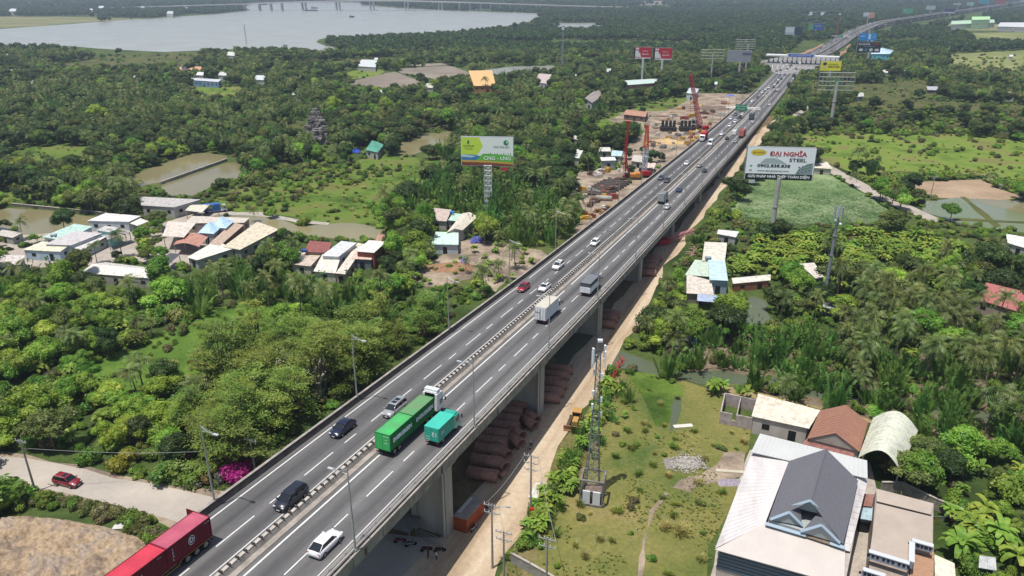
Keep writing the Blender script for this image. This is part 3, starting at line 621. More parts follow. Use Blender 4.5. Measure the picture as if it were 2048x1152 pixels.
# utility poles with crossarms
def upole(px0, py0, px1, py1, label, arms=2, lamp=False, boxc=None):
    """from its foot and the pixel of its top"""
    B_ = G(px0, py0); h = min([k*.1 for k in range(30, 160)], key=lambda z: abs(PX((B_.x, B_.y, z))[1]-py1)); r = thing('utility_pole', label, 'utility pole', B_, R(-20))
    b = MB(); b.tube([(0, 0, 0), (0, 0, h)], [.19, .11], 8); b.build('pole', M('pole_concrete', '8f8c86', .85, vary=.15), r)
    for k in range(arms):
        z = h-.3-k*1.2; q = MB(); q.box((0, 0, z), (2.4-.3*k, .1, .1)); q.bar((-.8, 0, z), (0, 0, z-.6), .05); q.bar((.8, 0, z), (0, 0, z-.6), .05); q.build('crossarm', m_steel, r)
        for x in (-1.05, -.4, .4, 1.05): q = MB(); q.tube([(x, 0, z+.05), (x, 0, z+.4)], [.09, .05], 6); q.build('insulator', M('insulator', 'c9c9c6', .3), r)
    if lamp: q = MB(); q.tube([(0, 0, h-1), (1.2, .6, h-.6), (1.8, .9, h-.7)], .04, 5); q.box((2.0, 1, h-.7), (.6, .25, .12)); q.build('lamp_arm', m_steel, r)
    if boxc: q = MB(); q.box((.3, -.25, 1.6), (.6, .4, .9)); q.build('switch_box', M('red_box', 'a8281f', .5), r)
    return r, B_, h
UP = [upole(71, 984, 34, 880, 'grey concrete utility pole beside the dusty crossing road, leftmost', 1), upole(511, 948, 495, 878, 'utility pole in front of the magenta bougainvillea by the parapet', 1),
      upole(1061, 1035, 1057, 910, 'utility pole with a red switch box at its foot, left of the lattice mast', 3, boxc=1), upole(985, 1137, 982, 1008, 'utility pole with a small lamp arm at the edge of the sandy track', 2, True),
      upole(1008, 1180, 1016, 1062, 'cluttered utility pole right of the one with a lamp arm', 2), upole(1092, 1205, 1095, 1075, 'utility pole over the low compound wall at the bottom', 2)]
def cable(a, b_, sag, label, r_=.03):
    pts = [a.lerp(b_, k/14)-Vector((0, 0, sag*math.sin(math.pi*k/14))) for k in range(15)]; m_ = MB(); m_.tube(pts, r_, 4); tag(m_.build('power_cable', M('cable', '8f9090', .6)), label, 'cable')
def tp(i, dx=0, dz=-.1): return UP[i][1]+Vector((dx, 0, UP[i][2]+dz))
cable(tp(0, 0, -1.5), tp(1, 0, -1.8), .9, 'cable sagging across the crossing road between its two poles')
cable(tp(2, -1), tp(3, -1), .6, 'cable from the pole with the red box to the one with the lamp arm'); cable(tp(2, 1), tp(5, 1), .8, 'cable running from the red-box pole down to the pole over the wall')
cable(tp(3, 1), tp(4), .3, 'short cable between the two poles at the bottom edge of the track')
r, B_, h = upole(1860, 398, 1858, 352, 'thin pole among the trees beside the brown fallow plot', 1)
r, B_, h = upole(1795, 556, 1797, 520, 'small pole at the back of the banana field near the thin lane', 1)
thing_ = None
# billboards
def slab(b, C0, X, Y, Z, w_, h, d): b.box(C0, (w_, d, h), ax=(X, Z, Y))
def billboard(name, label, tl, tr, bl, foot, col, z_top=None, frame=True, pole='post', facecol='grey', thick=.9, double=False, grid=False, pr=.45, poles=None, zb=None):
    """face from its picture corners; the pole foot fixes the distance, and the height follows"""
    F_ = G(*foot)
    def on(px, py, ref, n):   # hit the vertical plane through ref with normal n
        o = Vector((0, 0, CAMH)); d = G(px, py, 0)-o; t = (ref-o).dot(n)/d.dot(n); return o+d*t
    n = Vector((0, -1, 0)); n.rotate(Matrix.Rotation(R(col[0]), 3, 'Z')); ref = F_+Vector((0, 0, 1))
    A, B_, Cc = on(*tl, ref, n), on(*tr, ref, n), on(*bl, ref, n)
    X = Vector((n.y*-1, n.x, 0)); X = Vector((-n.y, n.x, 0)).normalized()
    if X.x < 0: X = -X
    w_ = (B_-A).dot(X); h = A.z-Cc.z; ctr = A+X*w_/2; ctr.z = (A.z+B_.z)/2-h/2
    r = thing(name, label, 'billboard', (F_.x, F_.y, 0)); O_ = Vector((F_.x, F_.y, 0)); Z = Vector((0, 0, 1))
    c = ctr-O_
    return r, c, X, Z, n, w_, h
def panel(r, c, X, n, w_, h, m, thick=.9, nm='panel'):
    b = MB(); b.box(c-n*(thick/2+.02), (w_, thick, h), ax=(X, -n, Vector((0, 0, 1)))); b.build('frame', M('billboard_frame', '8d9093', .6, .3), r)
    b = MB(); b.box(c, (w_*.99, .05, h*.985), ax=(X, -n, Vector((0, 0, 1)))); return b.build(nm, m, r)
def on_face(b, c, X, n, w_, h, pts, off=.04):   # outline in face fractions (0..1, 0..1 from bottom left)
    Zv = Vector((0, 0, 1)); b.prism_pts = None; q = [c+X*((x-.5)*w_)+Zv*((y-.5)*h)+n*off for x, y in pts]; return q
def shape(r, c, X, n, w_, h, pts, m, off=.04, nm='artwork'):
    b = MB(); q = on_face(b, c, X, n, w_, h, pts, off)
    t = tessellate_polygon([[Vector((x, y, 0)) for x, y in pts]])
    fs = []
    for a, e, k in t:
        cr = (pts[e][0]-pts[a][0])*(pts[k][1]-pts[a][1])-(pts[e][1]-pts[a][1])*(pts[k][0]-pts[a][0]); fs.append((a, e, k) if cr > 0 else (a, k, e))
    b.faces(q, fs); return b.build(nm, m, r)
def ell(cx, cy, rx, ry, k=24): return [(cx+rx*math.cos(6.2832*i/k), cy+ry*math.sin(6.2832*i/k)) for i in range(k)]
def post(r, h, rad, m, foot=(0, 0), bands=True):
    b = MB(); b.tube([(foot[0], foot[1], -.2), (foot[0], foot[1], h)], [rad, rad*.9], 14)
    if bands: b.tube([(foot[0], foot[1], h*.55), (foot[0], foot[1], h*.55+.3)], rad*1.15, 14)
    b.build('post', m, r)
def ft(r, s, size, m, c, X, n, w_, h, x, y, width=None, off=.06, **k):
    return text(s, size, m, r, c+X*((x-.5)*w_)+Vector((0, 0, (y-.5)*h))+n*off, X, (0, 0, 1), width=width, **k)
m_post = M('billboard_post', 'a3a19c', .7, vary=.15, scale=.8); T = lambda c, n_=None: M('ink_'+c, c, .6)
# steel company billboard
r, c, X, Z, n, w_, h = billboard('billboard', 'white billboard with red and black lettering over the lotus pond, nearest on the right', (1496, 291), (1634, 300), (1490, 355), (1541, 482), (-7,), 0)
panel(r, c, X, n, w_, h, T('eef3f5'), 1.6); post(r, c.z-h/2+.5, .75, m_post)
shape(r, c, X, n, w_, h, [(0.01, .0), (.99, 0), (.99, .185), (.01, .185)], T('141c1e')); ft(r, 'GIẢI PHÁP NHÀ THÉP TOÀN DIỆN', h*.11, T('f0f2f2'), c, X, n, w_, h, .5, .095, w_*.9, weight=.03)
shape(r, c, X, n, w_, h, ell(.17, .84, .115, .1), T('d8c23c')); shape(r, c, X, n, w_, h, ell(.17, .84, .105, .085), T('e3d04a'), .05); ft(r, 'ĐẠI NGHĨA', h*.075, T('a32a1c'), c, X, n, w_, h, .17, .84, w_*.17, off=.08)
ft(r, 'ĐẠI NGHĨA', h*.19, T('b01824'), c, X, n, w_, h, .6, .80, w_*.54, weight=.05); ft(r, 'STEEL', h*.15, T('15191c'), c, X, n, w_, h, .75, .62, w_*.25, weight=.02)
ft(r, '0902.838.838', h*.13, T('15191c'), c, X, n, w_, h, .41, .43, w_*.48, weight=.035); ft(r, 'www.dainghiasteel.com', h*.08, T('4a5256'), c, X, n, w_, h, .41, .28, w_*.46)
shape(r, c, X, n, w_, h, [(.73, .17), (.98, .17), (.98, .55), (.9, .52), (.78, .36)], T('8a9c9c')); shape(r, c, X, n, w_, h, [(.2, .5), (.6, .5), (.5, .62), (.4, .68), (.28, .66)], T('a9b8ba'))
for i in range(4):
    for j in range(3): shape(r, c, X, n, w_, h, [(.77+i*.05, .2+j*.09+i*.03), (.8+i*.05, .21+j*.09+i*.03), (.8+i*.05, .25+j*.09+i*.03), (.77+i*.05, .24+j*.09+i*.03)], T('5f7272'), .05)
shape(r, c, X, n, w_, h, ell(.08, .42, .02, .035), T('8fa3a8')); shape(r, c, X, n, w_, h, ell(.08, .28, .02, .035), T('8fa3a8'))
b = MB(); b.box(c+X*(-w_*.38)-Vector((0, 0, h*.5+.7)), (1.9, .1, 1.0), ax=(X, -n, Vector((0, 0, 1)))); b.build('small_board', T('b9bfc0'), r)
# gas billboard on a lattice mast
r, c, X, Z, n, w_, h = billboard('billboard', 'green and white billboard reading CNG - LNG on a white lattice mast among nipa palms', (921, 270), (1027, 279), (921, 328), (977, 420), (-5,), 0)
panel(r, c, X, n, w_, h, T('e8f0e8'), 1.8)
b = MB(); lattice(b, 0, c.z-h/2+.6, 2.6, 2.6, n=9, t=.22); b.build('mast', M('mast_white', 'c3c8cc', .5, .2), r)
shape(r, c, X, n, w_, h, [(0.01, .36), (.3, .36), (.42, .7), (.35, .99), (.01, .99)], T('c4e04e')); shape(r, c, X, n, w_, h, [(.01, .2), (.3, .2), (.4, .34), (.25, .4), (.01, .4)], T('3f7fae'), .05); shape(r, c, X, n, w_, h, [(.01, .32), (.2, .3), (.3, .35), (.01, .4)], T('b9d3e4'), .06)
shape(r, c, X, n, w_, h, [(.28, .2), (.99, .1), (.99, .38), (.7, .42), (.42, .44), (.34, .3)], T('62b83f'), .06); shape(r, c, X, n, w_, h, [(.01, .13), (.5, .12), (.99, .05), (.99, .14), (.5, .2), (.01, .21)], T('c9a04a'), .07); shape(r, c, X, n, w_, h, [(.01, .02), (.99, .02), (.99, .08), (.5, .13), (.01, .14)], T('7a4430'), .075)
ft(r, 'CNG - LNG', h*.17, T('e6ece6'), c, X, n, w_, h, .69, .28, w_*.52, off=.1, weight=.04); ft(r, 'PETROVIETNAM', h*.06, T('24463c'), c, X, n, w_, h, .15, .7, w_*.2, off=.1); ft(r, 'PV GAS CNG', h*.06, T('2a7a4c'), c, X, n, w_, h, .15, .61, w_*.14, off=.1)
shape(r, c, X, n, w_, h, [(.13, .76), (.15, .76), (.165, .82), (.15, .92), (.12, .82)], T('1d6e55'), .08); shape(r, c, X, n, w_, h, ell(.86, .82, .05, .09), T('2e8a58'), .05); shape(r, c, X, n, w_, h, ell(.88, .84, .02, .04), T('c8dcc8'), .06)
ft(r, 'năng lượng sạch', h*.07, T('48585a'), c, X, n, w_, h, .77, .69, w_*.3, off=.1)
for i in range(12): x = .47+i*.042; shape(r, c, X, n, w_, h, [(x, .42), (x+.02, .42), (x+.01, .44+.05*((i*7) % 3)/2)], T('2f6a3c'), .07)
b = MB(); b.box(c+X*(w_*.32)-Vector((0, 0, h*.5+.9)), (2.4, .1, 1.2), ax=(X, -n, Vector((0, 0, 1)))); b.build('small_board', T('b8324c'), r)
# twin red billboards
for k, (tl, tr, bl, ft_, lb) in enumerate((((1268, 94), (1303, 94.5), (1267, 117), (1284, 160), 'left one of two red billboards with white boxes, on a white post'), ((1307, 95), (1345, 96.5), (1305.5, 119), (1322, 161), 'right one of two red billboards with white boxes, on a white post'))):
    r, c, X, Z, n, w_, h = billboard('billboard', lb, tl, tr, bl, ft_, (-4,), 0); panel(r, c, X, n, w_, h, T('b01c2c'), 1.5); post(r, c.z-h/2+.5, 1.0, M('white_post', 'b9bfc2', .6))
    shape(r, c, X, n, w_, h, [(0, 0), (.1, 0), (.1, 1), (0, 1)], T('2a1018')); shape(r, c, X, n, w_, h, [(0, 0), (1, 0), (1, .1), (0, .1)], T('c4c4c6')); shape(r, c, X, n, w_, h, [(.08, .16), (.45, .14), (.4, .3), (.38, .5), (.3, .52), (.28, .72), (.08, .72)], T('cfd6d4')); shape(r, c, X, n, w_, h, [(.1, .8), (.3, .8), (.3, .94), (.1, .94)], T('d8c8c8'))
    ft(r, 'Thiết bị', h*.13, T('e4d8d8'), c, X, n, w_, h, .65, .66, w_*.3); ft(r, 'ĐIỆN NƯỚC', h*.15, T('e4d8d8'), c, X, n, w_, h, .68, .38, w_*.38, weight=.03)
# bare frames and the grey board
def grid_board(lb, tl, tr, bl, foot, nx, nz, zf=None, pr=.8):
    r, c, X, Z, n, w_, h = billboard('empty_billboard', lb, tl, tr, bl, foot, (-5,), 0); b = MB(); Zv = Vector((0, 0, 1)); t_ = max(.16, h*.022)
    for k in range(nx+1):
        for d in (0, -1.6): p = c+X*((k/nx-.5)*w_)+n*d; b.bar(p-Zv*h/2, p+Zv*h/2, t_)
    for k in range(nz+1):
        for d in (0, -1.6): p = c+Zv*((k/nz-.5)*h)+n*d; b.bar(p-X*w_/2, p+X*w_/2, t_)
    b.build('grid', M('frame_steel', '8f938c', .6, .3), r); post(r, c.z, pr, m_post); return r, c, X, n, w_, h
r, c, X, n, w_, h = grid_board('empty steel billboard grid on a tall leaning-looking post beside the far right meadow', (1641, 145), (1713, 146), (1637, 180), (1661, 251), 9, 4, pr=1.0)
b = MB(); b.box(c+X*0+n*.2, (2, .3, 2.5), ax=(X, -n, Vector((0, 0, 1)))); b.build('hatch', T('3f8a6a'), r)
grid_board('empty steel billboard grid left of the grey board', (1403, 99), (1450, 100), (1402, 117), (1422, 156), 9, 3)
grid_board('empty steel billboard grid rising behind the grey board', (1473, 79), (1512, 79.5), (1471, 97), (1490, 150), 7, 4)
grid_board('two-tone steel grid behind the blue billboard past the toll plaza', (1714, 52), (1748, 53), (1713, 67), (1731, 110), 7, 4)
grid_board('steel billboard grid over the far viaduct', (1760, 41), (1788, 42), (1759, 53), (1768, 75), 6, 3)
def simple_bill(lb, tl, tr, bl, foot, face, marks=(), yaw=-5, pr=1.0):
    r, c, X, Z, n, w_, h = billboard('billboard', lb, tl, tr, bl, foot, (yaw,), 0); panel(r, c, X, n, w_, h, M('face_'+face, face, .6, vary=.05, scale=.2), 1.5); post(r, c.z-h/2+.5, pr, m_post)
    for mk in marks:
        if mk[0] == 't': ft(r, mk[1], h*mk[2], T(mk[3]), c, X, n, w_, h, mk[4], mk[5], w_*mk[6], off=.12, weight=.03)
        else: shape(r, c, X, n, w_, h, mk[1], T(mk[2]), .06)
    return r
BX = lambda x0, y0, x1, y1: [(x0, y0), (x1, y0), (x1, y1), (x0, y1)]
simple_bill('blank grey billboard with one darker patch', (1456, 100), (1504, 101.5), (1454, 124), (1476, 165), '8f9298', (('s', BX(.62, .6, .98, .82), '5d6070'),))
simple_bill('yellow billboard with a dark blue figure and number', (1642.5, 122), (1684, 123), (1640, 141), (1656, 172), 'e6de2c', (('s', ell(.2, .72, .1, .16), '1f2f52'), ('s', ell(.18, .35, .07, .12), 'c9c9a0'), ('t', '0909.29 0205', .26, '2f3a3a', .64, .42, .55), ('t', 'CHO THUÊ QUẢNG CÁO', .1, '5a6030', .6, .68, .5)))
simple_bill('black billboard reading DUHAL LED above pictures of lamps', (1716, 84), (1763.5, 84.5), (1714.5, 105), (1733, 132), '14202a', (('t', 'DUHAL', .26, 'dfe3e4', .3, .8, .5), ('t', 'LED', .26, 'a8423c', .8, .8, .3), ('t', 'Chiếu sáng toàn cầu', .1, '7fa8b0', .5, .58, .45), ('s', BX(.1, .15, .26, .38), 'c5cdd0'), ('s', BX(.33, .14, .45, .4), '3f7a88'), ('s', ell(.6, .27, .08, .15), 'c8d2d4'), ('s', BX(.76, .14, .93, .36), 'd0d4d4')))
simple_bill('sky blue billboard with a white phone shape, above the black one', (1719.5, 66), (1755, 67), (1718, 81), (1736, 128), '1f86d0', (('t', 'SALE', .24, 'd8e8f0', .2, .6, .22), ('s', BX(.52, .2, .66, .9), 'b8d8e4'), ('s', BX(.76, .3, .94, .8), '4fa0cc')))
simple_bill('white and orange billboard reading KW beyond the plaza', (1727.5, 25), (1750.5, 25), (1727, 36), (1733, 54), 'c08a70', (('s', BX(0, 0, .48, 1), 'c4ccce'), ('s', BX(0, 0, .45, .35), '5aa0a0'), ('t', 'KW', .5, 'd8dcdc', .5, .7, .4)))
simple_bill('green billboard far along the bend', (1806, 17), (1827, 17), (1805.5, 26.5), (1814, 37), '3f9a68', (('t', 'FPT', .3, 'd0e0d4', .3, .5, .3),))
simple_bill('small pale billboard right of the green one far along the bend', (1853, 11.5), (1872, 11), (1852.5, 19.5), (1860, 32), 'a8b8bc')
simple_bill('navy and white billboard far along the bend', (1889, 17.5), (1911, 17.5), (1888.5, 26.5), (1899, 34), '26305e', (('s', BX(0, 0, 1, .3), 'b8bcc4'),))
simple_bill('pale thin billboard near the horizon at the far right', (1907, 6), (1923, 6), (1907, 10), (1914, 24), '9fb2b8')
simple_bill('pale teal billboard near the horizon at the far right', (1935, 4), (1949, 4), (1934.5, 11), (1941, 26), '8fb4b4')
simple_bill('bright teal billboard near the horizon at the far right', (1959, -1), (1980, -1), (1958.5, 7.5), (1973, 25), '2a94a8')
simple_bill('red billboard near the horizon at the far right', (1994, -2), (2013, -2), (1993.5, 8), (2003, 20), 'a04038')
simple_bill('white billboard left of the blue one beyond the toll plaza', (1572, 53), (1605, 54), (1571.5, 69), (1586, 86), 'a9b4bc', (('s', BX(.55, 0, 1, 1), '22344c'), ('s', BX(0, .3, .5, .9), 'c8d0d6')))
simple_bill('blue and green billboard beyond the toll plaza, left of the road', (1618, 47), (1647, 47), (1617, 60), (1630, 74), '2858a0', (('s', BX(0, 0, .33, 1), '5f9a60'), ('t', 'VIETTEL', .25, 'c8c870', .66, .62, .5)))
# green direction signs across the carriageway
def gantry(s, label, u0=-10, u1=10, w_=6.4, uc=-1):
    P_ = RP(s, u0); r = thing('road_sign', label, 'road sign', P_, RANG); b = MB(); h = 7.5
    b.tube([(0, 0, 0), (0, 0, h)], .18, 8); b.tube([(0, -(u1-u0), 0), (0, -(u1-u0), h)], .18, 8); b.build('post', m_steel, r)
    q = MB()
    for z in (h-.2, h-1): q.bar((0, 0, z), (0, -(u1-u0), z), .14)
    for k in range(16): y = -(u1-u0)*k/16; y2 = -(u1-u0)*(k+1)/16; q.bar((0, y, h-.2), (0, y2, h-1), .07)
    q.build('gantry_beam', m_steel, r)
    q = MB(); q.box((-.3, -(uc-u0), h-.6), (.12, w_, 3.6)); q.build('sign_panel', M('sign_green', '0f7a54', .5), r)
    text('LONG THÀNH', .95, T('dfe6e2'), r, (-.38, -(uc-u0), h+.2), (0, -1, 0), (0, 0, 1)); text('DẦU GIÂY', .95, T('dfe6e2'), r, (-.38, -(uc-u0), h-1.3), (0, -1, 0), (0, 0, 1))
gantry(min(range(300, 560), key=lambda s: abs(PX(RP(s, -1, 7))[1]-215)), 'green direction sign on a gantry across the viaduct before the toll plaza')
gantry(1130, 'small green direction sign on a gantry past the toll plaza', -12, 12, 7)
# toll plaza
PO = RP(790, 0); PO.z = .5; r = thing('toll_plaza', 'long white toll canopy with a blue name board over many booths', 'toll gate', PO, RANG)
L0, L1 = 30, -40
b = MB(); b.box((0, (L0+L1)/2, 7.6), (13, L0-L1, 1.3)); b.build('canopy', M('canopy_white', 'c9cac8', .6), r)
b = MB(); b.box((-6.6, -4, 8.6), (.5, 24, 2.6)); b.build('name_board', T('2f55a0'), r); text('TRẠM THU PHÍ LONG PHƯỚC', 1.4, T('d8dce8'), r, (-6.9, -4, 8.6), (0, -1, 0), (0, 0, 1), width=20)
b = MB(); b.box((-6.5, -4, 8.5), (.3, 27, 3.6)); b.build('board_surround', M('canopy_white', 'c9cac8'), r)
for i in range(15):
    y = L0-3-i*4.55; q = MB(); q.box((0, y, 3.5), (.7, .7, 7)); q.build('column', M('canopy_grey', '77797b', .7), r)
    q = MB(); q.box((-1, y, 1.5), (3.2, 1.3, 2.6)); q.box((0, y, .2), (20, 1.5, .35)); q.build('booth', M('booth', '6b6e72', .5), r)
# distant river bridge
BO = Vector((-500, 2435, 0)); r = thing('river_bridge', 'long pale bridge on twin piers crossing the wide river near the horizon', 'bridge', BO)
pts = []
for px, py in ((150, 17.5), (256, 14), (350, 11), (490, 7), (600, 3), (700, 0.5), (800, 0.5), (919, 3.5), (1024, 7), (1144, 11), (1260, 14)):
    x = (px-CX)/FPX*2277; z = min([k*.5 for k in range(2, 90)], key=lambda q: abs(PX((x, 2435, q))[1]-py)); pts.append(Vector((x, 2435, z)))
b = MB(BO)
for i in range(len(pts)-1):
    a, c_ = pts[i], pts[i+1]; v = [(p.x, p.y+e, p.z+d) for p in (a, c_) for e, d in ((-11, -3), (11, -3), (11, 0), (-11, 0))]
    b.faces(v, [(0, 1, 5, 4), (1, 2, 6, 5), (2, 3, 7, 6), (3, 0, 4, 7)])
b.build('deck', M('far_concrete', 'b5b3ae', .8), r)
for px in [262, 285, 336, 373, 410, 450, 474, 488, 519, 542, 564]+[608, 676, 744, 813, 881]+[919, 940, 961, 981, 1000, 1020, 1040, 1060, 1080, 1100, 1120, 1140]:
    x = (px-CX)/FPX*2277; z = interp(x, [p.x for p in pts], [p.z for p in pts]); big = 600 < px < 900; q = MB(BO)
    for e in ((-5, 5) if big else (0,)): q.box((x+e, 2435, (z-3)/2), (2.8 if big else 4, 16, z-3.02))
    if big: q.box((x, 2435, .8), (26, 22, 1.6))
    q.build('pier', M('far_concrete', 'b5b3ae'), r)
for (px, py, L_, lb) in ((526, 10, 34, 'dark barge moored left of the bridge piers'), (622, 22, 40, 'largest dark cargo barge on the river'), (629, 17, 22, 'small boat just behind the largest barge'), (733, 11, 30, 'pale barge close to the far wooded shore'), (704, 35, 12, 'tiny boat alone in the middle of the river')):
    P_ = G(px, py); r = thing('barge', lb, 'barge', P_, R(8)); b = MB(); b.prism([(-L_/2, -4), (L_/2-5, -4), (L_/2, 0), (L_/2-5, 4), (-L_/2, 4)], .1, 3.0); b.build('hull', T('4a5360'), r); q = MB(); q.box((-L_*.33, 0, 4.6), (L_*.2, 5, 3.4)); q.build('wheelhouse', T('8c9298'), r); q = MB(); q.box((L_*.08, 0, 3.4), (L_*.5, 6, .8)); q.build('hatch_cover', T('5d564e'), r)
# ---------------------------------------------------------------- houses and sheds (roof corners in the picture: front left, front right, back right, back left)
def sheetroof(col, col2=None):
    c = srgb(col); f = (1.32, .74) if not col2 else (1.3, 0); k = tuple(x*f[1]*y for x, y in zip(c, (1.04, .98, .9))) if not col2 else srgb(col2)
    return M('roof_'+col+(col2 or ''), tuple(min(.85, x*f[0]) for x in c), .5, col2=k, scale=.9, spec=.35, thresh=(.28, .55))
m_wall = M('house_wall', 'b3b0a8', .85, vary=.12, scale=.5); m_wdark = M('dark_opening', '1d2023', .6)
def clr(q, grow=1): CLEAR.append(q)
def house(label, q, h, roof='mono', rc='b0ada6', wc='b3b0a8', rise=1.2, over=.35, name='house', rc2=None, axis=0, rid=None, open_=False, windows=True, cat='house', ribs=True, pitch_dz=.5):
    h = h*.78 if name == 'house' and q[0][1] < 700 else h
    P = [G(x, y, h) for x, y in q]; c = sum(P, Vector())/4; c.z = 0; r = thing(name, label, cat, c); CLEAR.append([PX(p) for p in P]); g = [G(x, y, h) for x, y in q]
    for p in g: p.z = 0
    CLEAR.append([PX((p.x, p.y, h)) for p in (P[3], P[2])]+[PX(p) for p in (g[1], g[0])])
    cen = sum(P, Vector())/4; inn = [p+(cen-p).normalized()*over*1.2 for p in P]
    mw = M('wall_'+wc, wc, .85, vary=.14, scale=.6, bump=.03); mr = sheetroof(rc, rc2); b = MB(c)
    if open_:
        for p in inn: b = MB(c); b.tube([(p.x, p.y, 0), (p.x, p.y, h-.1)], .12, 6); b.build('post', m_steel, r)
    else:
        b.prism([(p.x, p.y) for p in inn], 0, h-.03); b.build('wall', mw, r)
        if windows:
            for i in (0, 1):
                a, e = inn[i], inn[i+1]; L = (e-a).length; d = (e-a).normalized(); nrm = Vector((d.y, -d.x, 0)); k = max(1, int(L/4))
                for j in range(k):
                    m_ = a+d*(L*(j+.5)/k)+nrm*.02; q_ = MB(c); dr = (j == k//2 and i == 0); hh = min(h*.72, 2.3) if dr else min(1.2, h*.3)
                    q_.box((m_.x, m_.y, hh/2+.02 if dr else h*.55), (1.3, .06, hh), ax=(d, nrm, Vector((0, 0, 1)))); o = q_.build('door' if dr else 'window', m_wdark, r)
    up = Vector((0, 0, 1)); b = MB(c)
    def slopes(polys, th=.09):
        for poly in polys:
            v = [Vector(p) for p in poly]; n = len(v)
            b.faces([p+up*th for p in v]+v, [tuple(range(n)), tuple(range(n, 2*n))[::-1]]+[(i, n+i, n+(i+1) % n, (i+1) % n)[::-1] for i in range(n)])
            if ribs:
                A, B_, C_, D = v[0], v[1], v[2], v[3] if n > 3 else v[2]; k = max(2, int((B_-A).length/.95))
                for j in range(1, k):
                    s0, s1 = A.lerp(B_, j/k)+up*(th+.02), D.lerp(C_, j/k)+up*(th+.02); b.bar(s0, s1, .05)
    if roof == 'flat': slopes([P])
    elif roof == 'mono': slopes([[P[0], P[1], P[2]+up*rise, P[3]+up*rise]])
    elif roof == 'gable':
        if axis: P2 = P[1:]+P[:1]
        else: P2 = P
        m0, m1 = (P2[1]+P2[2])/2+up*rise, (P2[0]+P2[3])/2+up*rise; slopes([[P2[0], P2[1], m0, m1], [P2[2], P2[3], m1, m0]])
        if not open_:
            w_ = MB(c); w_.face([P2[1]+(cen-P2[1])*.03, P2[2]+(cen-P2[2])*.03, m0+(cen-m0)*.03-up*.15]); w_.build('gable', mw, r); w_ = MB(c); w_.face([P2[3]+(cen-P2[3])*.03, P2[0]+(cen-P2[0])*.03, m1+(cen-m1)*.03-up*.15]); w_.build('gable', mw, r)
    elif roof == 'hip':
        if (P[1]-P[0]).length >= (P[2]-P[1]).length: a, e = (P[0]+P[3])/2, (P[1]+P[2])/2; k = min(.5, .5*(P[2]-P[1]).length/(P[1]-P[0]).length); m1, m0 = a.lerp(e, k)+up*rise, e.lerp(a, k)+up*rise; slopes([[P[0], P[1], m0, m1], [P[2], P[3], m1, m0]]); slopes([[P[1], P[2], m0], [P[3], P[0], m1]])
        else: a, e = (P[0]+P[1])/2, (P[3]+P[2])/2; k = min(.5, .5*(P[1]-P[0]).length/(P[2]-P[1]).length); m1, m0 = a.lerp(e, k)+up*rise, e.lerp(a, k)+up*rise; slopes([[P[1], P[2], m0, m1], [P[3], P[0], m1, m0]]); slopes([[P[0], P[1], m1], [P[2], P[3], m0]])
    elif roof == 'vault':
        K = 12; rows = []
        for i in range(K+1):
            t = i/K; z = up*(math.sin(math.pi*t)*rise); rows.append((P[0].lerp(P[1], t)+z, P[3].lerp(P[2], t)+z))
        for i in range(K): b.face([rows[i][0], rows[i+1][0], rows[i+1][1], rows[i][1]])
        n_ = max(2, int((P[3]-P[0]).length/1.2))
        for j in range(n_+1): 
            t = j/n_; b.tube([a.lerp(e, t)+up*.03 for a, e in rows], .04, 4)
    b.build('roof', mr, r); return r
# village left
V = 'fbfbfb'
house('wide grey shed roof beside the round dark green tree', [(282, 411), (348, 415), (402, 401), (280, 395)], 4, 'mono', 'a09d99', 'a8a6a0', .3, name='shed', cat='shed')
house('cream-roofed stall beside the blue tarpaulin lorry', [(370, 421), (404, 425), (420, 411), (382, 411)], 3, 'mono', 'b9b3a4', 'a08c7c', .2, open_=True, name='market_stall', cat='stall')
house('white flat-roofed house at the back of the village with a stepped roof', [(174, 442), (258, 444), (282, 434), (212, 428)], 4.6, 'mono', 'bdbcba', 'b4bcc0', .3)
house('white porch roof on thin posts joined to the stepped white house', [(260, 447), (275, 452), (298, 444), (281, 438)], 3.4, 'mono', 'bdbab4', 'b4bcc0', .2, open_=True, name='porch', cat='porch')
house('mint-coloured roof at the left edge of the village', [(85, 474), (128, 482), (186, 456), (150, 450)], 4, 'mono', '9fb8b0', 'b8c4c2', .4)
house('small turquoise upper storey with a grey flat roof', [(192, 461), (220, 465), (240, 456), (212, 452)], 6.2, 'flat', 'a9a8a6', '8fc4c6', windows=False)
house('long pale grey roof of the largest village house', [(89, 489), (142, 491), (206, 469), (150, 465)], 5, 'mono', 'aaa6a6', 'a9b4b8', .4)
house('white lean-to roof along the front of the largest village house', [(142, 495), (165, 500), (217, 475), (200, 471)], 3.6, 'mono', 'bcb8b6', 'a9b4b8', .5)
house('yellowish-white low roof at the near end of the village house', [(45, 500), (120, 504), (142, 491), (85, 485)], 4, 'mono', 'bdb9a4', 'a9bcc8', .3)
house('grey verandah roof on white columns right of the turquoise storey', [(215, 480), (262, 464), (250, 460), (210, 473)], 3.6, 'mono', '8f8a88', 'b0b4b4', .3, open_=True, name='porch', cat='porch')
house('weathered pale roof at the far left edge of the village', [(-10, 470), (25, 476), (46, 467), (5, 461)], 3, 'mono', 'aaa59e', 'a0a09a', .2)
house('pale roof with a rust patch cut by the left edge', [(-25, 530), (38, 533), (51, 514), (-20, 511)], 3.6, 'mono', 'b3aeaa', 'a0a09a', .4, rc2='8f6a58')
house('beige roof on a dark open hall beside the rusty canopy', [(325, 473), (368, 475), (392, 450), (336, 446)], 4.5, 'mono', 'b5aca2', '4a4440', .5, open_=True, name='hall', cat='hall')
house('rust-streaked vaulted canopy in front of the light blue roofs', [(346, 490), (398, 494), (416, 474), (362, 470)], 3.2, 'vault', 'a0786a', '5a4a44', .9, open_=True, name='canopy', cat='canopy', rc2='8a5a4a')
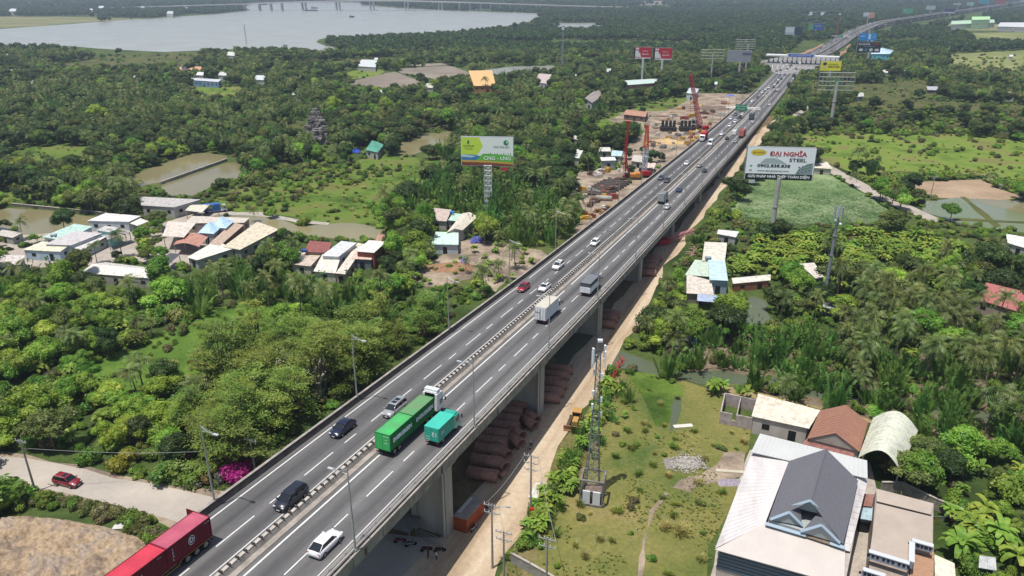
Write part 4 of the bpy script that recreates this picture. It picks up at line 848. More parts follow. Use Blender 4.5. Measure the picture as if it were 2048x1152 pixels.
house('light blue pyramid roof, the nearer of two', [(396, 466), (428, 468), (446, 452), (412, 449)], 4.8, 'hip', '9db8cc', 'a8a8a4', 2)
house('light blue pyramid roof, the farther of two', [(424, 455), (452, 457), (468, 443), (436, 440)], 5.2, 'hip', 'a6c0d2', 'a8a8a4', 2.2)
house('long beige roof behind the light blue pyramids', [(370, 447), (488, 446), (500, 438), (384, 434)], 4.2, 'mono', 'ada59a', '8c8078', .3)
house('brown-grey long roof right of the light blue pyramids', [(418, 488), (440, 492), (488, 452), (466, 447)], 4, 'mono', 'a08c7c', '6a5448', .3)
house('cream roofed long house right of the brown-grey roof', [(446, 494), (480, 500), (558, 462), (515, 446)], 4.2, 'mono', 'b5ad98', '8c8a82', .4, rc2='a08c78')
house('white roof strip among the trees below the rusty canopy', [(374, 515), (394, 521), (469, 499), (432, 484)], 3.6, 'mono', 'bcbbb2', 'a0a09a', .3)
house('dark charcoal roof panel in the village yard', [(312, 529), (331, 534), (361, 511), (341, 508)], 2.8, 'mono', '4a4a4c', '6a6a6a', .3, open_=True, name='carport', cat='carport')
house('broad white gabled roof at the lower edge of the village', [(160, 546), (300, 557), (308, 537), (212, 525)], 3.8, 'gable', 'bab6b0', '9c9890', 1.0)
house('maroon-brown roof at the left end of the row by the canal', [(608, 504), (656, 506), (664, 488), (620, 484)], 4.6, 'mono', '7a4a44', '8a7a70', .4)
house('beige flat-roofed annexe below the maroon roof', [(583, 529), (621, 533), (646, 507), (597, 504)], 3.2, 'mono', 'ad9f92', 'b0aca6', .1)
house('grey-white roof with two vents between maroon and brick houses', [(643, 512), (677, 514), (714, 488), (683, 484)], 5.4, 'mono', 'b2b4b6', 'b8bcbe', .3)
house('white lean-to in front of the roof with two vents', [(627, 543), (671, 547), (681, 521), (645, 513)], 3.4, 'mono', 'bbb6ac', 'b8b4ac', .6)
house('narrow cream roof left of the brick house', [(671, 547), (690, 549), (731, 491), (716, 488)], 3.8, 'mono', 'b5aea2', '9a8a80', .3)
house('white-roofed house with a tall red brick side wall', [(712, 503), (748, 506), (773, 485), (738, 482)], 6.6, 'mono', 'c0bdb8', '8c5546', .2)
house('pinkish awning roof on the front of the brick house', [(703, 518), (743, 520), (747, 506), (714, 505)], 4.2, 'mono', 'b39f92', '6a7074', .5, rc2='a08a80')
house('small rusty-brown shed roof behind the brick house', [(750, 483), (775, 485), (781, 473), (756, 470)], 3, 'mono', '94735f', '6a5a50', .3, name='shed', cat='shed')
house('taupe-roofed house with a dark doorway facing the camera', [(853, 441), (893, 443), (903, 425), (858, 420)], 4, 'mono', 'a3958c', 'b5b0a6', .9)
house('long cream gabled roof with red eaves below the CNG billboard', [(893, 466), (925, 461), (955, 434), (925, 427)], 4.6, 'gable', 'b8b1a4', 'a8a49c', 1.0, axis=1)
house('small mint roof left of the long cream gable', [(896, 441), (916, 443), (930, 430), (906, 428)], 3.6, 'mono', '9fb8aa', 'a8a49c', .2)
house('pale mint flat roof with white walls above the red soil', [(862, 489), (917, 490), (917, 467), (871, 465)], 4, 'mono', 'a9bfb4', 'b4bac0', .2)
house('green hipped roof by the marsh pool with a blue tarpaulin beside it', [(731, 300), (755, 305), (768, 290), (744, 281)], 4.6, 'hip', '4f8a78', 'a8a8a4', 1.5)
# wood and construction side
house('grey gabled villa with a columned porch in the trees', [(1160, 204), (1184, 206), (1208, 190), (1185, 184)], 5, 'gable', '8a807c', 'b0b4b6', 2.2, axis=1)
house('brown thatch-coloured long roof at the edge of the construction ground', [(1247, 229), (1291, 234), (1297, 224), (1255, 219)], 4, 'gable', '9a7460', '6a5a50', 1.0)
house('beige-roofed cottage in the palms left of the red billboards', [(1067, 164), (1095, 168), (1103, 154), (1078, 152)], 5, 'mono', 'ab9d98', 'b0b0b4', 2)
house('large orange-yellow sloping roof with a palm in front', [(948, 172), (992, 172), (984, 153), (937, 154)], 6, 'mono', 'bf9a68', 'a5764c', 5)
house('mint and pink roofs below the twin red billboards', [(1244, 171), (1312, 166), (1315, 158), (1246, 162)], 4, 'mono', 'a8b8b0', 'a06a74', .3)
house('white two-storey house behind the far crane', [(1373, 186), (1392, 188), (1398, 178), (1378, 176)], 6, 'hip', 'b0b6b8', 'b8bcbe', 1)
house('white roof in the trees left of the construction ground', [(1135, 276), (1156, 280), (1166, 273), (1140, 265)], 3.4, 'mono', 'b8b5ad', '9a9890', .2)
house('bright white tin roof left of the red drilling rig', [(1134, 314), (1158, 317), (1167, 301), (1146, 299)], 3.6, 'mono', 'b9bab4', 'a8a8a4', .3)
house('white container-like site office with a dark gate by the drilling rig', [(1203, 322), (1233, 321), (1229, 314), (1200, 315)], 4.5, 'flat', 'b9bab4', 'a4a6a6')
for i, (q, c_, lb) in enumerate((([(1196, 303), (1222, 303), (1220, 296), (1200, 296)], 'b5b3aa', 'cream tin roof behind the red drilling rig'), ([(1222, 312), (1243, 313), (1246, 304), (1224, 302)], '9fb4bc', 'bluish tin roof behind the red drilling rig'),
    ([(1262, 322), (1290, 326), (1296, 315), (1268, 311)], 'aaa49c', 'weathered roof between the rig masts'), ([(1288, 335), (1308, 338), (1312, 328), (1294, 325)], 'b9a8a0', 'pinkish roof at the foot of the lattice crane'))): house(lb, q, 3.5, 'mono', c_, '9a9690', .3)
# right side
house('cream tin roof, topmost of the cluster by the brook', [(1404, 522), (1450, 522), (1454, 488), (1409, 486)], 4.4, 'mono', 'b5b1a4', 'a09c94', .3)
house('light blue roof with a grey-blue gable wall in the cluster by the brook', [(1419, 560), (1456, 562), (1450, 524), (1416, 522)], 5.2, 'mono', '9fb4c0', '8a9aa8', .3)
house('pale green and tan roof left of the light blue one', [(1370, 550), (1419, 554), (1416, 524), (1390, 521)], 3.8, 'mono', 'a0b2a4', '8c8c84', .2, rc2='a89c88')
house('beige roof nearest the brook', [(1373, 587), (1428, 590), (1422, 563), (1373, 550)], 3.6, 'mono', 'b1a99f', '7c746c', .2)
house('small bluish terrace roof over the brook bank', [(1394, 602), (1440, 606), (1436, 592), (1395, 589)], 2.6, 'mono', '8e9aae', '4c4a48', .1, open_=True, name='porch', cat='porch')
house('long narrow white roof over a brick wall right of the light blue roof', [(1466, 568), (1541, 561), (1541, 551), (1463, 558)], 3, 'mono', 'b4b1a8', '94604c', .2)
house('white corrugated roof scrap above the cluster in the bushes', [(1434, 468), (1472, 475), (1478, 464), (1436, 460)], 2.6, 'mono', 'b8b8b6', '9c9c98', .1, name='shed', cat='shed')
house('beige roof behind the monopole', [(1598, 528), (1632, 558), (1648, 556), (1628, 527)], 4, 'mono', 'b1aaa0', '9a9690', .2)
house('small grey roof at the foot of the monopole', [(1644, 615), (1679, 621), (1672, 604), (1650, 602)], 3, 'mono', '85868a', '6a6a68', .5)
house('low cream roof with an open front behind the steel company billboard', [(1625, 336), (1664, 338), (1655, 326), (1622, 322)], 3.6, 'mono', 'b8b2a2', 'a8a396', .3)
house('white roof cut by the right edge behind the dark trees', [(2014, 486), (2062, 500), (2072, 480), (2012, 470)], 4, 'mono', 'bcbab4', 'a8a8a4', .3)
house('red-brown gabled roof at the right edge among coconut palms', [(1944, 596), (2040, 625), (2080, 590), (1992, 568)], 4.6, 'gable', '8c5450', '9a8a80', 2.2, rc2='9a6660')
house('grey tin roof under the far steel grid', [(1706, 194), (1728, 193), (1727, 187), (1716, 186)], 3.4, 'mono', 'a6a69e', '9a9a90', .4)
house('grey roof alone in the far right scrub', [(1855, 180), (1886, 181), (1878, 174), (1853, 174)], 3.4, 'mono', '9c9ca2', '5a5a5c', .4)
house('bright turquoise-walled hall behind the black billboard', [(1738, 108), (1780, 108), (1788, 101), (1745, 98)], 8, 'hip', 'a8bcc8', '6fc0d0', 3)
house('long pale factory hall near the top right corner', [(1902, 49), (1990, 45), (1988, 40), (1903, 43)], 9, 'mono', 'a0b8a0', 'b5c0b8', 1, name='factory_hall', cat='factory')
house('light green raised roof on the factory near the top right corner', [(1944, 40), (1980, 39), (1980, 34), (1944, 34.5)], 16, 'mono', '9fc490', 'a8c8a0', 1, name='factory_hall', cat='factory')
house('white long factory shed cut by the right edge', [(1995, 53), (2060, 55), (2060, 46), (2000, 46)], 8, 'mono', 'b5b8b8', 'a8a8a4', 1, name='factory_hall', cat='factory')
# small roofs scattered through the far woods
FARH = [((228, 148, 8), 'b8bab4', 'white roof far left in the wood, the leftmost of a pair'), ((272, 155, 12), 'b9b9b6', 'stepped white roof far left in the wood, the rightmost of a pair'), ((62, 165, 14), 'b2b4b8', 'whitish house with a side wing at the far left'), ((368, 133, 10), 'a0a0a0', 'small grey hut by the orange field far left'),
        ((400, 148, 16), 'bcbcbc', 'white low roof left of the long blue-walled hall'), ((445, 148, 18), 'b0b0b0', 'white roofs behind the yellow tree'), ((20, 140, 14), 'a8b4b0', 'pale roof at the left border under the river'), ((12, 110, 8), 'a8a8a8', 'tiny roof at the left border near the river bank'), ((75, 112, 9), 'b06a54', 'small orange roof near the river bank'), ((93, 108, 8), 'b8705a', 'small orange roof right behind another one'),
        ((462, 108, 20), 'b4b8b0', 'thin white roofs in the palm wood below the river'), ((735, 127, 40), 'b0b4b4', 'long white roof with pale blue wall by the grey ponds'), ((752, 118, 8), 'b9b9b9', 'small bright roof above the long white one'), ((760, 184, 14), 'b9bcc0', 'bright white roof in the middle woods'), ((590, 188, 12), 'aaa8a4', 'small white roof with a red wall in the middle woods'),
        ((860, 172, 22), 'aca9a2', 'pale roofs in a clearing below the grey ponds'), ((880, 181, 10), 'b6b4b0', 'small pale roof beside the clearing roofs'), ((520, 156, 24), 'b0b4b8', 'white roofs on the left of the small palm grove'), ((1215, 141, 16), 'b4b8b4', 'long thin white roof left of the twin red billboards'), ((1150, 150, 8), 'b0b0ac', 'tiny white roof among palms left of the red billboards'), ((1400, 150, 9), 'b4b4b0', 'tiny white roof beside the first bare billboard post'), ((1430, 167, 12), 'b0bcc4', 'bluish white roof below the bare billboards'), ((1482, 156, 10), 'bcb9b4', 'white roof at the foot of the grey billboard'),
        ((1770, 143, 14), 'b4b0aa', 'cream house in the trees right of the yellow billboard'), ((1808, 143, 9), 'b4b4b4', 'tiny white roof right of the cream house'), ((2022, 112, 8), 'b4bcc0', 'small white roof high at the right edge'), ((2022, 188, 18), 'a09084', 'brownish roof at the right edge above the meadow'), ((25, 20, 16), 'bcc0c4', 'white block on the far left shore'), ((202, 14, 12), 'bcc0c4', 'white block near the bridge head on the far shore'), ((285, 14, 9), 'b4b8bc', 'small white block under the bridge head'), ((340, 25, 14), 'b0b4b4', 'low white buildings on the far shore'), ((372, 14.5, 8), 'b9bcbe', 'small white block between bridge piers on land'), ((182, 19, 8), 'b0b4b8', 'tiny white block left of the larger one')]
for (x, y, w_), c_, lb in FARH:
    t = w_*.28; house(lb, [(x-w_*.5, y+t*.5), (x+w_*.4, y+t*.7), (x+w_*.5, y-t*.5), (x-w_*.3, y-t*.6)], 5 if y > 60 else 12, 'mono', c_, 'a8a8a4', .6, windows=False, ribs=False)
house('long blue-walled hall with a thin white roof by the far meadow', [(378, 160), (437, 164), (443, 160), (384, 157)], 6, 'mono', 'b4b6b8', '6f8ba6', .4)
house('white-walled building half hidden under the feathery trees by the parapet', [(540, 760), (640, 768), (664, 722), (560, 706)], 4, 'mono', 'a8a49a', 'b0aca6', .4)
CLEAR.pop(); CLEAR.pop()
patch('orange_plot', [(340, 138), (360, 134), (412, 132), (412, 138), (372, 143)], .05, M('orange_soil', 'b98d6c', .9, vary=.1), 1, 8)
sheet('paved_yard', [(1390, 1300), (1432, 1100), (1500, 900), (1740, 925), (1760, 1000), (1735, 1300)], .035, m_yard, .2, 3, 9)
# compound at the bottom right
def W(px, py, z): return G(px, py, z)
CLEAR.append([(1500, 860), (1740, 905), (1750, 960), (1870, 1005), (1915, 1120), (1915, 1300), (1400, 1300), (1425, 1090)]); CLEAR.append([(1436, 780), (1515, 790), (1640, 820), (1742, 845), (1790, 822), (1835, 850), (1800, 945), (1700, 915), (1600, 890), (1500, 850)])
r = house('long low white house with a cream curved-edge roof next to the ruin', [(1503, 833), (1618, 858), (1640, 824), (1516, 791)], 3.6, 'mono', 'b9b1a2', 'b3aaa6', .3)
r = house('red clay-tiled gabled house between the cream roof and the white vault', [(1614, 878), (1720, 905), (1736, 845), (1640, 822)], 3.8, 'gable', '7f5a4a', 'a09890', 2.4, rc2='96705c', axis=1, ribs=True)
r = house('maroon lean-to roof in panels in front of the clay-tiled house', [(1604, 888), (1706, 915), (1712, 900), (1618, 877)], 3.0, 'mono', '7c5750', '8a8078', .4)
r = house('white barrel-vaulted shed roof with an open dark front', [(1716, 916), (1800, 942), (1836, 862), (1746, 836)], 4.2, 'vault', 'b3b4a4', '5a4038', 2.6, open_=True, name='vaulted_shed', cat='shed', rc2='a3a698')
q = [(1442, 823), (1506, 836), (1514, 800), (1450, 786)]; P = [G(x, y, 2.6) for x, y in q]; c = sum(P, Vector())/4; c.z = 0; r = thing('roofless_ruin', 'roofless white ruin with stained walls at the left end of the long house', 'ruin', c); mw = M('wall_ruin', 'b3a8a6', .9, vary=.25, scale=1.2, col2='8f8680')
for i in range(4):
    a, e = P[i].copy(), P[(i+1) % 4].copy(); a.z = e.z = 0; d = (e-a).normalized(); nr = Vector((d.y, -d.x, 0)); L = (e-a).length
    for t0, t1, hh in ((0, .36, 2.6), (.36, .5, 1.2 if i == 0 else 2.6), (.5, 1, 2.6)):
        b = MB(c); m_ = a+d*L*(t0+t1)/2; b.box((m_.x, m_.y, hh/2), (L*(t1-t0), .2, hh), ax=(d, nr, Vector((0, 0, 1)))); b.build('wall', mw, r)
a, e = P[0].lerp(P[1], .5), P[3].lerp(P[2], .5); b = MB(c); m_ = (a+e)/2; b.box((m_.x, m_.y, 1.2), ((e-a).length, .18, 2.4), ax=((e-a).normalized(), Vector((1, 0, 0)), Vector((0, 0, 1)))); b.build('wall', mw, r)
# the large white house with the grey tiled gable
c = G(1590, 1000, 0); r = thing('villa', 'large house with white tin roofs around a grey tiled gable with light blue trim', 'house', c); U = Vector((0, 0, 1))
m_tin = sheetmat('white_tin', ['a59f9c', 'c0bcba', 'c8c6c4'], .35, rough=.5, stretch=(.9, .25, 1, R(-18)), scale2=2, amt2=.05, spec=.3); m_tinf = M('cream_tin', 'b9b2ab', .55, vary=.05, scale=.3); m_tile = M('grey_tile', '66666c', .7, vary=.12, scale=4, bump=.1)
def roofq(name, pts, m, ribs=0, th=.1, dirn=0, rt=.05):
    v = [W(*p) for p in pts]; n = len(v); b = MB(c); b.faces([p+U*th for p in v]+v, [tuple(range(n)), tuple(range(n, 2*n))[::-1]]+[(i, (i+1) % n, n+(i+1) % n, n+i) for i in range(n)][::1])
    if ribs and n == 4:
        for j in range(1, ribs):
            t = j/ribs; s0, s1 = (v[0].lerp(v[1], t), v[3].lerp(v[2], t)) if not dirn else (v[0].lerp(v[3], t), v[1].lerp(v[2], t)); b.bar(s0+U*(th+.01), s1+U*(th+.01), rt)
    return b.build(name, m, r)
roofq('roof', [(1502, 905, 6.6), (1735, 958, 6.6), (1734, 922, 7.6), (1520, 868, 7.6)], M('pale_tin', 'b2b4b2', .55, vary=.04, scale=.3), 26)
roofq('roof', [(1430, 1098, 5.2), (1530, 1048, 6.0), (1577, 925, 6.4), (1503, 906, 5.8)], m_tin, 22, dirn=1)
roofq('roof', [(1430, 1100, 5.2), (1440, 1103, 5.2), (1688, 1172, 5.2), (1690, 1095, 6.3), (1532, 1046, 6.3)], m_tinf)
roofq('roof', [(1686, 1100, 5.4), (1700, 1104, 5.2), (1735, 962, 5.6), (1714, 955, 6.2)], m_tin, 12, dirn=1)
RA, RB = (1652, 899, 10.6), (1622, 1004, 10.4)   # ridge
roofq('tiled_roof', [(1536, 1042, 7.0), (1578, 923, 7.0), RA, RB], m_tile, 15, dirn=1, rt=.07); roofq('tiled_roof', [(1716, 962, 7.0), (1686, 1090, 7.0), RB, RA], m_tile, 15, dirn=1, rt=.07)
b = MB(c); b.bar(W(*RA)+U*.15, W(*RB)+U*.15, .2); b.build('ridge_cap', m_tile, r)
m_btrim = M('pale_blue_trim', '94a6b4', .5); m_gab = M('gable_wall', '9aa0a0', .8, vary=.1)
def dormer(L, A, R_, back):
    l, a, q_ = W(*L), W(*A), W(*R_); b = MB(c); b.face([l, q_, a]); b.build('gable', m_gab, r); b = MB(c); b.bar(l+U*.1, a+U*.1, .42); b.bar(a+U*.1, q_+U*.1, .42); b.build('trim', m_btrim, r)
    bk = W(*back); b = MB(c); b.face([l, a, bk]); b.face([a, q_, bk]); b.build('dormer_roof', m_tile, r)
dormer((1541, 1040, 7.2), (1578, 1026, 8.9), (1604, 1052, 7.2), (1600, 998, 9.2)); dormer((1602, 1064, 7.2), (1643, 1052, 9.2), (1679, 1087, 7.2), (1650, 1010, 9.2)); dormer((1585, 1014, 8.6), (1620, 1003, 10.5), (1648, 1030, 8.6), (1626, 992, 10.5))
b = MB(c); b.bar(W(1531, 1047, 6.8), W(1612, 1071, 6.8), .5); b.bar(W(1660, 1086, 6.8), W(1690, 1096, 6.8), .5); b.build('fascia', m_btrim, r)
b = MB(c); b.bar(W(1610, 1069, 6.7), W(1665, 1087, 6.7), .7); b.build('balcony_rail', M('wood_slats', '7a6c5c', .8, vary=.3, scale=3), r)
foot = [W(1438, 1096, 4.9), W(1690, 1168, 4.9), W(1732, 955, 4.9), W(1508, 905, 4.9)]
b = MB(c); b.prism([(p.x, p.y) for p in foot], 0, 4.9); b.build('wall', M('villa_wall', 'a39d96', .85, vary=.1), r)
up_ = [W(1538, 1040, 6.9), W(1686, 1088, 6.9), W(1714, 962, 6.9), W(1580, 925, 6.9)]; b = MB(c); b.prism([(p.x, p.y) for p in up_], 4.8, 6.95); b.build('upper_wall', m_gab, r)
a, e = foot[0].copy(), foot[1].copy(); d = (e-a).normalized(); nr = Vector((d.y, -d.x, 0)); b = MB(c); m_ = a+d*((e-a).length/2)+nr*.06; b.box((m_.x, m_.y, 3.2), ((e-a).length, .08, 3.4), ax=(d, nr, U)); b.build('glass_block_wall', M('navy_wall', '222c38', .4, spec=.6), r)
b = MB(c)
for k in range(46):
    for j in range(6):
        t = a+d*((e-a).length*(k+.5*(j % 2)+.3)/46.5)+nr*.12; b.box((t.x, t.y, 1.8+j*.56), (.36, .04, .36), ax=((d+U*.0).normalized(), nr, U))
b.build('block_pattern', M('block_teal', '4d6878', .4), r)
# beige flat-roofed building
c = G(1800, 1060, 0); r = thing('flat_roofed_house', 'beige flat-roofed building with a blue-grey perforated parapet, right of the tiled gable', 'house', c); m_bei = M('beige_roof', 'a2968a', .8, vary=.07, scale=.4)
roofq('roof', [(1753, 1003, 6.2), (1862, 1030, 6.2), (1867, 1008, 6.6), (1752, 978, 6.6)], m_bei); b = MB(c); b.prism([tuple(W(*q_, 6))[:2] for q_ in ((1740, 1102), (1820, 1124), (1822, 1086), (1862, 1096), (1864, 1034), (1753, 1007))], 5.95, 6.06); b.build('roof', m_bei, r)
b = MB(c); pr = [W(1736, 1168, 4.2), W(1864, 1190, 4.2), W(1867, 1008, 4.2), W(1750, 985, 4.2)]; b.prism([(p.x, p.y) for p in pr], 0, 4.2); b.build('wall', M('beige_wall', 'a09488', .85, vary=.1), r)
b = MB(c); pr = [W(1742, 1100, 5.9), W(1819, 1122, 5.9), W(1819, 1085, 5.9), W(1861, 1095, 5.9), W(1866, 1010, 5.9), W(1752, 980, 5.9)]; b.prism([(p.x, p.y) for p in pr], 4.0, 5.9); b.build('upper_wall', M('beige_wall2', '8f857b', .85, vary=.1), r)
m_par2 = M('slate_parapet', '8d96a6', .7, vary=.1); 
for a_, e_ in (((1737, 1106), (1818, 1131)), ((1823, 1084), (1866, 1096)), ((1822, 1128), (1823, 1088)), ((1725, 1142), (1770, 1156))):
    p0, p1 = W(*a_, 6.3), W(*e_, 6.3); d = (p1-p0).normalized(); nr = Vector((d.y, -d.x, 0)); m_ = (p0+p1)/2; b = MB(c); b.box((m_.x, m_.y, 6.1), ((p1-p0).length, .5, 1.0), ax=(d, nr, U)); b.build('parapet', m_par2, r)
    b = MB(c); b.box((m_.x, m_.y, 6.66), ((p1-p0).length, .7, .12), ax=(d, nr, U)); b.build('coping', M('white_coping', 'b9bcc0', .6), r)
    b = MB(c)
    for g_ in (.12, .5, .88):
        for k in (-1, 0, 1): t = p0+d*((p1-p0).length*g_+k*.55)+nr*.28; b.box((t.x, t.y, 6.2), (.3, .04, .4), ax=(d, nr, U))
    b.build('parapet_openings', m_wdark, r)
roofq('lower_roof', [(1735, 1165, 4.3), (1815, 1185, 4.3), (1818, 1132, 4.3), (1740, 1108, 4.3)], M('stained_beige', '9a8c80', .85, col2='857a70', scale=1.5)); roofq('lower_roof', [(1818, 1182, 4.4), (1866, 1196, 4.4), (1868, 1098, 4.4), (1824, 1090, 4.4)], M('rusty_boards', '9c7a62', .8, vary=.15, scale=3))
house('cream roof corner cut by the lower edge right of the flat roof', [(1870, 1190), (1915, 1200), (1908, 1130), (1868, 1112)], 4, 'mono', 'b9b5a4', 'a0a096', .2)
house('small green-walled hut with a grey roof near the bottom right corner', [(1957, 1136), (1993, 1142), (1990, 1118), (1958, 1114)], 2.6, 'mono', '9a9c9c', '2f5a4c', .2, name='hut', cat='hut')
house('small maroon roof in the gap between the tiled house and the flat roof', [(1718, 1012), (1744, 1014), (1748, 992), (1722, 990)], 3, 'mono', '7c5a50', '8a8078', .2, name='shed', cat='shed')
house('small blue-grey box roof in the gap between the tiled house and the flat roof', [(1720, 1038), (1744, 1042), (1745, 1015), (1721, 1013)], 2.6, 'mono', '8ea2ac', '7c8a90', .1, name='shed', cat='shed')
def wallrun(label, pts, h, col, t=.22, name='boundary_wall'):
    P_ = [G(x, y, 0) for x, y in pts]; c_ = P_[0]; r_ = thing(name, label, 'wall', c_); 
    for i in range(len(P_)-1):
        a, e = P_[i], P_[i+1]; d = (e-a).normalized(); nr = Vector((d.y, -d.x, 0)); m_ = (a+e)/2; b = MB(c_); b.box((m_.x, m_.y, h/2), ((e-a).length, t, h), ax=(d, nr, U)); b.build('wall_panel', M('wall_'+col, col, .9, vary=.25, scale=1.2), r_)
        b = MB(c_); b.box((m_.x, m_.y, h+.06), ((e-a).length+.1, t+.12, .12), ax=(d, nr, U)); b.build('coping', m_conc, r_)
wallrun('low grey compound wall running out of the bottom of the picture', [(1022, 1125), (1060, 1146), (1110, 1175)], 1.7, '8f8d88'); wallrun('stained garden wall behind the flat-roofed building', [(1760, 985), (1800, 985), (1870, 1020), (1920, 1040)], 2.0, '8c857c')
wallrun('concrete dyke between the two fish ponds', [(322, 369), (454, 322)], 1.1, '8a8880', .6, 'dyke'); wallrun('dark bank wall along the house pond', [(25, 412), (120, 421), (215, 431)], 1.0, '6a655e', .5, 'dyke')
wallrun('thin grey wall beside the fallow plot', [(1965, 358), (2002, 380)], 1.8, '6f6d68')
# under and beside the viaduct: steel casings
m_rust = M('rusted_steel', 'a37b68', .85, vary=.3, scale=1.2, col2='7d5b4e', bump=.04)
def pipe(px, py, L, rad, ang, label, z=None, m=m_rust, grp=None):
    z = rad if z is None else z; P_ = G(px, py, z); r_ = thing('steel_casing', label, 'pipe', P_, R(ang), grp); b = MB(); K = 20; v = []
    for x in (-L/2, L/2):
        for rr in (rad, rad*.93): v += [(x, math.cos(6.2832*k/K)*rr, math.sin(6.2832*k/K)*rr) for k in range(K)]
    fs = []
    for k in range(K):
        k2 = (k+1) % K; fs += [(k, 2*K+k, 2*K+k2, k2), (K+k, K+k2, 3*K+k2, 3*K+k), (k, k2, K+k2, K+k), (2*K+k, 3*K+k, 3*K+k2, 2*K+k2)]
    b.faces(v, fs); b.build('tube', m, r_, True); return r_
i = 0
for px, py in ((966, 948), (973, 922), (979, 899), (986, 883), (991, 867), (1011, 852), (1013, 837), (1020, 822), (1029, 809), (1040, 792)):
    pipe(px, py, 5.2, 1.05, -14, f'{ORD[i]} large rusty steel casing lying under the viaduct, counted from the nearest'); i += 1
for j, (px, py) in enumerate(((999, 925), (1004, 902), (1030, 880), (1032, 864), (1058, 845), (1062, 833))): pipe(px, py, 3.6, .95, -50, f'{ORD[j]} rusty casing standing askew behind the long row, counted from the nearest')
pipe(1004, 950, 1.6, .45, 60, 'short small pipe lying at the near end of the casing row')
for j, (px, py) in enumerate(((1095, 795), (1103, 782), (1110, 768), (1115, 750), (1097, 762), (1122, 738))): pipe(px, py, 5, 1.0, -8, f'{ORD[j]} rusty casing of the stack between the second and third piers, counted from the nearest')
for j, (px, py) in enumerate(((1212, 648), (1218, 636), (1208, 625), (1222, 628))): pipe(px, py, 4.6, 1.0, -12, f'{ORD[j]} rusty casing of the small stack by the creek, counted from the nearest')
for j, (px, py) in enumerate(((1293, 545), (1296, 533), (1300, 524), (1306, 516))): pipe(px, py, 5.2, 1.0, -5, f'{ORD[j]} rusty casing of the far stack between piers, counted from the nearest')
pipe(1208, 396, 6, 1.0, -14, 'single wide concrete-coloured pipe on the dirt left of the viaduct', m=m_conc)
for j in range(9): pipe(1190+j*4.4+j*1.2, 388-j*3.2, 12, .55, -16, f'{ORD[j]} dark pipe in the flat pile beside the drilling rig, counted from the camera', m=M('dark_pipe', '4a443f', .8, vary=.2), grp=None)
# orange site container, kitchen canopy, people and motorbikes under the bridge
P_ = G(936, 1040, 0); q4 = [(906, 1032), (933, 1040), (969, 1000), (944, 989)]
Q = [G(x, y, 2.6) for x, y in q4]; c = sum(Q, Vector())/4; c.z = 0; r = thing('site_container', 'rusty orange site container with a grey flat roof under the viaduct', 'container', c)
b = MB(c); b.prism([(p.x, p.y) for p in Q], 0, 2.55); b.build('wall', M('orange_rust', '95492a', .8, vary=.2, scale=1), r); b = MB(c); b.prism([(p.x*1.0, p.y) for p in Q], 2.551, 2.68); b.build('roof', M('site_roof', '8a827c', .85, vary=.15), r)
b = MB(c); m_ = (Q[0]+Q[3])/2; d = (Q[3]-Q[0]).normalized(); ce = m_+(Q[1]-Q[0])*.2; b.box((ce.x, ce.y, 2.74), ((Q[3]-Q[0]).length*.7, .5, .08), ax=(d, Vector((d.y, -d.x, 0)), U)); b.build('roof_strip', M('roof_strip', 'b0aca4', .7), r)
P_ = G(806, 1066, 0); r = thing('canopy_tent', 'grey four-sided canvas canopy on posts beside the nearest pier', 'tent', P_, R(-22)); b = MB()
b.faces([(-2.3, -1.9, 2.2), (2.3, -1.9, 2.2), (2.3, 1.9, 2.2), (-2.3, 1.9, 2.2), (0, 0, 3.1)], [(0, 1, 4), (1, 2, 4), (2, 3, 4), (3, 0, 4)]); b.build('canvas', M('canvas_grey', '6f6d6c', .9, vary=.1), r)
for x in (-2.2, 2.2):
    for y in (-1.8, 1.8): q = MB(); q.tube([(x, y, 0), (x, y, 2.3)], .05, 6); q.build('post', m_steel, r)
P_ = G(840, 1075, 0); r = thing('mesh_fence', 'thin wire fence around the foot of the nearest pier', 'fence', G(830, 1090, 0)); b = MB(G(830, 1090, 0)); pts = [G(832, 1072), G(870, 1088), G(888, 1098)]
for i in range(2):
    a, e = pts[i], pts[i+1]
    for z in (.05, .5, 1.0, 1.5): b.bar(a+U*z, e+U*z, .05)
    for k in range(12): t = a.lerp(e, k/11); b.bar(t, t+U*1.5, .04)
b.build('wire', m_steel, r)
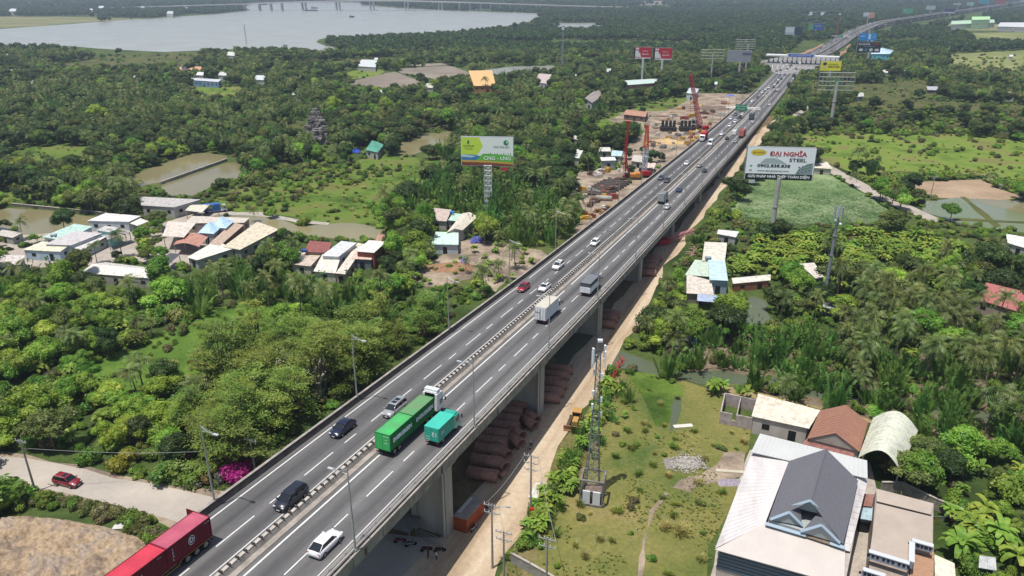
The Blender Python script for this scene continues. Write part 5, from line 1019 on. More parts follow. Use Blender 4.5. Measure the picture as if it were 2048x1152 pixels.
# ---------------------------------------------------------------- people
def person(loc, rz, label, shirt, trousers, pose='stand', hat=None, hair='15110f', arms=None):
    """one skinned body: joints joined into a single surface, then head details, hair, clothes"""
    r = thing('person', label, 'person', loc, rz); S = 1.0; J = {}
    J['pel'] = (0, 0, .93); J['bel'] = (0, 0, 1.08); J['chest'] = (0, 0, 1.3); J['neck'] = (0, 0, 1.47); J['head'] = (.02, 0, 1.6); J['top'] = (.01, 0, 1.7)
    sit = pose == 'sit'
    if sit: J = {k: (v[0], v[1], v[2]-.12) for k, v in J.items()}
    E_ = [('pel', 'bel'), ('bel', 'chest'), ('chest', 'neck'), ('neck', 'head'), ('head', 'top')]
    for sd, e in (('l', 1), ('r', -1)):
        if sit:
            J['hip'+sd] = (.02, e*.1, .8); J['kn'+sd] = (.42, e*.16, .72); J['an'+sd] = (.38, e*.16, .34); J['to'+sd] = (.52, e*.17, .3)
            J['sh'+sd] = (0, e*.2, 1.3); J['el'+sd] = (.2, e*.26, 1.08); J['wr'+sd] = (.45, e*.24, 1.05)
        else:
            st = .09 if e > 0 else -.07
            J['hip'+sd] = (0, e*.09, .88); J['kn'+sd] = (st*.6+.02, e*.1, .48); J['an'+sd] = (st, e*.11, .08); J['to'+sd] = (st+.15, e*.12, .04)
            J['sh'+sd] = (0, e*.19, 1.42); J['el'+sd] = (-.03, e*.27, 1.14); J['wr'+sd] = (.1, e*.27, .9)
            if arms and e < 0: J['el'+sd] = (.08, e*.24, 1.18); J['wr'+sd] = (.26, e*.08, 1.3)
        wr = Vector(J['wr'+sd]); d = (wr-Vector(J['el'+sd])).normalized(); J['pa'+sd] = tuple(wr+d*.07)
        sidev = Vector((d.z, 0, -d.x)).normalized() if abs(d.y) < .9 else Vector((1, 0, 0))
        for k in range(4):
            f0 = wr+d*.1+sidev*(k-1.5)*.022; J[f'f{k}{sd}'] = tuple(f0); J[f'g{k}{sd}'] = tuple(f0+d*(.055 if k in (1, 2) else .042)+Vector((0, -e*.012, 0))); E_ += [('pa'+sd, f'f{k}{sd}'), (f'f{k}{sd}', f'g{k}{sd}')]
        J['th'+sd] = tuple(wr+d*.07+sidev*.055); E_ += [('wr'+sd, 'th'+sd)]
        E_ += [('pel', 'hip'+sd), ('hip'+sd, 'kn'+sd), ('kn'+sd, 'an'+sd), ('an'+sd, 'to'+sd), ('chest', 'sh'+sd), ('sh'+sd, 'el'+sd), ('el'+sd, 'wr'+sd), ('wr'+sd, 'pa'+sd)]
    ks = list(J); me = bpy.data.meshes.new('body'); me.from_pydata([J[k] for k in ks], [(ks.index(a), ks.index(b_)) for a, b_ in E_], []); o = bpy.data.objects.new('body', me); COL.objects.link(o); o.parent = r
    RAD = {'pel': .14, 'bel': .125, 'chest': .15, 'neck': .055, 'head': .095, 'top': .07, 'hi': .09, 'kn': .06, 'an': .042, 'to': .035, 'sh': .058, 'el': .042, 'wr': .028, 'pa': .03, 'th': .011}
    sk = o.modifiers.new('skin', 'SKIN'); o.modifiers.new('smooth', 'SUBSURF').levels = 1; o.modifiers['smooth'].render_levels = 1; sk.use_smooth_shade = True
    for i, k in enumerate(ks):
        rr = RAD.get(k) or RAD.get(k[:2]) or (.009 if k[0] in 'fg' else .05); me.skin_vertices[0].data[i].radius = (rr, rr*(.8 if k in ('chest', 'bel', 'pel') else 1)); me.skin_vertices[0].data[i].use_root = (k == 'pel')
    sh, tr, skn = M('shirt_'+shirt, shirt, .9), M('cloth_'+trousers, trousers, .9), M('skin', '8a5c42', .6)
    ev = bpy.data.meshes.new_from_object(o.evaluated_get(bpy.context.evaluated_depsgraph_get())); o.modifiers.clear(); o.data = ev; ev.materials.clear()
    for m_ in (skn, sh, tr): ev.materials.append(m_)
    zb = J['pel'][2]+.02
    for p in ev.polygons:
        c_ = p.center; wz = c_.z; arm = abs(c_.y) > .21 or (arms and c_.x > .13)
        fore = False
        for sd in 'lr':
            if (c_-Vector(J['wr'+sd])).length < .13 or (c_-Vector(J['pa'+sd])).length < .12: fore = True
        p.material_index = 0 if (wz > J['neck'][2]+.01 or fore) else (1 if (wz > zb or (abs(c_.y) > .2 and wz > .8)) else 2)
        p.use_smooth = True
    b = MB(); hd = Vector(J['head']); 
    if hat: sph(b, hd+Vector((-.005, 0, .05)), .135, .12, 1, 0, 0); b.build('helmet', M('cloth_'+hat, hat, .4), r, True)
    else: sph(b, hd+Vector((-.03, 0, .045)), .108, .1, 1, .05, 0); b.build('hair', M('hair', hair, .7), r, True)
    b = MB()
    for e in (-1, 1): b.box(hd+Vector((.092, e*.035, .0)), (.01, .022, .012))
    b.build('eyes', M('eye', '101010', .3), r); b = MB(); b.faces([hd+Vector(q) for q in ((.09, -.013, -.03), (.09, .013, -.03), (.09, 0, .01), (.118, 0, -.028))], [(0, 1, 3), (1, 2, 3), (2, 0, 3)]); b.box(hd+Vector((.085, 0, -.055)), (.012, .045, .009)); b.build('nose_and_mouth', M('lip', '6d4234', .6), r)
    return r
person(G(857, 1117, .05), R(170), 'person dressed in black standing on the shaded crossing road', '16161a', '1a1a1e', arms=True)
person(G(873, 1120, .05), R(10), 'person in a white shirt and dark trousers standing beside the one in black', 'd0d2d6', '191a20', arms=True)
def motorbike(px, py, rz, label, col):
    r = thing('motorbike', label, 'motorbike', G(px, py, .03), R(rz)); P = paint(col)
    for x in (-.62, .62): q = MB(); q.tube([(0, -.045, 0), (0, .045, 0)], .3, 16); o = q.build('wheel', m_tyre, r); o.location = (x, 0, .3)
    b = MB(); b.tube([(.62, 0, .3), (.5, 0, .8), (.45, 0, 1.0)], .04, 6); b.tube([(.45, -.3, 1.02), (.45, .3, 1.02)], .02, 6); b.tube([(.4, 0, .75), (.1, 0, .38), (-.62, 0, .32)], [.1, .08, .05], 8); b.build('frame', m_trim, r)
    b = MB(); b.faces([(.5, -.16, .5), (.5, .16, .5), (.46, .14, .95), (.46, -.14, .95), (.3, -.12, .4), (.3, .12, .4)], [(0, 1, 2, 3), (0, 3, 4), (1, 5, 2), (0, 4, 5, 1)]); b.prism([(.15, -.1), (.15, .1), (-.75, .1), (-.6, -.1)], .5, .68); b.build('fairing', P, r)
    b = MB(); b.tube([(.12, 0, .74), (-.3, 0, .76), (-.68, 0, .82)], [.09, .12, .08], 8); b.build('seat', m_black, r); b = MB(); b.box((.53, 0, .93), (.1, .16, .12)); b.build('headlight', m_lamp, r); return r
mb = motorbike(1062, 896, 70, 'white motorbike with a rider on the shaded edge of the sandy track', 'c8c8ca')
person(G(1062, 896, 0)+Vector((-.05, -.1, -.1)), R(70), 'person in a grey shirt and white helmet riding the white motorbike', '5a5c60', '2a2a30', 'sit', hat='d8d8da')
for i, (px, py, a, lb, col) in enumerate(((948, 1060, 60, 'black and white motorbike at the corner of the orange container', 'c8c8cc'), (940, 1050, 50, 'blue motorbike beside the orange container, nearest the corner', '28509a'), (952, 1043, 50, 'dark blue motorbike in the middle of the row by the orange container', '1e3a70'), (960, 1032, 50, 'pinkish motorbike by the orange container', 'b08a88'), (970, 1020, 45, 'farthest motorbike of the row by the orange container', '5a6a8a'),
    (800, 1085, 10, 'red motorbike parked near the grey canopy', 'a0282a'), (822, 1092, 20, 'silver motorbike parked by the wire fence', 'a8a8ac'), (853, 1102, 15, 'dark red motorbike parked right of the silver one', '7a2024'), (880, 1104, 10, 'black motorbike parked at the end of the wire fence', '222226'))): motorbike(px, py, a, lb, col)
DIRT = [(1112, 500), (1150, 462), (1168, 432), (1160, 402), (1142, 375), (1150, 345), (1235, 340), (1245, 300), (1290, 262), (1215, 240), (1255, 222), (1330, 222), (1370, 205), (1385, 186), (1500, 188), (1480, 215), (1410, 275), (1320, 345), (1230, 415), (1180, 455), (1112, 505)]
def hit_dirt(x, y): return not inside(x, y, DIRT)
for px, py, z_, c_, lb in ((108, 474, 4.2, 'a0a6aa', 'steel water tank on the mint-coloured roof'), (904, 428, 3.4, '2c6aa8', 'blue water tank behind the taupe-roofed house'), (609, 505, 3.5, '2a4a90', 'dark blue water tank at the corner of the maroon roof'), (1416, 520, 3.6, '8a9aa0', 'grey water tank between the cream and light blue roofs'), (560, 700, 3.4, '3a7aa0', 'blue water tank under the feathery trees')):
    o = thing('water_tank', lb, 'water tank', G(px, py, z_)); b = MB(); b.tube([(-.8, 0, .6), (.8, 0, .6)], .5, 14); b.build('tank', M('tank_'+c_, c_, .4, .3), o); q = MB()
    for x in (-.6, .6): q.box((x, 0, .1), (.1, .8, .5))
    q.build('stand', m_steel, o)
o = thing('clothes_line', 'line of laundry drying behind the flat-roofed house', 'laundry', G(1886, 1052)); b = MB(); b.bar((-2.5, 0, 0), (-2.5, 0, 1.8), .06); b.bar((2.5, 0, 0), (2.5, 0, 1.8), .06); b.bar((-2.5, 0, 1.75), (2.5, 0, 1.75), .03); b.build('line', m_steel, o)
for k, c_ in enumerate(('2c4a9a', 'c8b43c', 'b8b8bc', '30343a', 'b06a70', 'c0c0c4')): b = MB(); x = -2.1+k*.75; b.face([(x, .01, 1.72), (x+.55, .01, 1.72), (x+.6, .12, .8), (x-.03, .1, .85)]); b.build('garment', T(c_), o)
# bulldozer
r = thing('bulldozer', 'yellow-orange bulldozer with its blade towards the camera on the sandy track', 'bulldozer', G(1152, 850, .05), R(-105)); mY = M('dozer_yellow', 'a8844c', .6, vary=.12, scale=2)
for e in (-1, 1):
    b = MB(); b.prism([(-1.9, e*1.25-.28), (1.7, e*1.25-.28), (1.7, e*1.25+.28), (-1.9, e*1.25+.28)], .25, .7); 
    for x in (-1.7, 1.5): b.tube([(x, e*1.25-.3, .48), (x, e*1.25+.3, .48)], .46, 14)
    b.build('track', M('track_steel', '4a4038', .8, vary=.2), r)
b = MB(); b.prism([(-.2, -.5), (1.7, -.5), (1.7, .5), (-.2, .5)], .7, 1.75); b.prism([(-1.8, -.75), (-.2, -.75), (-.2, .75), (-1.8, .75)], .7, 1.45); b.build('body', mY, r)
b = MB(); b.prism([(-1.6, -.7), (-.2, -.7), (-.2, .7), (-1.6, .7)], 1.45, 2.6); b.build('cab_interior', m_wdark, r); b = MB(); b.prism([(-1.75, -.85), (0, -.85), (0, .85), (-1.75, .85)], 2.6, 2.75)
for x in (-1.65, -.15):
    for y in (-.75, .75): b.box((x, y, 2.05), (.12, .12, 1.2))
b.build('cab_roof', mY, r); b = MB(); b.faces([(2.6, -1.9, .15), (2.6, 1.9, .15), (2.45, 1.9, .6), (2.45, -1.9, .6), (2.65, 1.9, 1.2), (2.65, -1.9, 1.2)], [(0, 1, 2, 3), (3, 2, 4, 5)]); b.box((2.35, 0, .7), (.12, 3.7, .95)); b.build('blade', M('blade_rust', '98704e', .6, vary=.2, scale=1.5), r)
for e in (-1, 1): b = MB(); b.tube([(2.4, e*1.5, .5), (-.6, e*1.62, .6)], .1, 6); b.build('push_arm', mY, r)
# drilling rigs and crane on the construction ground
mR = M('rig_red', 'a3222a', .5, .1, vary=.1); mO = M('rig_orange', 'bd7a34', .55, vary=.1)
def crawler(r, m, L=5, turn=0):
    for e in (-1, 1):
        b = MB(); b.prism([(-L/2, e*1.6-.35), (L/2, e*1.6-.35), (L/2, e*1.6+.35), (-L/2, e*1.6+.35)], .2, .9)
        for x in (-L/2, L/2): b.tube([(x, e*1.6-.37, .55), (x, e*1.6+.37, .55)], .5, 12)
        b.build('track', M('track_steel', '4a4038'), r)
    b = MB(); b.prism([(-3.4, -1.5), (1.2, -1.5), (1.2, 1.5), (-3.4, 1.5)], 1.1, 2.4); b.box((-2.8, 0, 1.9), (1.6, 3.3, 1.8)); b.build('body', m, r); b = MB(); b.box((1.6, 1.0, 2.2), (1.6, 1.2, 1.9)); b.build('cab', m_glass, r)
r = thing('drilling_rig', 'orange crawler drilling rig with a tall solid red mast', 'drilling rig', G(1262, 358, .05), R(180)); crawler(r, mO, 6)
def tz(px, py, pxt, pyt): P0 = G(px, py); return min([k*.2 for k in range(20, 300)], key=lambda z: abs(PX((P0.x, P0.y, z))[1]-pyt))
hh = tz(1251, 357, 1255, 245); b = MB(); b.box((2.6, 0, hh/2), (.65, .65, hh)); b.build('mast', mR, r); b = MB(); b.box((2.6, 0, hh+.4), (2.3, .8, .7)); b.build('mast_head', mR, r); b = MB(); b.bar((1.0, .6, 2), (2.5, 0, 9), .35); b.bar((1.0, -.6, 2), (2.5, 0, 9), .35); b.tube([(3.4, 0, 0), (3.4, 0, hh*.8)], .12, 6); b.build('kelly_bar', mR, r)
r = thing('lattice_crane', 'crane with an orange-red to white lattice boom beside the drilling rig', 'crane', G(1288, 352, .05), R(100)); crawler(r, mR, 5)
hh = tz(1288, 352, 1276, 250); b = MB(); lattice(b, 2, hh*.55, 1.6, 1.8, n=6, t=.22); b.build('lower_boom', M('boom_white', 'b5bbc0', .5), r); b = MB(); lattice(b, hh*.55, hh, 1.8, .8, n=7, t=.22); b.build('upper_boom', M('boom_orange', 'b5482c', .5), r)
r = thing('lattice_crane', 'red crawler crane leaning over the pile caps at the far end of the construction ground', 'crane', G(1403, 262, .05), R(200)); crawler(r, mR, 5); b = MB()
lattice(b, 0, 30, 2.2, 1.1, n=14, t=.26); o = b.build('boom', M('boom_red', 'b23a42', .5), r); o.location = (1, 0, 2); o.rotation_euler = (0, R(18), 0)
b = MB(); b.tube([(9.5, 0, 29), (8, 0, 3)], .06, 4); b.build('hoist_rope', m_trim, r)
r = thing('lattice_crane', 'red lattice crane boom lying down beside a pier under the viaduct', 'crane', G(1330, 488, .05), R(24)); b = MB(); b.prism([(-3, -1.4), (1, -1.4), (1, 1.4), (-3, 1.4)], .4, 1.8); b.build('body', mR, r); b = MB(); lattice(b, 0, 10, 1.3, 1.0, n=7, t=.16); o = b.build('boom', M('boom_pink', 'b5747a', .5), r); o.location = (1, 0, 1.3); o.rotation_euler = (0, R(80), 0)
for k, (px, lb) in enumerate(((1336, 'left one of two unfinished black pile caps with protruding columns'), (1374, 'right one of two unfinished black pile caps with protruding columns'))):
    r = thing('pile_cap', lb, 'pile cap', G(px, 262, 0)); b = MB(); b.box((0, 0, 1.2), (8.5, 5, 2.4)); b.build('cap', M('formwork_black', '302c2a', .8, vary=.2), r)
    for x in (-3.2, -1.1, 1.1, 3.2): q = MB(); q.box((x, 0, 4), (1.3, 1.3, 3.4)); q.build('column', M('formwork_black', '302c2a'), r)
def heap(px, py, w_, d, h, m, label, name='soil_heap', cat='heap', seed=0):
    r_ = MB(); N_ = 12; v = []
    for j in range(N_):
        for i in range(N_):
            x, y = (i/(N_-1)-.5), (j/(N_-1)-.5); e = max(0, 1-(x*x+y*y)*4); z = h*e*(.7+.6*noise.noise(Vector((x*4+seed, y*4, seed)))); v.append((x*w_, y*d, z-.02))
    r_.faces(v, [(j*N_+i, j*N_+i+1, (j+1)*N_+i+1, (j+1)*N_+i) for j in range(N_-1) for i in range(N_-1)]); o = r_.build(name, m, None, True); o.location = G(px, py, .05); tag(o, label, cat); return o
m_tan = M('tan_soil', 'b59a6c', .95, vary=.2, scale=.3, bump=.1); m_db = M('dark_spoil', '6a5a50', .95, vary=.3, scale=.4, bump=.1)
heap(1330, 285, 22, 12, 2.4, m_tan, 'tan sand heap left of the yellow pallets on the construction ground', seed=1); heap(1395, 262, 12, 8, 2, M('yellow_sand', 'b5935a', .95, vary=.2), 'yellowish sand heap at the foot of the red crawler crane', seed=2)
heap(1428, 218, 26, 12, 2.5, m_db, 'dark brown spoil heap in the middle of the far construction ground', seed=3); heap(1470, 197, 50, 20, 2, m_dirt, 'long tan soil ridge where the construction ground meets the trees', seed=4); heap(905, 535, 14, 8, 1.5, M('brown_soil', '8a6a52', .95, vary=.25), 'brown soil heap below the pale mint roof', seed=5); heap(975, 520, 18, 9, 1.4, m_dirt, 'tan soil heap behind the single coconut palm by the viaduct', seed=6)
heap(1370, 927, 7, 3, .3, M('rubbish', '7d7872', .9, vary=.5, scale=4), 'thin spread of grey rubble on the dry lawn', seed=7); heap(1460, 965, 4, 2, .5, M('rubbish2', '8d8590', .9, vary=.5, scale=5), 'small litter pile by the white tin roof', seed=8)
for k, (px, py, w_, d, rz, c_, lb, nm) in enumerate(((1366, 853, 3.6, 1.0, 8, 'c0bdb2', 'pale plank lying alone on the dry lawn', 'plank'), (1465, 944, 5.5, .7, -6, 'b0aa98', 'cracked pale slab beside the white tin roof', 'slab'), (1448, 290, 0, 0, 0, '', '', ''))):
    if w_: b = MB(); b.box((0, 0, .12), (w_, d, .14)); o = b.build(nm, M('plank_'+c_, c_, .8, vary=.1)); o.location = G(px, py); o.rotation_euler = (0, 0, R(rz)); tag(o, lb, nm)
# yellow formwork and blocks on the site
for k in range(14):
    px, py = 1318+k*9.5, 288-(k % 3)*5; b = MB(); b.box((0, 0, .6), (3.2, 1.6, 1.2)); 
    for y in (-.5, .1, .7): b.box((0, y, 1.25), (3.2, .12, .12))
    o = b.build('formwork_stack', M('formwork_'+('yellow' if k % 3 else 'pale'), 'b08a3c' if k % 3 else 'a89888', .7, vary=.2)); o.location = G(px, py, .05); o.rotation_euler = (0, 0, rg.uniform(0, 3)); tag(o, f'{"yellow" if k % 3 else "pale"} stack of site formwork, {ORD[k]} from the left below the pile caps', 'formwork')
rrt = random.Random(77)
for k in range(26):
    px, py = rrt.uniform(1310, 1450), rrt.uniform(212, 258); L = rrt.uniform(3, 12); b = MB()
    for j in range(4): b.bar((-L/2, j*.35, .15), (L/2, j*.35, .15), .16)
    o = b.build('rebar_bundle', M('rebar', '6a4438', .85, vary=.2)); o.location = G(px, py, .06); o.rotation_euler = (0, 0, rrt.uniform(-.4, .4)); tag(o, 'rusty bundle of steel bars lying on the construction ground', 'steel bars', 'steel bar bundles on the construction ground')
CLN = [('b3aea4', 'white'), ('8a6a4c', 'brown'), ('b08a3c', 'yellow'), ('6f6a66', 'grey'), ('5a4438', 'dark rusty'), ('8c4a40', 'reddish')]
for k in range(110):
    if k < 70: px, py = rrt.uniform(1300, 1470), rrt.uniform(205, 300)
    else: px, py = rrt.uniform(1150, 1240), rrt.uniform(330, 440)
    if hit_dirt(px, py): continue
    cc, cn = rrt.choice(CLN); b = MB(); a_, d_, h_ = rrt.uniform(1.2, 6), rrt.uniform(.8, 2.4), rrt.uniform(.4, 1.9); b.box((0, 0, h_/2), (a_, d_, h_)); b.box((rrt.uniform(-.5, .5), 0, h_+.2), (a_*.6, d_*.8, .4), .2); b.box((0, d_*.7, h_*.3), (a_*.8, .3, h_*.5))
    o = b.build('material_stack', M('stack_'+cc, cc, .8, vary=.25, scale=1)); o.location = G(px, py, .05); o.rotation_euler = (0, 0, rrt.uniform(0, 3)); tag(o, f'{cn} stack of building material lying about the construction ground', 'building material', f'{cn} material stacks on the construction ground')
# white tarpaulin, tarps, small vehicles
def tarp(px, py, w_, d, h, col, label, rz=0, name='tarpaulin'):
    N_ = 9; v = [((i/8-.5)*w_, (j/8-.5)*d, h*(.6+.6*noise.noise(Vector((i*.6+px, j*.6, 0))))*max(.15, 1-((i/8-.5)**2+(j/8-.5)**2)*3)) for j in range(N_) for i in range(N_)]
    b = MB(); b.faces(v, [(j*N_+i, j*N_+i+1, (j+1)*N_+i+1, (j+1)*N_+i) for j in range(8) for i in range(8)]); o = b.build(name, M('tarp_'+col, col, .6), None, False); o.location = G(px, py, .05); o.rotation_euler = (0, 0, R(rz)); tag(o, label, 'tarpaulin')
tarp(1079, 985, 2.6, 4.2, 2.2, 'c4bfb8', 'crumpled white tarpaulin over a load by the red-box pole', -20); tarp(712, 305, 5, 4, 3, '2c48a8', 'blue tarpaulin beside the green hipped roof'); tarp(1461, 194, 8, 5, 2, '4a5cc0', 'blue sheet on the far soil ridge'); tarp(245, 1052, 2.6, 1.4, .5, 'b8b8b4', 'white sack caught in the bushes above the sand heap'); tarp(927, 520, 2, 7, 1.4, '6a62a8', 'violet-blue sheet hanging below the mint roof', 10); tarp(953, 484, 4, 3, 3, '5a5ca0', 'violet-blue awning at the edge of the nipa palms')
r = thing('tarpaulin_lorry', 'small blue tarpaulin-covered lorry beside the cream stall', 'lorry', G(425, 425, 0), R(20)); b = MB(); b.box((0, 0, 2), (6, 2.4, 2.4)); b.build('cover', M('tarp_blue', '2a5a9c', .7, vary=.1), r); cab(r, 'b8bcc0', 5.2, 1.8, 2.2, 2.2, .6, 1)
for x in (-2, 4.2):
    for e in (-1, 1): wheel(r, x, e*.95, .45, .3, 1)
r = thing('market_stall', 'white stall with a bright blue lower half by the dark trees on the right', 'stall', G(1940, 545, 0)); b = MB(); b.box((0, 0, .8), (4.2, 2.4, 1.4)); b.build('counter', T('2a6ac0'), r); b = MB(); b.faces([(-3, -2, 2), (3, -2, 2), (3, 2, 2.6), (-3, 2, 2.6), (0, 0, 3.4)], [(0, 1, 4), (1, 2, 4), (2, 3, 4), (3, 0, 4)]); b.build('awning', T('c0c4c6'), r)
# red flag fence beside the track
r = thing('red_barrier', 'tangle of red and white warning fence along the track above the hedge', 'barrier', G(1232, 745, 0)); b = MB(G(1232, 745, 0)); rr_ = random.Random(4)
for k in range(22): t = G(lerp(1222, 1246, k/21), lerp(764, 722, k/21)); b.bar(t, t+Vector((rr_.uniform(-.8, .8), rr_.uniform(-.6, .6), rr_.uniform(.9, 1.9))), .12); b.bar(t+U*.6, t+Vector((rr_.uniform(-1, 1), rr_.uniform(.3, 1.4), rr_.uniform(.5, 1.3))), .1)
b.build('rails', M('warning_red', 'b03c3c', .7), r)
r = thing('pink_scrap', 'pile of pink and white barrier sections beside the track near the cream roof', 'barrier', G(1390, 505, 0)); b = MB(G(1390, 505, 0))
for k in range(20): t = G(lerp(1377, 1400, k/19), lerp(520, 484, k/19)); b.bar(t, t+Vector((rr_.uniform(-1, 1), rr_.uniform(-1, 1), rr_.uniform(.6, 1.5))), .12); b.bar(t+U*.5, t+Vector((rr_.uniform(-2, 2), rr_.uniform(-.5, 1), rr_.uniform(.3, 1))), .1)
b.build('rails', M('warning_pink', 'b88a88', .7), r)
# rock outcrop in the wood
r = MB(); rk = random.Random(3)
for (px, py, w_, h) in ((636, 262, 5, 15), (626, 262, 4, 11), (644, 268, 5, 12), (652, 275, 5, 9), (638, 276, 6, 8), (617, 262, 3, 7)):
    q = G(px, py+12); K = 22; rings = []; NJ = 26
    for j in range(NJ+1):
        z = h*j/NJ; g_ = lambda k: (1+.55*noise.noise(Vector((math.cos(6.2832*k/K)*1.6, math.sin(6.2832*k/K)*1.6+px, z*.35)))+.35*noise.noise(Vector((k*1.7, z*1.1, px))))*(1.15-.3*j/NJ if j < NJ-2 else .6)
        rings += [(q.x+math.cos(6.2832*k/K)*w_*.5*g_(k), q.y+math.sin(6.2832*k/K)*w_*.42*g_(k), z) for k in range(K)]
    r.faces(rings, [(j*K+k, j*K+(k+1) % K, (j+1)*K+(k+1) % K, (j+1)*K+k) for j in range(NJ) for k in range(K)]+[tuple(range(NJ*K, (NJ+1)*K))])
o = r.build('rock_garden', M('grey_rock', '6f6a68', .95, vary=.4, scale=.4, bump=.2)); tag(o, 'dark craggy artificial rock tower rising out of the wood', 'rock')
CLEAR.append([(605, 238), (652, 238), (658, 280), (635, 285), (615, 270)])
# bougainvillea and the singled-out trees are planted after the woods
# ---------------------------------------------------------------- vehicles
CARS = {  # L, W, H, hood end, windscreen top, rear glass top, rear glass base, belt, bonnet height
 'suv': (4.7, 1.88, 1.7, 1.15, .45, -1.85, -2.2, 1.05, 1.0), 'sedan': (4.6, 1.78, 1.45, 1.05, .35, -1.15, -1.85, .95, .85),
 'hatch': (4.1, 1.72, 1.5, 1.05, .45, -1.35, -1.9, .98, .9), 'fast': (4.6, 1.86, 1.62, 1.1, .45, -1.25, -2.12, 1.03, .98), 'mpv': (4.9, 1.88, 1.78, 1.5, .75, -2.05, -2.35, 1.08, 1.02), 'crossover': (4.4, 1.8, 1.6, 1.1, .4, -1.5, -2.0, 1.0, .95)}
def car_parts(root, style, col, lod=2, roofc=None):
    L, W, H, hx, wx, rx, rb, belt, bon = CARS[style]; h2 = L/2; w_ = W/2; P = paint(col)
    st = [(h2, .72, .38, .62), (h2-.12, .9, .24, bon-.18), (h2-.5, .98, .2, bon-.06), (hx+.2, 1, .2, bon), (hx, 1, .2, belt-.02), (0, 1, .2, belt), (rb+.25, 1, .2, belt+.02), (rb, .98, .22, belt+.02), (-h2+.12, .95, .26, belt-.02), (-h2, .84, .4, belt-.22)]
    b = MB(); ring = []
    for x, f, zb, zt in st:
        q = w_*f; zm = (zb+zt)/2
        ring += [(x, -q*.9, zb), (x, -q, zm-.05), (x, -q*.985, zt-.14), (x, -q*.88, zt), (x, 0, zt+.03), (x, q*.88, zt), (x, q*.985, zt-.14), (x, q, zm-.05), (x, q*.9, zb)]
    n = 9; m_ = len(st)
    b.faces(ring, [(i*n+k, (i+1)*n+k, (i+1)*n+(k+1) % n, i*n+(k+1) % n) for i in range(m_-1) for k in range(n)]+[tuple(range(n)), tuple(range((m_-1)*n, m_*n))[::-1]])
    wb, wt = w_*.86, w_*.70; zb = belt; zt = H-.07
    A = [(hx, wb, zb), (wx, wt, zt), (rx, wt, zt), (rb, wb, zb)]
    rc = [(wx+.05, wt+.02, zt-.01), (wx-.25, wt, H-.01), (rx+.3, wt, H-.005), (rx-.05, wt+.02, zt-.01)]
    v = []
    for x, y, z in rc: v += [(x, -y, z), (x, -y*.6, z+.04), (x, y*.6, z+.04), (x, y, z)]
    b.faces(v, [(i*4+k, i*4+k+1, (i+1)*4+k+1, (i+1)*4+k) for i in range(3) for k in range(3)])
    for e in (-1, 1):
        for i in range(3): b.bar((A[i][0], e*A[i][1], A[i][2]), (A[i+1][0], e*A[i+1][1], A[i+1][2]), .09)
        
    b.build('body', P, root, True)
    def gl(nm, pts, lab=None): q = MB(); q.face(pts); q.build(nm, m_glass, root)
    gl('windscreen', [(hx, -wb*.96, zb+.02), (hx, wb*.96, zb+.02), (wx, wt*.97, zt-.01), (wx, -wt*.97, zt-.01)])
    gl('rear_window', [(rb, wb*.96, zb+.04), (rb, -wb*.96, zb+.04), (rx, -wt*.97, zt-.02), (rx, wt*.97, zt-.02)])
    for e in (-1, 1):
        p = [(hx-.12, e*wb, zb+.02), (wx-.03, e*wt, zt-.03), (rx+.03, e*wt, zt-.03), (rb+.15, e*wb, zb+.02)]
        gl('side_window', p if e > 0 else p[::-1])
    r = .34; xw = L*.3
    for x in (xw, -xw):
        for e in (-1, 1): wheel(root, x, e*(w_-.09), r, .2, lod)
    if lod > 0:
        for e in (-1, 1):
            q = MB(); q.box((h2-.14, e*w_*.66, bon-.24), (.2, .34, .14)); q.build('headlight', m_lamp, root)
            q = MB(); q.box((-h2+.1, e*w_*.72, belt-.2), (.14, .34, .18)); q.build('tail_light', m_tail, root)
    if lod > 1:
        for e in (-1, 1): q = MB(); q.box((hx-.15, e*(w_+.1), belt+.03), (.14, .22, .15)); q.build('mirror', P, root)
        q = MB(); q.box((h2-.0, 0, .5), (.06, W*.55, .2)); q.build('grille', m_grille, root)
        q = MB(); q.box((h2+.035, 0, .4), (.02, .5, .13)); q.box((-h2-.01, 0, .62), (.02, .5, .15)); q.build('number_plate', m_plate, root)
        if roofc:
            q = MB(); q.box((wx-.65, 0, H+.045), (.7, wt*1.2, .012)); q.box((wx-1.6, 0, H+.045), (.8, wt*1.2, .012)) if style == 'mpv' else None
            q.build('sunroof', m_glass, root)
        if style in ('suv', 'mpv'):
            for e in (-1, 1): q = MB(); q.tube([(wx-.2, e*wt*.93, H+.05), (rx+.2, e*wt*.93, H+.05)], .03, 5); q.build('roof_rail', m_trim if col in ('20222b', '161b33') else m_steel, root)
def pose(root, px, py, away, du=0, z=None):
    s, u = on_deck(px, py) if z is None else (0, 0)
    p = RP(s, u+du); sl = (zdeck(s)-zdeck(s+4))/4 if s < 700 else 0
    root.location = p; root.rotation_euler = (0, math.atan(sl)*(1 if away else -1), RANG+(0 if away else math.pi))
CARNAME = {'suv': 'suv', 'sedan': 'sedan', 'hatch': 'hatchback', 'fast': 'hatchback', 'mpv': 'people_carrier', 'crossover': 'crossover_car'}
def car(px, py, style, col, away, label, lod=2, roofc=None, group=None):
    r = thing(CARNAME[style], label, 'car', group=group); car_parts(r, style, col, lod, roofc); pose(r, px, py, away); return r
W8, BK, SI, GY, RE, NV = 'd9dadb', '1a1c20', 'b9b9bb', '55585c', '7d1420', '1b2440'
car(583, 1004, 'mpv', '20222b', False, 'black people carrier with a white front plate, nearest the camera on the left carriageway')
car(686, 863, 'fast', '161b33', False, 'dark navy car in the outer lane between two grey street lamps')
car(790, 824, 'mpv', '909194', False, 'silver people carrier with two sunroofs beside the green container lorry', roofc=1)
car(1047, 580, 'crossover', '8e1626', False, 'bright red car in the outer lane next to a white saloon', roofc=1)
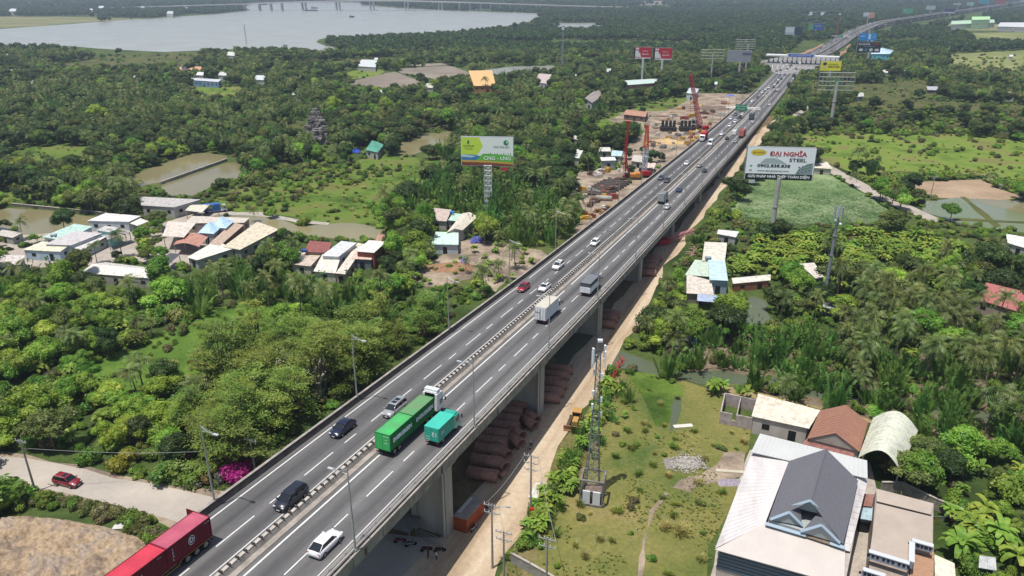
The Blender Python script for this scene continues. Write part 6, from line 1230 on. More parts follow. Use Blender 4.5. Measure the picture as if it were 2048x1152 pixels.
car(1089, 579, 'sedan', 'dcdcdc', False, 'white saloon with a black panoramic roof beside the red car', roofc=1)
car(1116, 536, 'suv', 'dedede', False, 'white car with a sunroof and dark windscreen, ahead of the red car', roofc=1)
car(1190, 489, 'crossover', 'e2e2e2', False, 'white car just above the dark joint line on the left carriageway')
car(1322, 359, 'crossover', '3a3f49', False, 'dark grey car in the outer lane, left of a matching pair', 1)
car(1334, 364, 'crossover', '33363c', False, 'dark grey car nearer the median, right of a matching pair', 1)
car(1373, 329, 'sedan', 'e2e2e2', False, 'white car alone ahead of the two dark grey cars', 1)
car(1443, 270, 'sedan', 'e0e0e0', False, 'white car between the red container lorry and the far queue', 1)
car(652, 1095, 'fast', 'e3e4e5', True, 'white car with black rear window driving away at the bottom of the right carriageway')
car(1334, 417, 'crossover', 'c4c5c4', True, 'silver car right behind the grey box lorry', 1)
car(1358, 383, 'hatch', '26416f', True, 'small blue car in the outer lane of the right carriageway', 1)
car(1398, 334, 'crossover', '9a9690', True, 'beige-silver car next to the median, level with a black car', 1)
car(1409, 344, 'hatch', '2c2e33', True, 'black hatchback in the outer lane behind a silver car', 1)
car(1454, 279, 'hatch', '3a3c40', True, 'dark car following the white van away from the camera', 1)
car(1470, 285, 'hatch', 'b5b6b4', True, 'silver-grey car in the outer lane below the brown container', 1)
car(1506, 246, 'sedan', 'b9babb', True, 'silver car in the outer lane beside the tall grey lorry', 1)
car(1539, 211, 'sedan', 'dcdcdc', True, 'white car in the outer lane just past the green sign', 1)
car(1555, 181, 'crossover', 'e2e2e2', True, 'white car on the empty stretch of right carriageway before the plaza', 1)
far_cars = [(1459, 253, W8), (1470, 245, W8), (1461, 239, W8), (1480, 237, BK), (1471, 231, GY), (1484, 230, W8), (1482, 224, '5a1c1c'), (1504, 204, W8), (1515, 196, GY), (1529, 192, W8), (1524, 186, W8), (1534, 186, W8), (1531, 180, W8), (1537, 176.5, W8),
            (1547, 176, BK), (1549, 170, W8), (1555, 167, BK), (1556, 161, W8), (1562.5, 159, BK), (1558.6, 154, '4a6a94'), (1558, 148, W8), (1553, 147, W8), (1564, 148, W8), (1570, 151.5, GY), (1553, 144, BK), (1561, 142, BK), (1572, 142.5, W8), (1573.5, 139, GY), (1571, 130, W8), (1577, 133, GY)]
CN = {W8: 'white', BK: 'black', GY: 'grey', '5a1c1c': 'maroon', '4a6a94': 'pale blue'}
proto_far = {}
for i, (x, y, c) in enumerate(far_cars):
    k = (c, i % 3)
    lab = f'{CN[c]} car in the queue crawling from the toll plaza towards the green sign'
    if k in proto_far: r = copy_tree(proto_far[k]); pose(r, x, y, False)
    else: r = car(x, y, ['sedan', 'suv', 'hatch'][i % 3], c, False, lab, 0); proto_far[k] = r
    r['label'] = lab; r['group'] = f'{CN[c]} cars queueing before the toll plaza'
for i, (x, y, c) in enumerate([(1586, 159, W8), (1590, 144.5, W8), (1590, 139, GY), (1580, 131, GY), (1601, 128, BK), (1560, 127, W8)]):
    r = copy_tree(proto_far[(c, 1)] if (c, 1) in proto_far else proto_far[(c, 0)]); pose(r, x, y, True); r['label'] = f'{CN[c]} car crossing the wide paving in front of the toll booths'; r['group'] = f'{CN[c]} cars by the toll booths'
for i in range(46):
    s = 900+i*46+rg.uniform(-14, 14); u = rg.choice([-8.5, -4.5, 4.5, 8.5]); c = rg.choice([W8, W8, W8, GY, BK]); k = [q for q in proto_far if q[0] == c][0]
    r = copy_tree(proto_far[k]); r.location = RP(s, u, .02); q = RP(s+5, u)-RP(s, u); r.rotation_euler = (0, 0, math.atan2(q.y, q.x)+(0 if u > 0 else math.pi))
    r['label'] = f'tiny {CN[c]} car on the distant bend of the expressway'; r['group'] = f'{CN[c]} cars on the distant bend'
r = thing('suv', 'dark red car on the dusty crossing road at the far left', 'car'); car_parts(r, 'suv', '7a1826', 2, 1); p = G(136, 968, .08); r.location = p; r.rotation_euler = (0, 0, R(-17))

def chassis(root, x0, x1, m=None, axles=(), r=.5, W=2.3, dual=True):
    q = MB()
    for e in (-1, 1): q.box(((x0+x1)/2, e*.42, .88), (x1-x0, .12, .26))
    for k in range(6): q.box((x0+(x1-x0)*(k+.5)/6, 0, .86), (.12, .9, .16))
    q.box((x0+.05, 0, .62), (.1, W*.95, .14)); q.build('chassis', m or m_trim, root)
    for x in axles:
        for e in (-1, 1): wheel(root, x, e*(W/2-.3), r, .5 if dual else .3, 2)
def box_truck(px, py, away, label, cabc, boxm, L=6.5, boxh=2.3, lod=1, text_=None, bw=2.3, open_top=None, topm=None):
    r = thing('box_lorry', label, 'lorry'); x1 = L/2; cl = 1.8
    cab(r, cabc, x1, cl, 2.15, 2.3, .6, lod)
    b = MB(); bl = L-cl-.15; cx = -L/2+bl/2; b.box((cx, 0, .95+boxh/2), (bl, bw, boxh)); b.build('cargo_box', boxm, r)
    if topm: b = MB(); b.box((cx, 0, .95+boxh+.02), (bl+.04, bw+.06, .04)); b.build('roof_panel', topm, r)
    b = MB(); b.box((-L/2-.02, -.56, .95+boxh/2), (.05, 1.02, boxh*.92)); b.box((-L/2-.02, .56, .95+boxh/2), (.05, 1.02, boxh*.92)); b.build('rear_door', boxm, r)
    chassis(r, -L/2+.1, x1-.4, None, (-L/2+1.5, x1-.9), .45, 2.1)
    for e in (-1, 1): q = MB(); q.box((-L/2-.03, e*.9, .75), (.06, .24, .14)); q.build('tail_light', m_tail, r)
    pose(r, px, py, away); return r
m_teal = M('teal_panel', '2f9c86', .5, vary=.05, scale=1); m_tealtop = M('teal_roof', '3fae9a', .5, vary=.06, scale=1)
t = box_truck(886, 872, True, 'turquoise box lorry driving beside the green container lorry', '2b9b86', m_teal, 6.6, 2.15, 2, topm=m_tealtop)
m_wlet = M('white_letters', 'd4d8d6', .6)
text('E1', .9, m_wlet, t, (-3.37, -.5, 2.05), (0, -1, 0), (0, 0, 1)); text('2m', .8, m_wlet, t, (-2.2, -1.17, 2.1), (1, 0, 0), (0, 0, 1)); text('EXPRESS', .16, m_wlet, t, (-3.37, .55, 1.6), (0, -1, 0), (0, 0, 1)); text('EXPRESS', .16, m_wlet, t, (-3.37, .55, 1.2), (0, -1, 0), (0, 0, 1))
m_wbox = M('white_panel', 'cfd2d4', .5, vary=.08, scale=.8); m_ctop = M('cream_roof', 'b7b2a6', .7, vary=.08, scale=.5)
t = box_truck(1096, 634, True, 'long white box lorry with small lettering on its rear doors', 'd8dadb', m_wbox, 9.2, 2.75, 2, topm=m_ctop, bw=2.45)
text('CARGO', .3, M('grey_letters', '4b5563', .6), t, (-4.68, .5, 2.6), (0, -1, 0), (0, 0, 1)); b = MB()
for y in (-1.1, -.6, -.08, .08, .6, 1.1): b.box((-4.69, y, 2.3), (.04, .05, 2.4))
b.build('door_bars', m_steel, t)
t = box_truck(1181, 582, True, 'flatbed lorry with white sides under a dark grey canopy', '2d3d6e', m_wbox, 8.4, 1.35, 2, bw=2.4)
b = MB(); b.box((-.97-.05, 0, 2.75), (6.35, 2.36, .9)); b.build('canopy', M('tarpaulin', '4d5054', .8, vary=.15, scale=1.5), t)
b = MB(); b.prism([(-4.25, -1.2), (2.2, -1.2), (2.2, 1.2), (-4.25, 1.2)], 3.2, 3.26); b.build('canopy_top', M('tarp_top', '696c70', .8, vary=.12, scale=1.5), t)
box_truck(1325, 404, True, 'grey box lorry with pale blue doors close to the median', '6a7274', M('grey_panel', '8d9693', .6, vary=.1), 7.2, 2.5, 1, topm=M('grey_top', '70726f', .8))
box_truck(1503, 238, True, 'tall dark grey box lorry below the green sign', '3c4043', M('dark_panel', '6a6f72', .6), 9, 3, 1)
box_truck(1577, 173, True, 'dark lorry in the outer lane of the right carriageway near the plaza', '33363a', M('blackish_panel', '3f4347', .6), 8, 2.6, 1)
box_truck(1587.5, 157, True, 'black high-sided lorry nearest the toll plaza', '2a2c30', M('blackish_panel', '3f4347', .6), 9, 3, 1)
def van(px, py, away, label, col, H=2.3, L=5.4):
    r = thing('van', label, 'van'); P = paint(col); b = MB(); w_ = .98
    pr = [(-L/2, .35), (L/2, .35), (L/2, .95), (L/2-.35, 1.15), (L/2-1.05, H-.1), (L/2-1.3, H), (-L/2+.1, H), (-L/2, H-.3)]; n = len(pr)
    v = [(x, -w_*(1 if z < 1.2 else .9), z) for x, z in pr]+[(x, w_*(1 if z < 1.2 else .9), z) for x, z in pr]
    b.faces(v, [tuple(range(n)), tuple(range(n, 2*n))[::-1]]+[(i, n+i, n+(i+1) % n, (i+1) % n) for i in range(n)]); b.build('body', P, r)
    q = MB(); q.face([(L/2-.38, -.85, 1.2), (L/2-.38, .85, 1.2), (L/2-1.0, .8, H-.16), (L/2-1.0, -.8, H-.16)]); q.build('windscreen', m_glass, r)
    for e in (-1, 1): q = MB(); q.box((-.5, e*.95, H-.6), (L*.62, .06, .5)); q.build('side_window', m_glass, r)
    for x in (L*.32, -L*.3):
        for e in (-1, 1): wheel(r, x, e*.85, .36, .22, 1)
    for e in (-1, 1): q = MB(); q.box((L/2, e*.7, .8), (.08, .3, .16)); q.build('headlight', m_lamp, r)
    pose(r, px, py, away); return r
van(1421, 290, False, 'white minibus beside the red container lorry on the left carriageway', 'dfe2e2', 2.7, 6.2)
van(1469, 269, True, 'white van next to the brown container on the right carriageway', 'e0e0de', 2.3)
van(1597, 129, True, 'white bus-like van in front of the toll booths', 'dcdcdc', 2.8, 7)

def container(label, col, col2, loc, rz, L=6.06, H=2.59, pitch=0, top=None, group=None):
    r = thing('shipping_container', label, 'container', loc); r.rotation_euler = (0, pitch, rz)
    m = M('container_'+col, col, .6, scale=2.2, col2=col2, bump=.02); b = MB(); w_, h2 = 1.2, L/2
    n = int(L/.28)
    for e in (-1, 1):     # corrugated long walls
        v = []
        for i in range(n*2+1): x = -h2+.06+(L-.12)*i/(n*2); y = e*(w_-(0.0 if (i//1) % 2 else .045)); v += [(x, y, .14), (x, y, H-.1)]
        b.faces(v, [(2*i, 2*i+2, 2*i+3, 2*i+1) if e < 0 else (2*i, 2*i+1, 2*i+3, 2*i+2) for i in range(n*2)])
    for x in (-h2, h2): b.box((x*(1-.004), 0, H/2), (.05, 2.36, H-.2))
    b.build('wall', m, r)
    b = MB(); v = []; n = int(L/.3)
    for i in range(n*2+1): x = -h2+.05+(L-.1)*i/(n*2); z = H-.03-(.0 if i % 2 else .03); v += [(x, -1.19, z), (x, 1.19, z)]
    b.faces(v, [(2*i, 2*i+2, 2*i+3, 2*i+1) for i in range(n*2)]); b.build('roof', top or m, r)
    b = MB()
    for e in (-1, 1):
        for z in (.07, H-.06): b.box((0, e*1.2, z), (L, .06, .13))
        for x in (-h2+.05, h2-.05): b.box((x, e*1.2, H/2), (.12, .1, H))
    for x in (-h2+.02, h2-.02): b.box((x, 0, H-.07), (.08, 2.44, .14)); b.box((x, 0, .07), (.08, 2.44, .14))
    b.build('frame', m, r)
    b = MB()
    for y in (-.95, -.35, .35, .95): b.tube([(-h2-.05, y, .2), (-h2-.05, y, H-.2)], .025, 5)
    for y in (-.6, .6): b.box((-h2-.035, y, H/2), (.02, 1.14, H-.3))
    b.build('door', M('door_'+col, tuple(min(.8, x*1.9+.015) for x in srgb(col)), .6), r); return r
def at_truck(root, x, z): 
    bpy.context.view_layer.update(); return root.matrix_world @ Vector((x, 0, z))
m_pure = M('pure_white', 'f0f2f2', .5)
# green container lorry, driving away
gt = thing('container_lorry', 'white-cabbed tractor pulling the two green containers', 'lorry')
cab(gt, 'd9dbdc', 9.0, 2.1, 2.45, 3.1, .8, 2)
q = MB(); q.box((7.6, 0, 4.0), (.9, 2.2, .5)); q.build('wind_deflector', paint('d9dbdc'), gt); q = MB(); q.box((6.86, 0, 3.3), (.04, 1.7, .9)); q.build('rear_window', m_glass, gt)
chassis(gt, -6.0, 8.4, None, (-5.0, -3.75, 4.1, 5.4, 7.9), .52, 2.45)
pose(gt, 813, 872, True); PT = gt.rotation_euler.y
m_gtop = M('green_roof_faded', '3fae5c', .6, col2='4f8f5a', scale=.5); m_gtop2 = M('green_roof_dusty', '4f8c5a', .7, col2='67805c', scale=.5)
for i, (xx, lb, tm) in enumerate(((-3.1, 'rear green container with bright patchy roof, white lettering on its side', m_gtop), (3.05, 'front green container with duller dusty roof, behind the white cab', m_gtop2))):
    c = container(lb, '1f7a3c', '1a6a34', at_truck(gt, xx, 1.08), RANG, pitch=PT, top=tm)
    text('EVERGREEN', .85, m_pure, c, (.2, -1.24, 1.35), (1, 0, 0), (0, 0, 1), .012, width=4.9, weight=.045)
    text('EVERGREEN', .74, m_wlet, c, (.2, 1.235, 1.35), (-1, 0, 0), (0, 0, 1), .012, width=4.6, weight=.02)
    for z, q in ((2.2, 'EGHU 932861'), (1.7, '22G1'), (1.2, '30480 KG')): text(q, .15, m_wlet, c, (-3.1, -.6, z), (0, -1, 0), (0, 0, 1))
# dark red container lorry at the bottom left, coming towards the camera
rt = thing('container_lorry', 'lorry with yellow-edged trailer under two dark red containers, cut by the lower edge', 'lorry')
cab(rt, 'c9ccce', 9.0, 2.1, 2.45, 3.0, .8, 1)
chassis(rt, -6.1, 8.4, M('chassis_red', '5a1a1a', .7), (-5.1, -3.8, -2.5, 4.1, 5.4, 7.9), .52, 2.45)
q = MB()
for e in (-1, 1):
    q.tube([(-6.1, e*1.2, 1.0), (-1.7, e*1.2, 1.08), (-1.2, e*1.2, .62), (2.5, e*1.2, .62)], .04, 5); q.tube([(-1.0, e*1.2, 1.05), (2.5, e*1.2, 1.05)], .04, 5)
q.build('side_guard', M('yellow_edge', 'a8862c', .6), rt)
pose(rt, 398, 1092, False); s0, u0 = on_deck(412, 1078); rt.location = RP(s0-6.3, -6.1); PT = rt.rotation_euler.y
for xx, lb, tm, cc in ((-3.05, 'rear dark red container with faded pink roof and a round white emblem', M('pink_roof', 'b0596b', .7, col2='9d4a5e', scale=.5), '6f1626'), (3.06, 'front dark red container with brighter crimson roof, cut by the lower edge', M('crimson_roof', 'c33a4c', .6, col2='a83243', scale=.5), '6b1423')):
    c = container(lb, cc, '5f1220', at_truck(rt, xx, 1.08), RANG+math.pi, pitch=PT, top=tm)
    X = (-1, 0, 0)
    if xx < 0:
        b = MB()
        for k in range(24):
            a0, a1 = k*math.pi/12, (k+1)*math.pi/12; P_ = lambda a, r: (-.2+math.cos(a)*r*.8, 1.24, 1.45+math.sin(a)*r)
            b.face([P_(a0, .5), P_(a1, .5), P_(a1, .58), P_(a0, .58)])
        b.build('emblem', m_wlet, c); text('D', .8, m_wlet, c, (-.2, 1.24, 1.45), X, (0, 0, 1), weight=.03)
        text('S\nE\nA\nL', .42, m_wlet, c, (2.35, 1.24, 1.35), X, (0, 0, 1)); text('CONU 231884', .12, m_wlet, c, (-2.5, 1.24, 2.2), X, (0, 0, 1))
        b = MB(); b.box((-3.06, -1.75, 1.35), (.06, 1.2, 2.4), rz=0); b.build('open_door', M('container_6f1626', '6f1626'), c)
    else: text('TEX', .7, m_wlet, c, (.8, 1.24, 1.5), X, (0, 0, 1), weight=.02); text('TEXU 418', .12, m_wlet, c, (-2.0, 1.24, 2.2), X, (0, 0, 1))
# mid-distance container lorries
def semi(px, py, away, label, cabc, concol, clabel, conv=False, L=6.06):
    r = thing('container_lorry', label, 'lorry'); cab(r, cabc, 6.2, 2.0, 2.3, 2.6, .7, 1)
    if conv: q = MB(); q.box((6.9, 0, 1.2), (1.4, 1.9, 1.1)); q.build('bonnet', paint(cabc), r)
    chassis(r, -3.6, 6.0, None, (-2.6, -1.3, 3.2, 6.3), .5, 2.4); pose(r, px, py, away)
    container(clabel, concol, concol, at_truck(r, .6, 1.05), r.rotation_euler.z, 7.5, 2.8, r.rotation_euler.y); return r
semi(1408, 279, False, 'white bonneted lorry carrying the bright red container', 'd8dadb', 'a02634', 'bright red container on the white bonneted lorry', True)
semi(1483, 275, True, 'lorry hidden behind its brownish red container on the right carriageway', '5a3030', '8c4a40', 'brownish red container beside the white van')
# ---------------------------------------------------------------- plants
L_dark = leafmat('leaf_dark', '27391a', '3c5224', '586e36')
L_deep = leafmat('leaf_deep', '24361a', '384a24', '526636', trans=.2)
L_mid = leafmat('leaf_mid', '45651f', '668a2e', '93aa4a')
L_lite = leafmat('leaf_light', '5a7a28', '809f36', 'aab952')
L_olive = leafmat('leaf_olive', '4a5728', '626f37', '7f8449')
L_fea = leafmat('leaf_feathery', '546829', '718637', '969f4e', trans=.35, scale=.5)
L_coc = leafmat('leaf_coconut', '3f5226', '62713a', '8f9856', trans=.3, scale=.6, gloss=.03)
L_nip = leafmat('leaf_nipa', '40602a', '5c8038', '84a052', trans=.35, scale=.5, gloss=.03)
L_ban = leafmat('leaf_banana', '5c7b2c', '7f983e', 'a3a550', trans=.35, scale=.6, gloss=.015)
L_dry = leafmat('leaf_dry', '4f5230', '676440', '807a54', trans=.2, scale=.6)
L_shr = leafmat('leaf_shrub', '466320', '64822d', '8ea148', trans=.3, scale=.6)
m_bark = M('bark', '6b5d4c', .95, vary=.3, scale=3, bump=.1)
m_palmt = M('palm_trunk', '8a7d6c', .9, vary=.25, scale=4, bump=.06)
rg = random.Random(11)
def card(b, p, nrm, w, l, rnd):
    t = nrm.cross(Vector((rnd.uniform(-1, 1), rnd.uniform(-1, 1), rnd.uniform(-1, 1)))).normalized(); q = nrm.cross(t).normalized()
    b.face([p-t*l/2, p-q*w/2+nrm*w*.12, p+t*l/2, p+q*w/2-nrm*w*.1])
def crown_mesh(name, lobes, ncard, size, mat_, seed, core=.84, up=.5, flat=1.0):
    rnd = random.Random(seed); b = MB()
    wts = [l[1]*l[1] for l in lobes]
    if core:
        for i, (c, r, rz) in enumerate(lobes): sph(b, Vector(c), r*core, rz*core, 1 if ncard > 300 else 2, .35, seed+i)
    for k in range(ncard):
        c, r, rz = rnd.choices(lobes, wts)[0]
        d = Vector((rnd.gauss(0, 1), rnd.gauss(0, 1), rnd.gauss(.35, .9))).normalized()
        kk = rnd.uniform(.8, 1.1)*(1+.35*noise.noise(d*2.3+Vector((seed, seed*.7, 0)))); p = Vector(c)+Vector((d.x*r*kk, d.y*r*kk, d.z*rz*kk))
        nr = (d*.6+Vector((rnd.uniform(-1, 1), rnd.uniform(-1, 1), rnd.uniform(-.6, 1)+up))*.8).normalized()
        s = size*rnd.uniform(.6, 1.4); card(b, p, nr, s*.75, s*1.3, rnd)
    b.mats = [mat_]; b.mi = [0]*len(b.f); return b.mesh(name)
def trunk_mesh(name, h, r, lobes, mat_, seed, lean=.1):
    rnd = random.Random(seed); b = MB(); top = Vector((rnd.uniform(-lean, lean)*h, rnd.uniform(-lean, lean)*h, h))
    b.tube([(0, 0, -.3), (top.x*.3, top.y*.2, h*.5), top], [r, r*.75, r*.5], 7)
    for c, rr, _ in lobes[:6]:
        c = Vector(c); b.tube([top*.8, (top+c)*.5+Vector((0, 0, -.3)), c], [r*.45, r*.3, r*.1], 5)
    b.mats = [mat_]; b.mi = [0]*len(b.f); return b.mesh(name)
PROTO = {}     # kind -> list of (parts [(name, mesh)], height)
def bl_variant(i, mat_, n=4200, s=.33):
    rnd = random.Random(100+i); h = rnd.uniform(6.5, 9.5); rad = rnd.uniform(2.9, 4.2); lobes = []
    for k in range(rnd.randint(10, 15)):
        a = rnd.uniform(0, 6.28); q = rnd.uniform(.1, 1.0)*rad; lr = rnd.uniform(.9, 1.9)
        lobes.append(((math.cos(a)*q, math.sin(a)*q, h*rnd.uniform(.5, .78)-q*.25), lr, lr*rnd.uniform(.65, .95)))
    lobes.append(((0, 0, h*.72), 2.1, 1.7))
    return [('crown', crown_mesh('crown', lobes, n, s, mat_, i)), ('trunk', trunk_mesh('trunk', h*.55, .22, lobes, m_bark, i))], h
PROTO['B'] = [bl_variant(i, m_) for i, m_ in enumerate([L_deep, L_mid, L_mid, L_dark, L_lite, L_olive, L_mid, L_lite])]
def fea_variant(i):
    rnd = random.Random(300+i); h = rnd.uniform(8, 10.5); lobes = []
    for k in range(22):
        a = rnd.uniform(0, 6.28); t = rnd.uniform(.35, 1); q = rnd.uniform(.3, 1)*4.6*(1.15-t*.65); lobes.append(((math.cos(a)*q, math.sin(a)*q, h*t), rnd.uniform(1.1, 2.0), .32))
    b = MB(); rnd2 = random.Random(i)
    for k in range(3000):
        c, r, rz = rnd2.choice(lobes); d = Vector((rnd2.gauss(0, .5), rnd2.gauss(0, .5), rnd2.gauss(0, .5)))
        p = Vector(c)+Vector((d.x*r, d.y*r, d.z*rz+.25*d.x*d.x-abs(d.y)*.15)); nr = Vector((rnd2.uniform(-.5, .5), rnd2.uniform(-.5, .5), 1)).normalized()
        s = rnd2.uniform(.15, .34); card(b, p, nr, s*.6, s*1.9, rnd2)
    b.mats = [L_fea]; b.mi = [0]*len(b.f); cm = b.mesh('crown')
    t = MB()
    for j in range(3):
        a = rnd.uniform(0, 6.28); top = Vector((math.cos(a)*1.2, math.sin(a)*1.2, h*.75)); t.tube([(0, 0, -.2), top*.45, top], [.17, .12, .05], 6)
    for c, r, _ in lobes: c = Vector(c); t.tube([Vector((c.x*.2, c.y*.2, c.z*.6)), c*.8+Vector((0, 0, c.z*.1)), c], [.07, .05, .02], 4)
    t.mats = [m_bark]; t.mi = [0]*len(t.f)
    return [('crown', cm), ('trunk', t.mesh('trunk'))], h
PROTO['F'] = [fea_variant(i) for i in range(4)]
def frond(b, base, az, L, up, droop, ll, n=12, vfold=.5, wid=.16, rnd=rg, tip=.35):
    """one palm frond: a bent rib with leaflets to both sides"""
    p = Vector(base); d = Vector((math.cos(az)*math.cos(up), math.sin(az)*math.cos(up), math.sin(up))); side = Vector((-math.sin(az), math.cos(az), 0))
    st = L/n; pts = [p.copy()]
    for k in range(n):
        d = (d+Vector((0, 0, -droop/n*(1+k*.12)))).normalized(); p = p+d*st; pts.append(p.copy())
    for k in range(n): b.face([pts[k]-side*.04, pts[k]+side*.04, pts[k+1]+side*.03, pts[k+1]-side*.03])
    for k in range(1, n+1):
        t = k/n; w_ = ll*math.sin(min(1, t*1.15+.12)*math.pi)**.6 if t < .9 else ll*.4
        dd = (pts[k]-pts[k-1]).normalized(); upv = side.cross(dd)*-1
        for e in (-1, 1):
            o = side*e*math.cos(vfold)+upv*math.sin(vfold)*(-.9 if upv.z > 0 else .9)+dd*.55; o.normalize(); o = o*w_*rnd.uniform(.8, 1.1)+Vector((0, 0, -.18*w_))
            q = pts[k]; b.face([q-dd*wid, q+dd*wid, q+o+dd*wid*tip, q+o-dd*wid*tip*.5])
def coco_variant(i, h=None):
    rnd = random.Random(500+i); h = h or rnd.uniform(6.5, 9.5); lean = Vector((rnd.uniform(-1, 1), rnd.uniform(-1, 1), 0))*.9
    top = Vector((lean.x, lean.y, h)); b = MB()
    for k in range(21):
        a = k*2.4+rnd.uniform(-.2, .2); up = rnd.choice([1.15, .85, .55, .25, -.15]); frond(b, top, a, rnd.uniform(3.8, 4.8), up, 1.25+.3*up, 1.0, 11, .35, .13, rnd)
    b.mats = [L_coc]; b.mi = [0]*len(b.f)
    t = MB(); t.tube([(0, 0, -.2), (lean.x*.2, lean.y*.2, h*.4), (lean.x*.6, lean.y*.6, h*.75), top], [.2, .14, .12, .11], 7); sph(t, top-Vector((0, 0, .35)), .45, .35, 2, .3, i)
    t.mats = [m_palmt]; t.mi = [0]*len(t.f)
    return [('crown', b.mesh('crown')), ('trunk', t.mesh('trunk'))], h+1.5
PROTO['C'] = [coco_variant(i) for i in range(6)]
def nipa_variant(i):
    rnd = random.Random(700+i); b = MB(); H = rnd.uniform(5.5, 7)
    for k in range(13):
        a = rnd.uniform(0, 6.28); q = rnd.uniform(0, 1.5); frond(b, (math.cos(a)*q, math.sin(a)*q, rnd.uniform(0, .8)), a+rnd.uniform(-.6, .6), H*rnd.uniform(.7, 1.1), rnd.uniform(1.15, 1.5), rnd.uniform(.25, .7), 1.0, 14, .5, .24, rnd)
    b.mats = [L_nip]; b.mi = [0]*len(b.f); return [(None, b.mesh('nipa_palm'))], H
PROTO['N'] = [nipa_variant(i) for i in range(5)]
def banana_variant(i):
    rnd = random.Random(900+i); b = MB(); t = MB()
    for j in range(rnd.randint(1, 3)):
        o = Vector((rnd.uniform(-.7, .7), rnd.uniform(-.7, .7), 0)); h = rnd.uniform(1.5, 2.6); t.tube([o, o+Vector((0, 0, h))], [.14, .08], 6)
        for k in range(9):
            az = k*2.4+rnd.uniform(-.3, .3); d = Vector((math.cos(az), math.sin(az), 0)); side = Vector((-d.y, d.x, 0)); L = rnd.uniform(1.6, 2.5); up = rnd.uniform(.5, 1.35)
            p = o+Vector((0, 0, h*.95)); e = up; prev = None
            for q in range(6):
                w_ = .34*math.sin(math.pi*(.12+.88*q/6))+.03; u_ = Vector((0, 0, .18*w_)); cur = (p-side*w_+u_, p.copy(), p+side*w_+u_)
                if prev: b.face([prev[0], prev[1], cur[1], cur[0]]); b.face([prev[1], prev[2], cur[2], cur[1]])
                prev = cur; p = p+(d*math.cos(e)+Vector((0, 0, math.sin(e))))*L/5; e -= rnd.uniform(.25, .5)
    b.mats = [L_ban]; b.mi = [0]*len(b.f); t.mats = [M('banana_stem', '7c8450', .8, vary=.2, scale=3)]; t.mi = [0]*len(t.f)
    return [('crown', b.mesh('crown')), ('stem', t.mesh('stem'))], 3.6
PROTO['A'] = [banana_variant(i) for i in range(4)]
def shrub_variant(i, mat_):
    rnd = random.Random(1100+i); lobes = []
    for k in range(rnd.randint(4, 7)):
        a = rnd.uniform(0, 6.28); q = rnd.uniform(0, 1.3); lr = rnd.uniform(.6, 1.1); lobes.append(((math.cos(a)*q, math.sin(a)*q, lr*rnd.uniform(.5, 1.3)), lr, lr*.8))
    return [(None, crown_mesh('shrub', lobes, 900, .24, mat_, 40+i, .8))], 2.2
PROTO['S'] = [shrub_variant(i, m_) for i, m_ in enumerate([L_shr, L_mid, L_shr, L_olive, L_dark])]
PROTO['D'] = [shrub_variant(20+i, m_) for i, m_ in enumerate([L_dry, L_olive, L_dry])]
def reed_variant(i, mat_, H):
    rnd = random.Random(1300+i); b = MB()
    for k in range(70):
        a = rnd.uniform(0, 6.28); q = rnd.uniform(0, .8); p = Vector((math.cos(a)*q, math.sin(a)*q, 0)); az = a+rnd.uniform(-.7, .7); d = Vector((math.cos(az), math.sin(az), 0)); sd = Vector((-d.y, d.x, 0))*.05
        h = H*rnd.uniform(.6, 1.1); m1 = p+Vector((0, 0, h*.6))+d*h*.15; t1 = m1+d*h*.4+Vector((0, 0, h*.2)); b.face([p-sd, p+sd, m1+sd, m1-sd]); b.face([m1-sd, m1+sd, t1+sd*.2, t1-sd*.2])
    b.mats = [mat_]; b.mi = [0]*len(b.f); return [(None, b.mesh('reeds'))], H
PROTO['G'] = [reed_variant(i, (leafmat('leaf_reed', '5f7430', '7c923c', '9aa854', trans=.6), leafmat('leaf_straw', '8b8a4c', 'ada462', 'c8bc80', trans=.6), leafmat('leaf_grass', '6a7c34', '859640', 'a0a858', trans=.6))[i], 1.6) for i in range(3)]
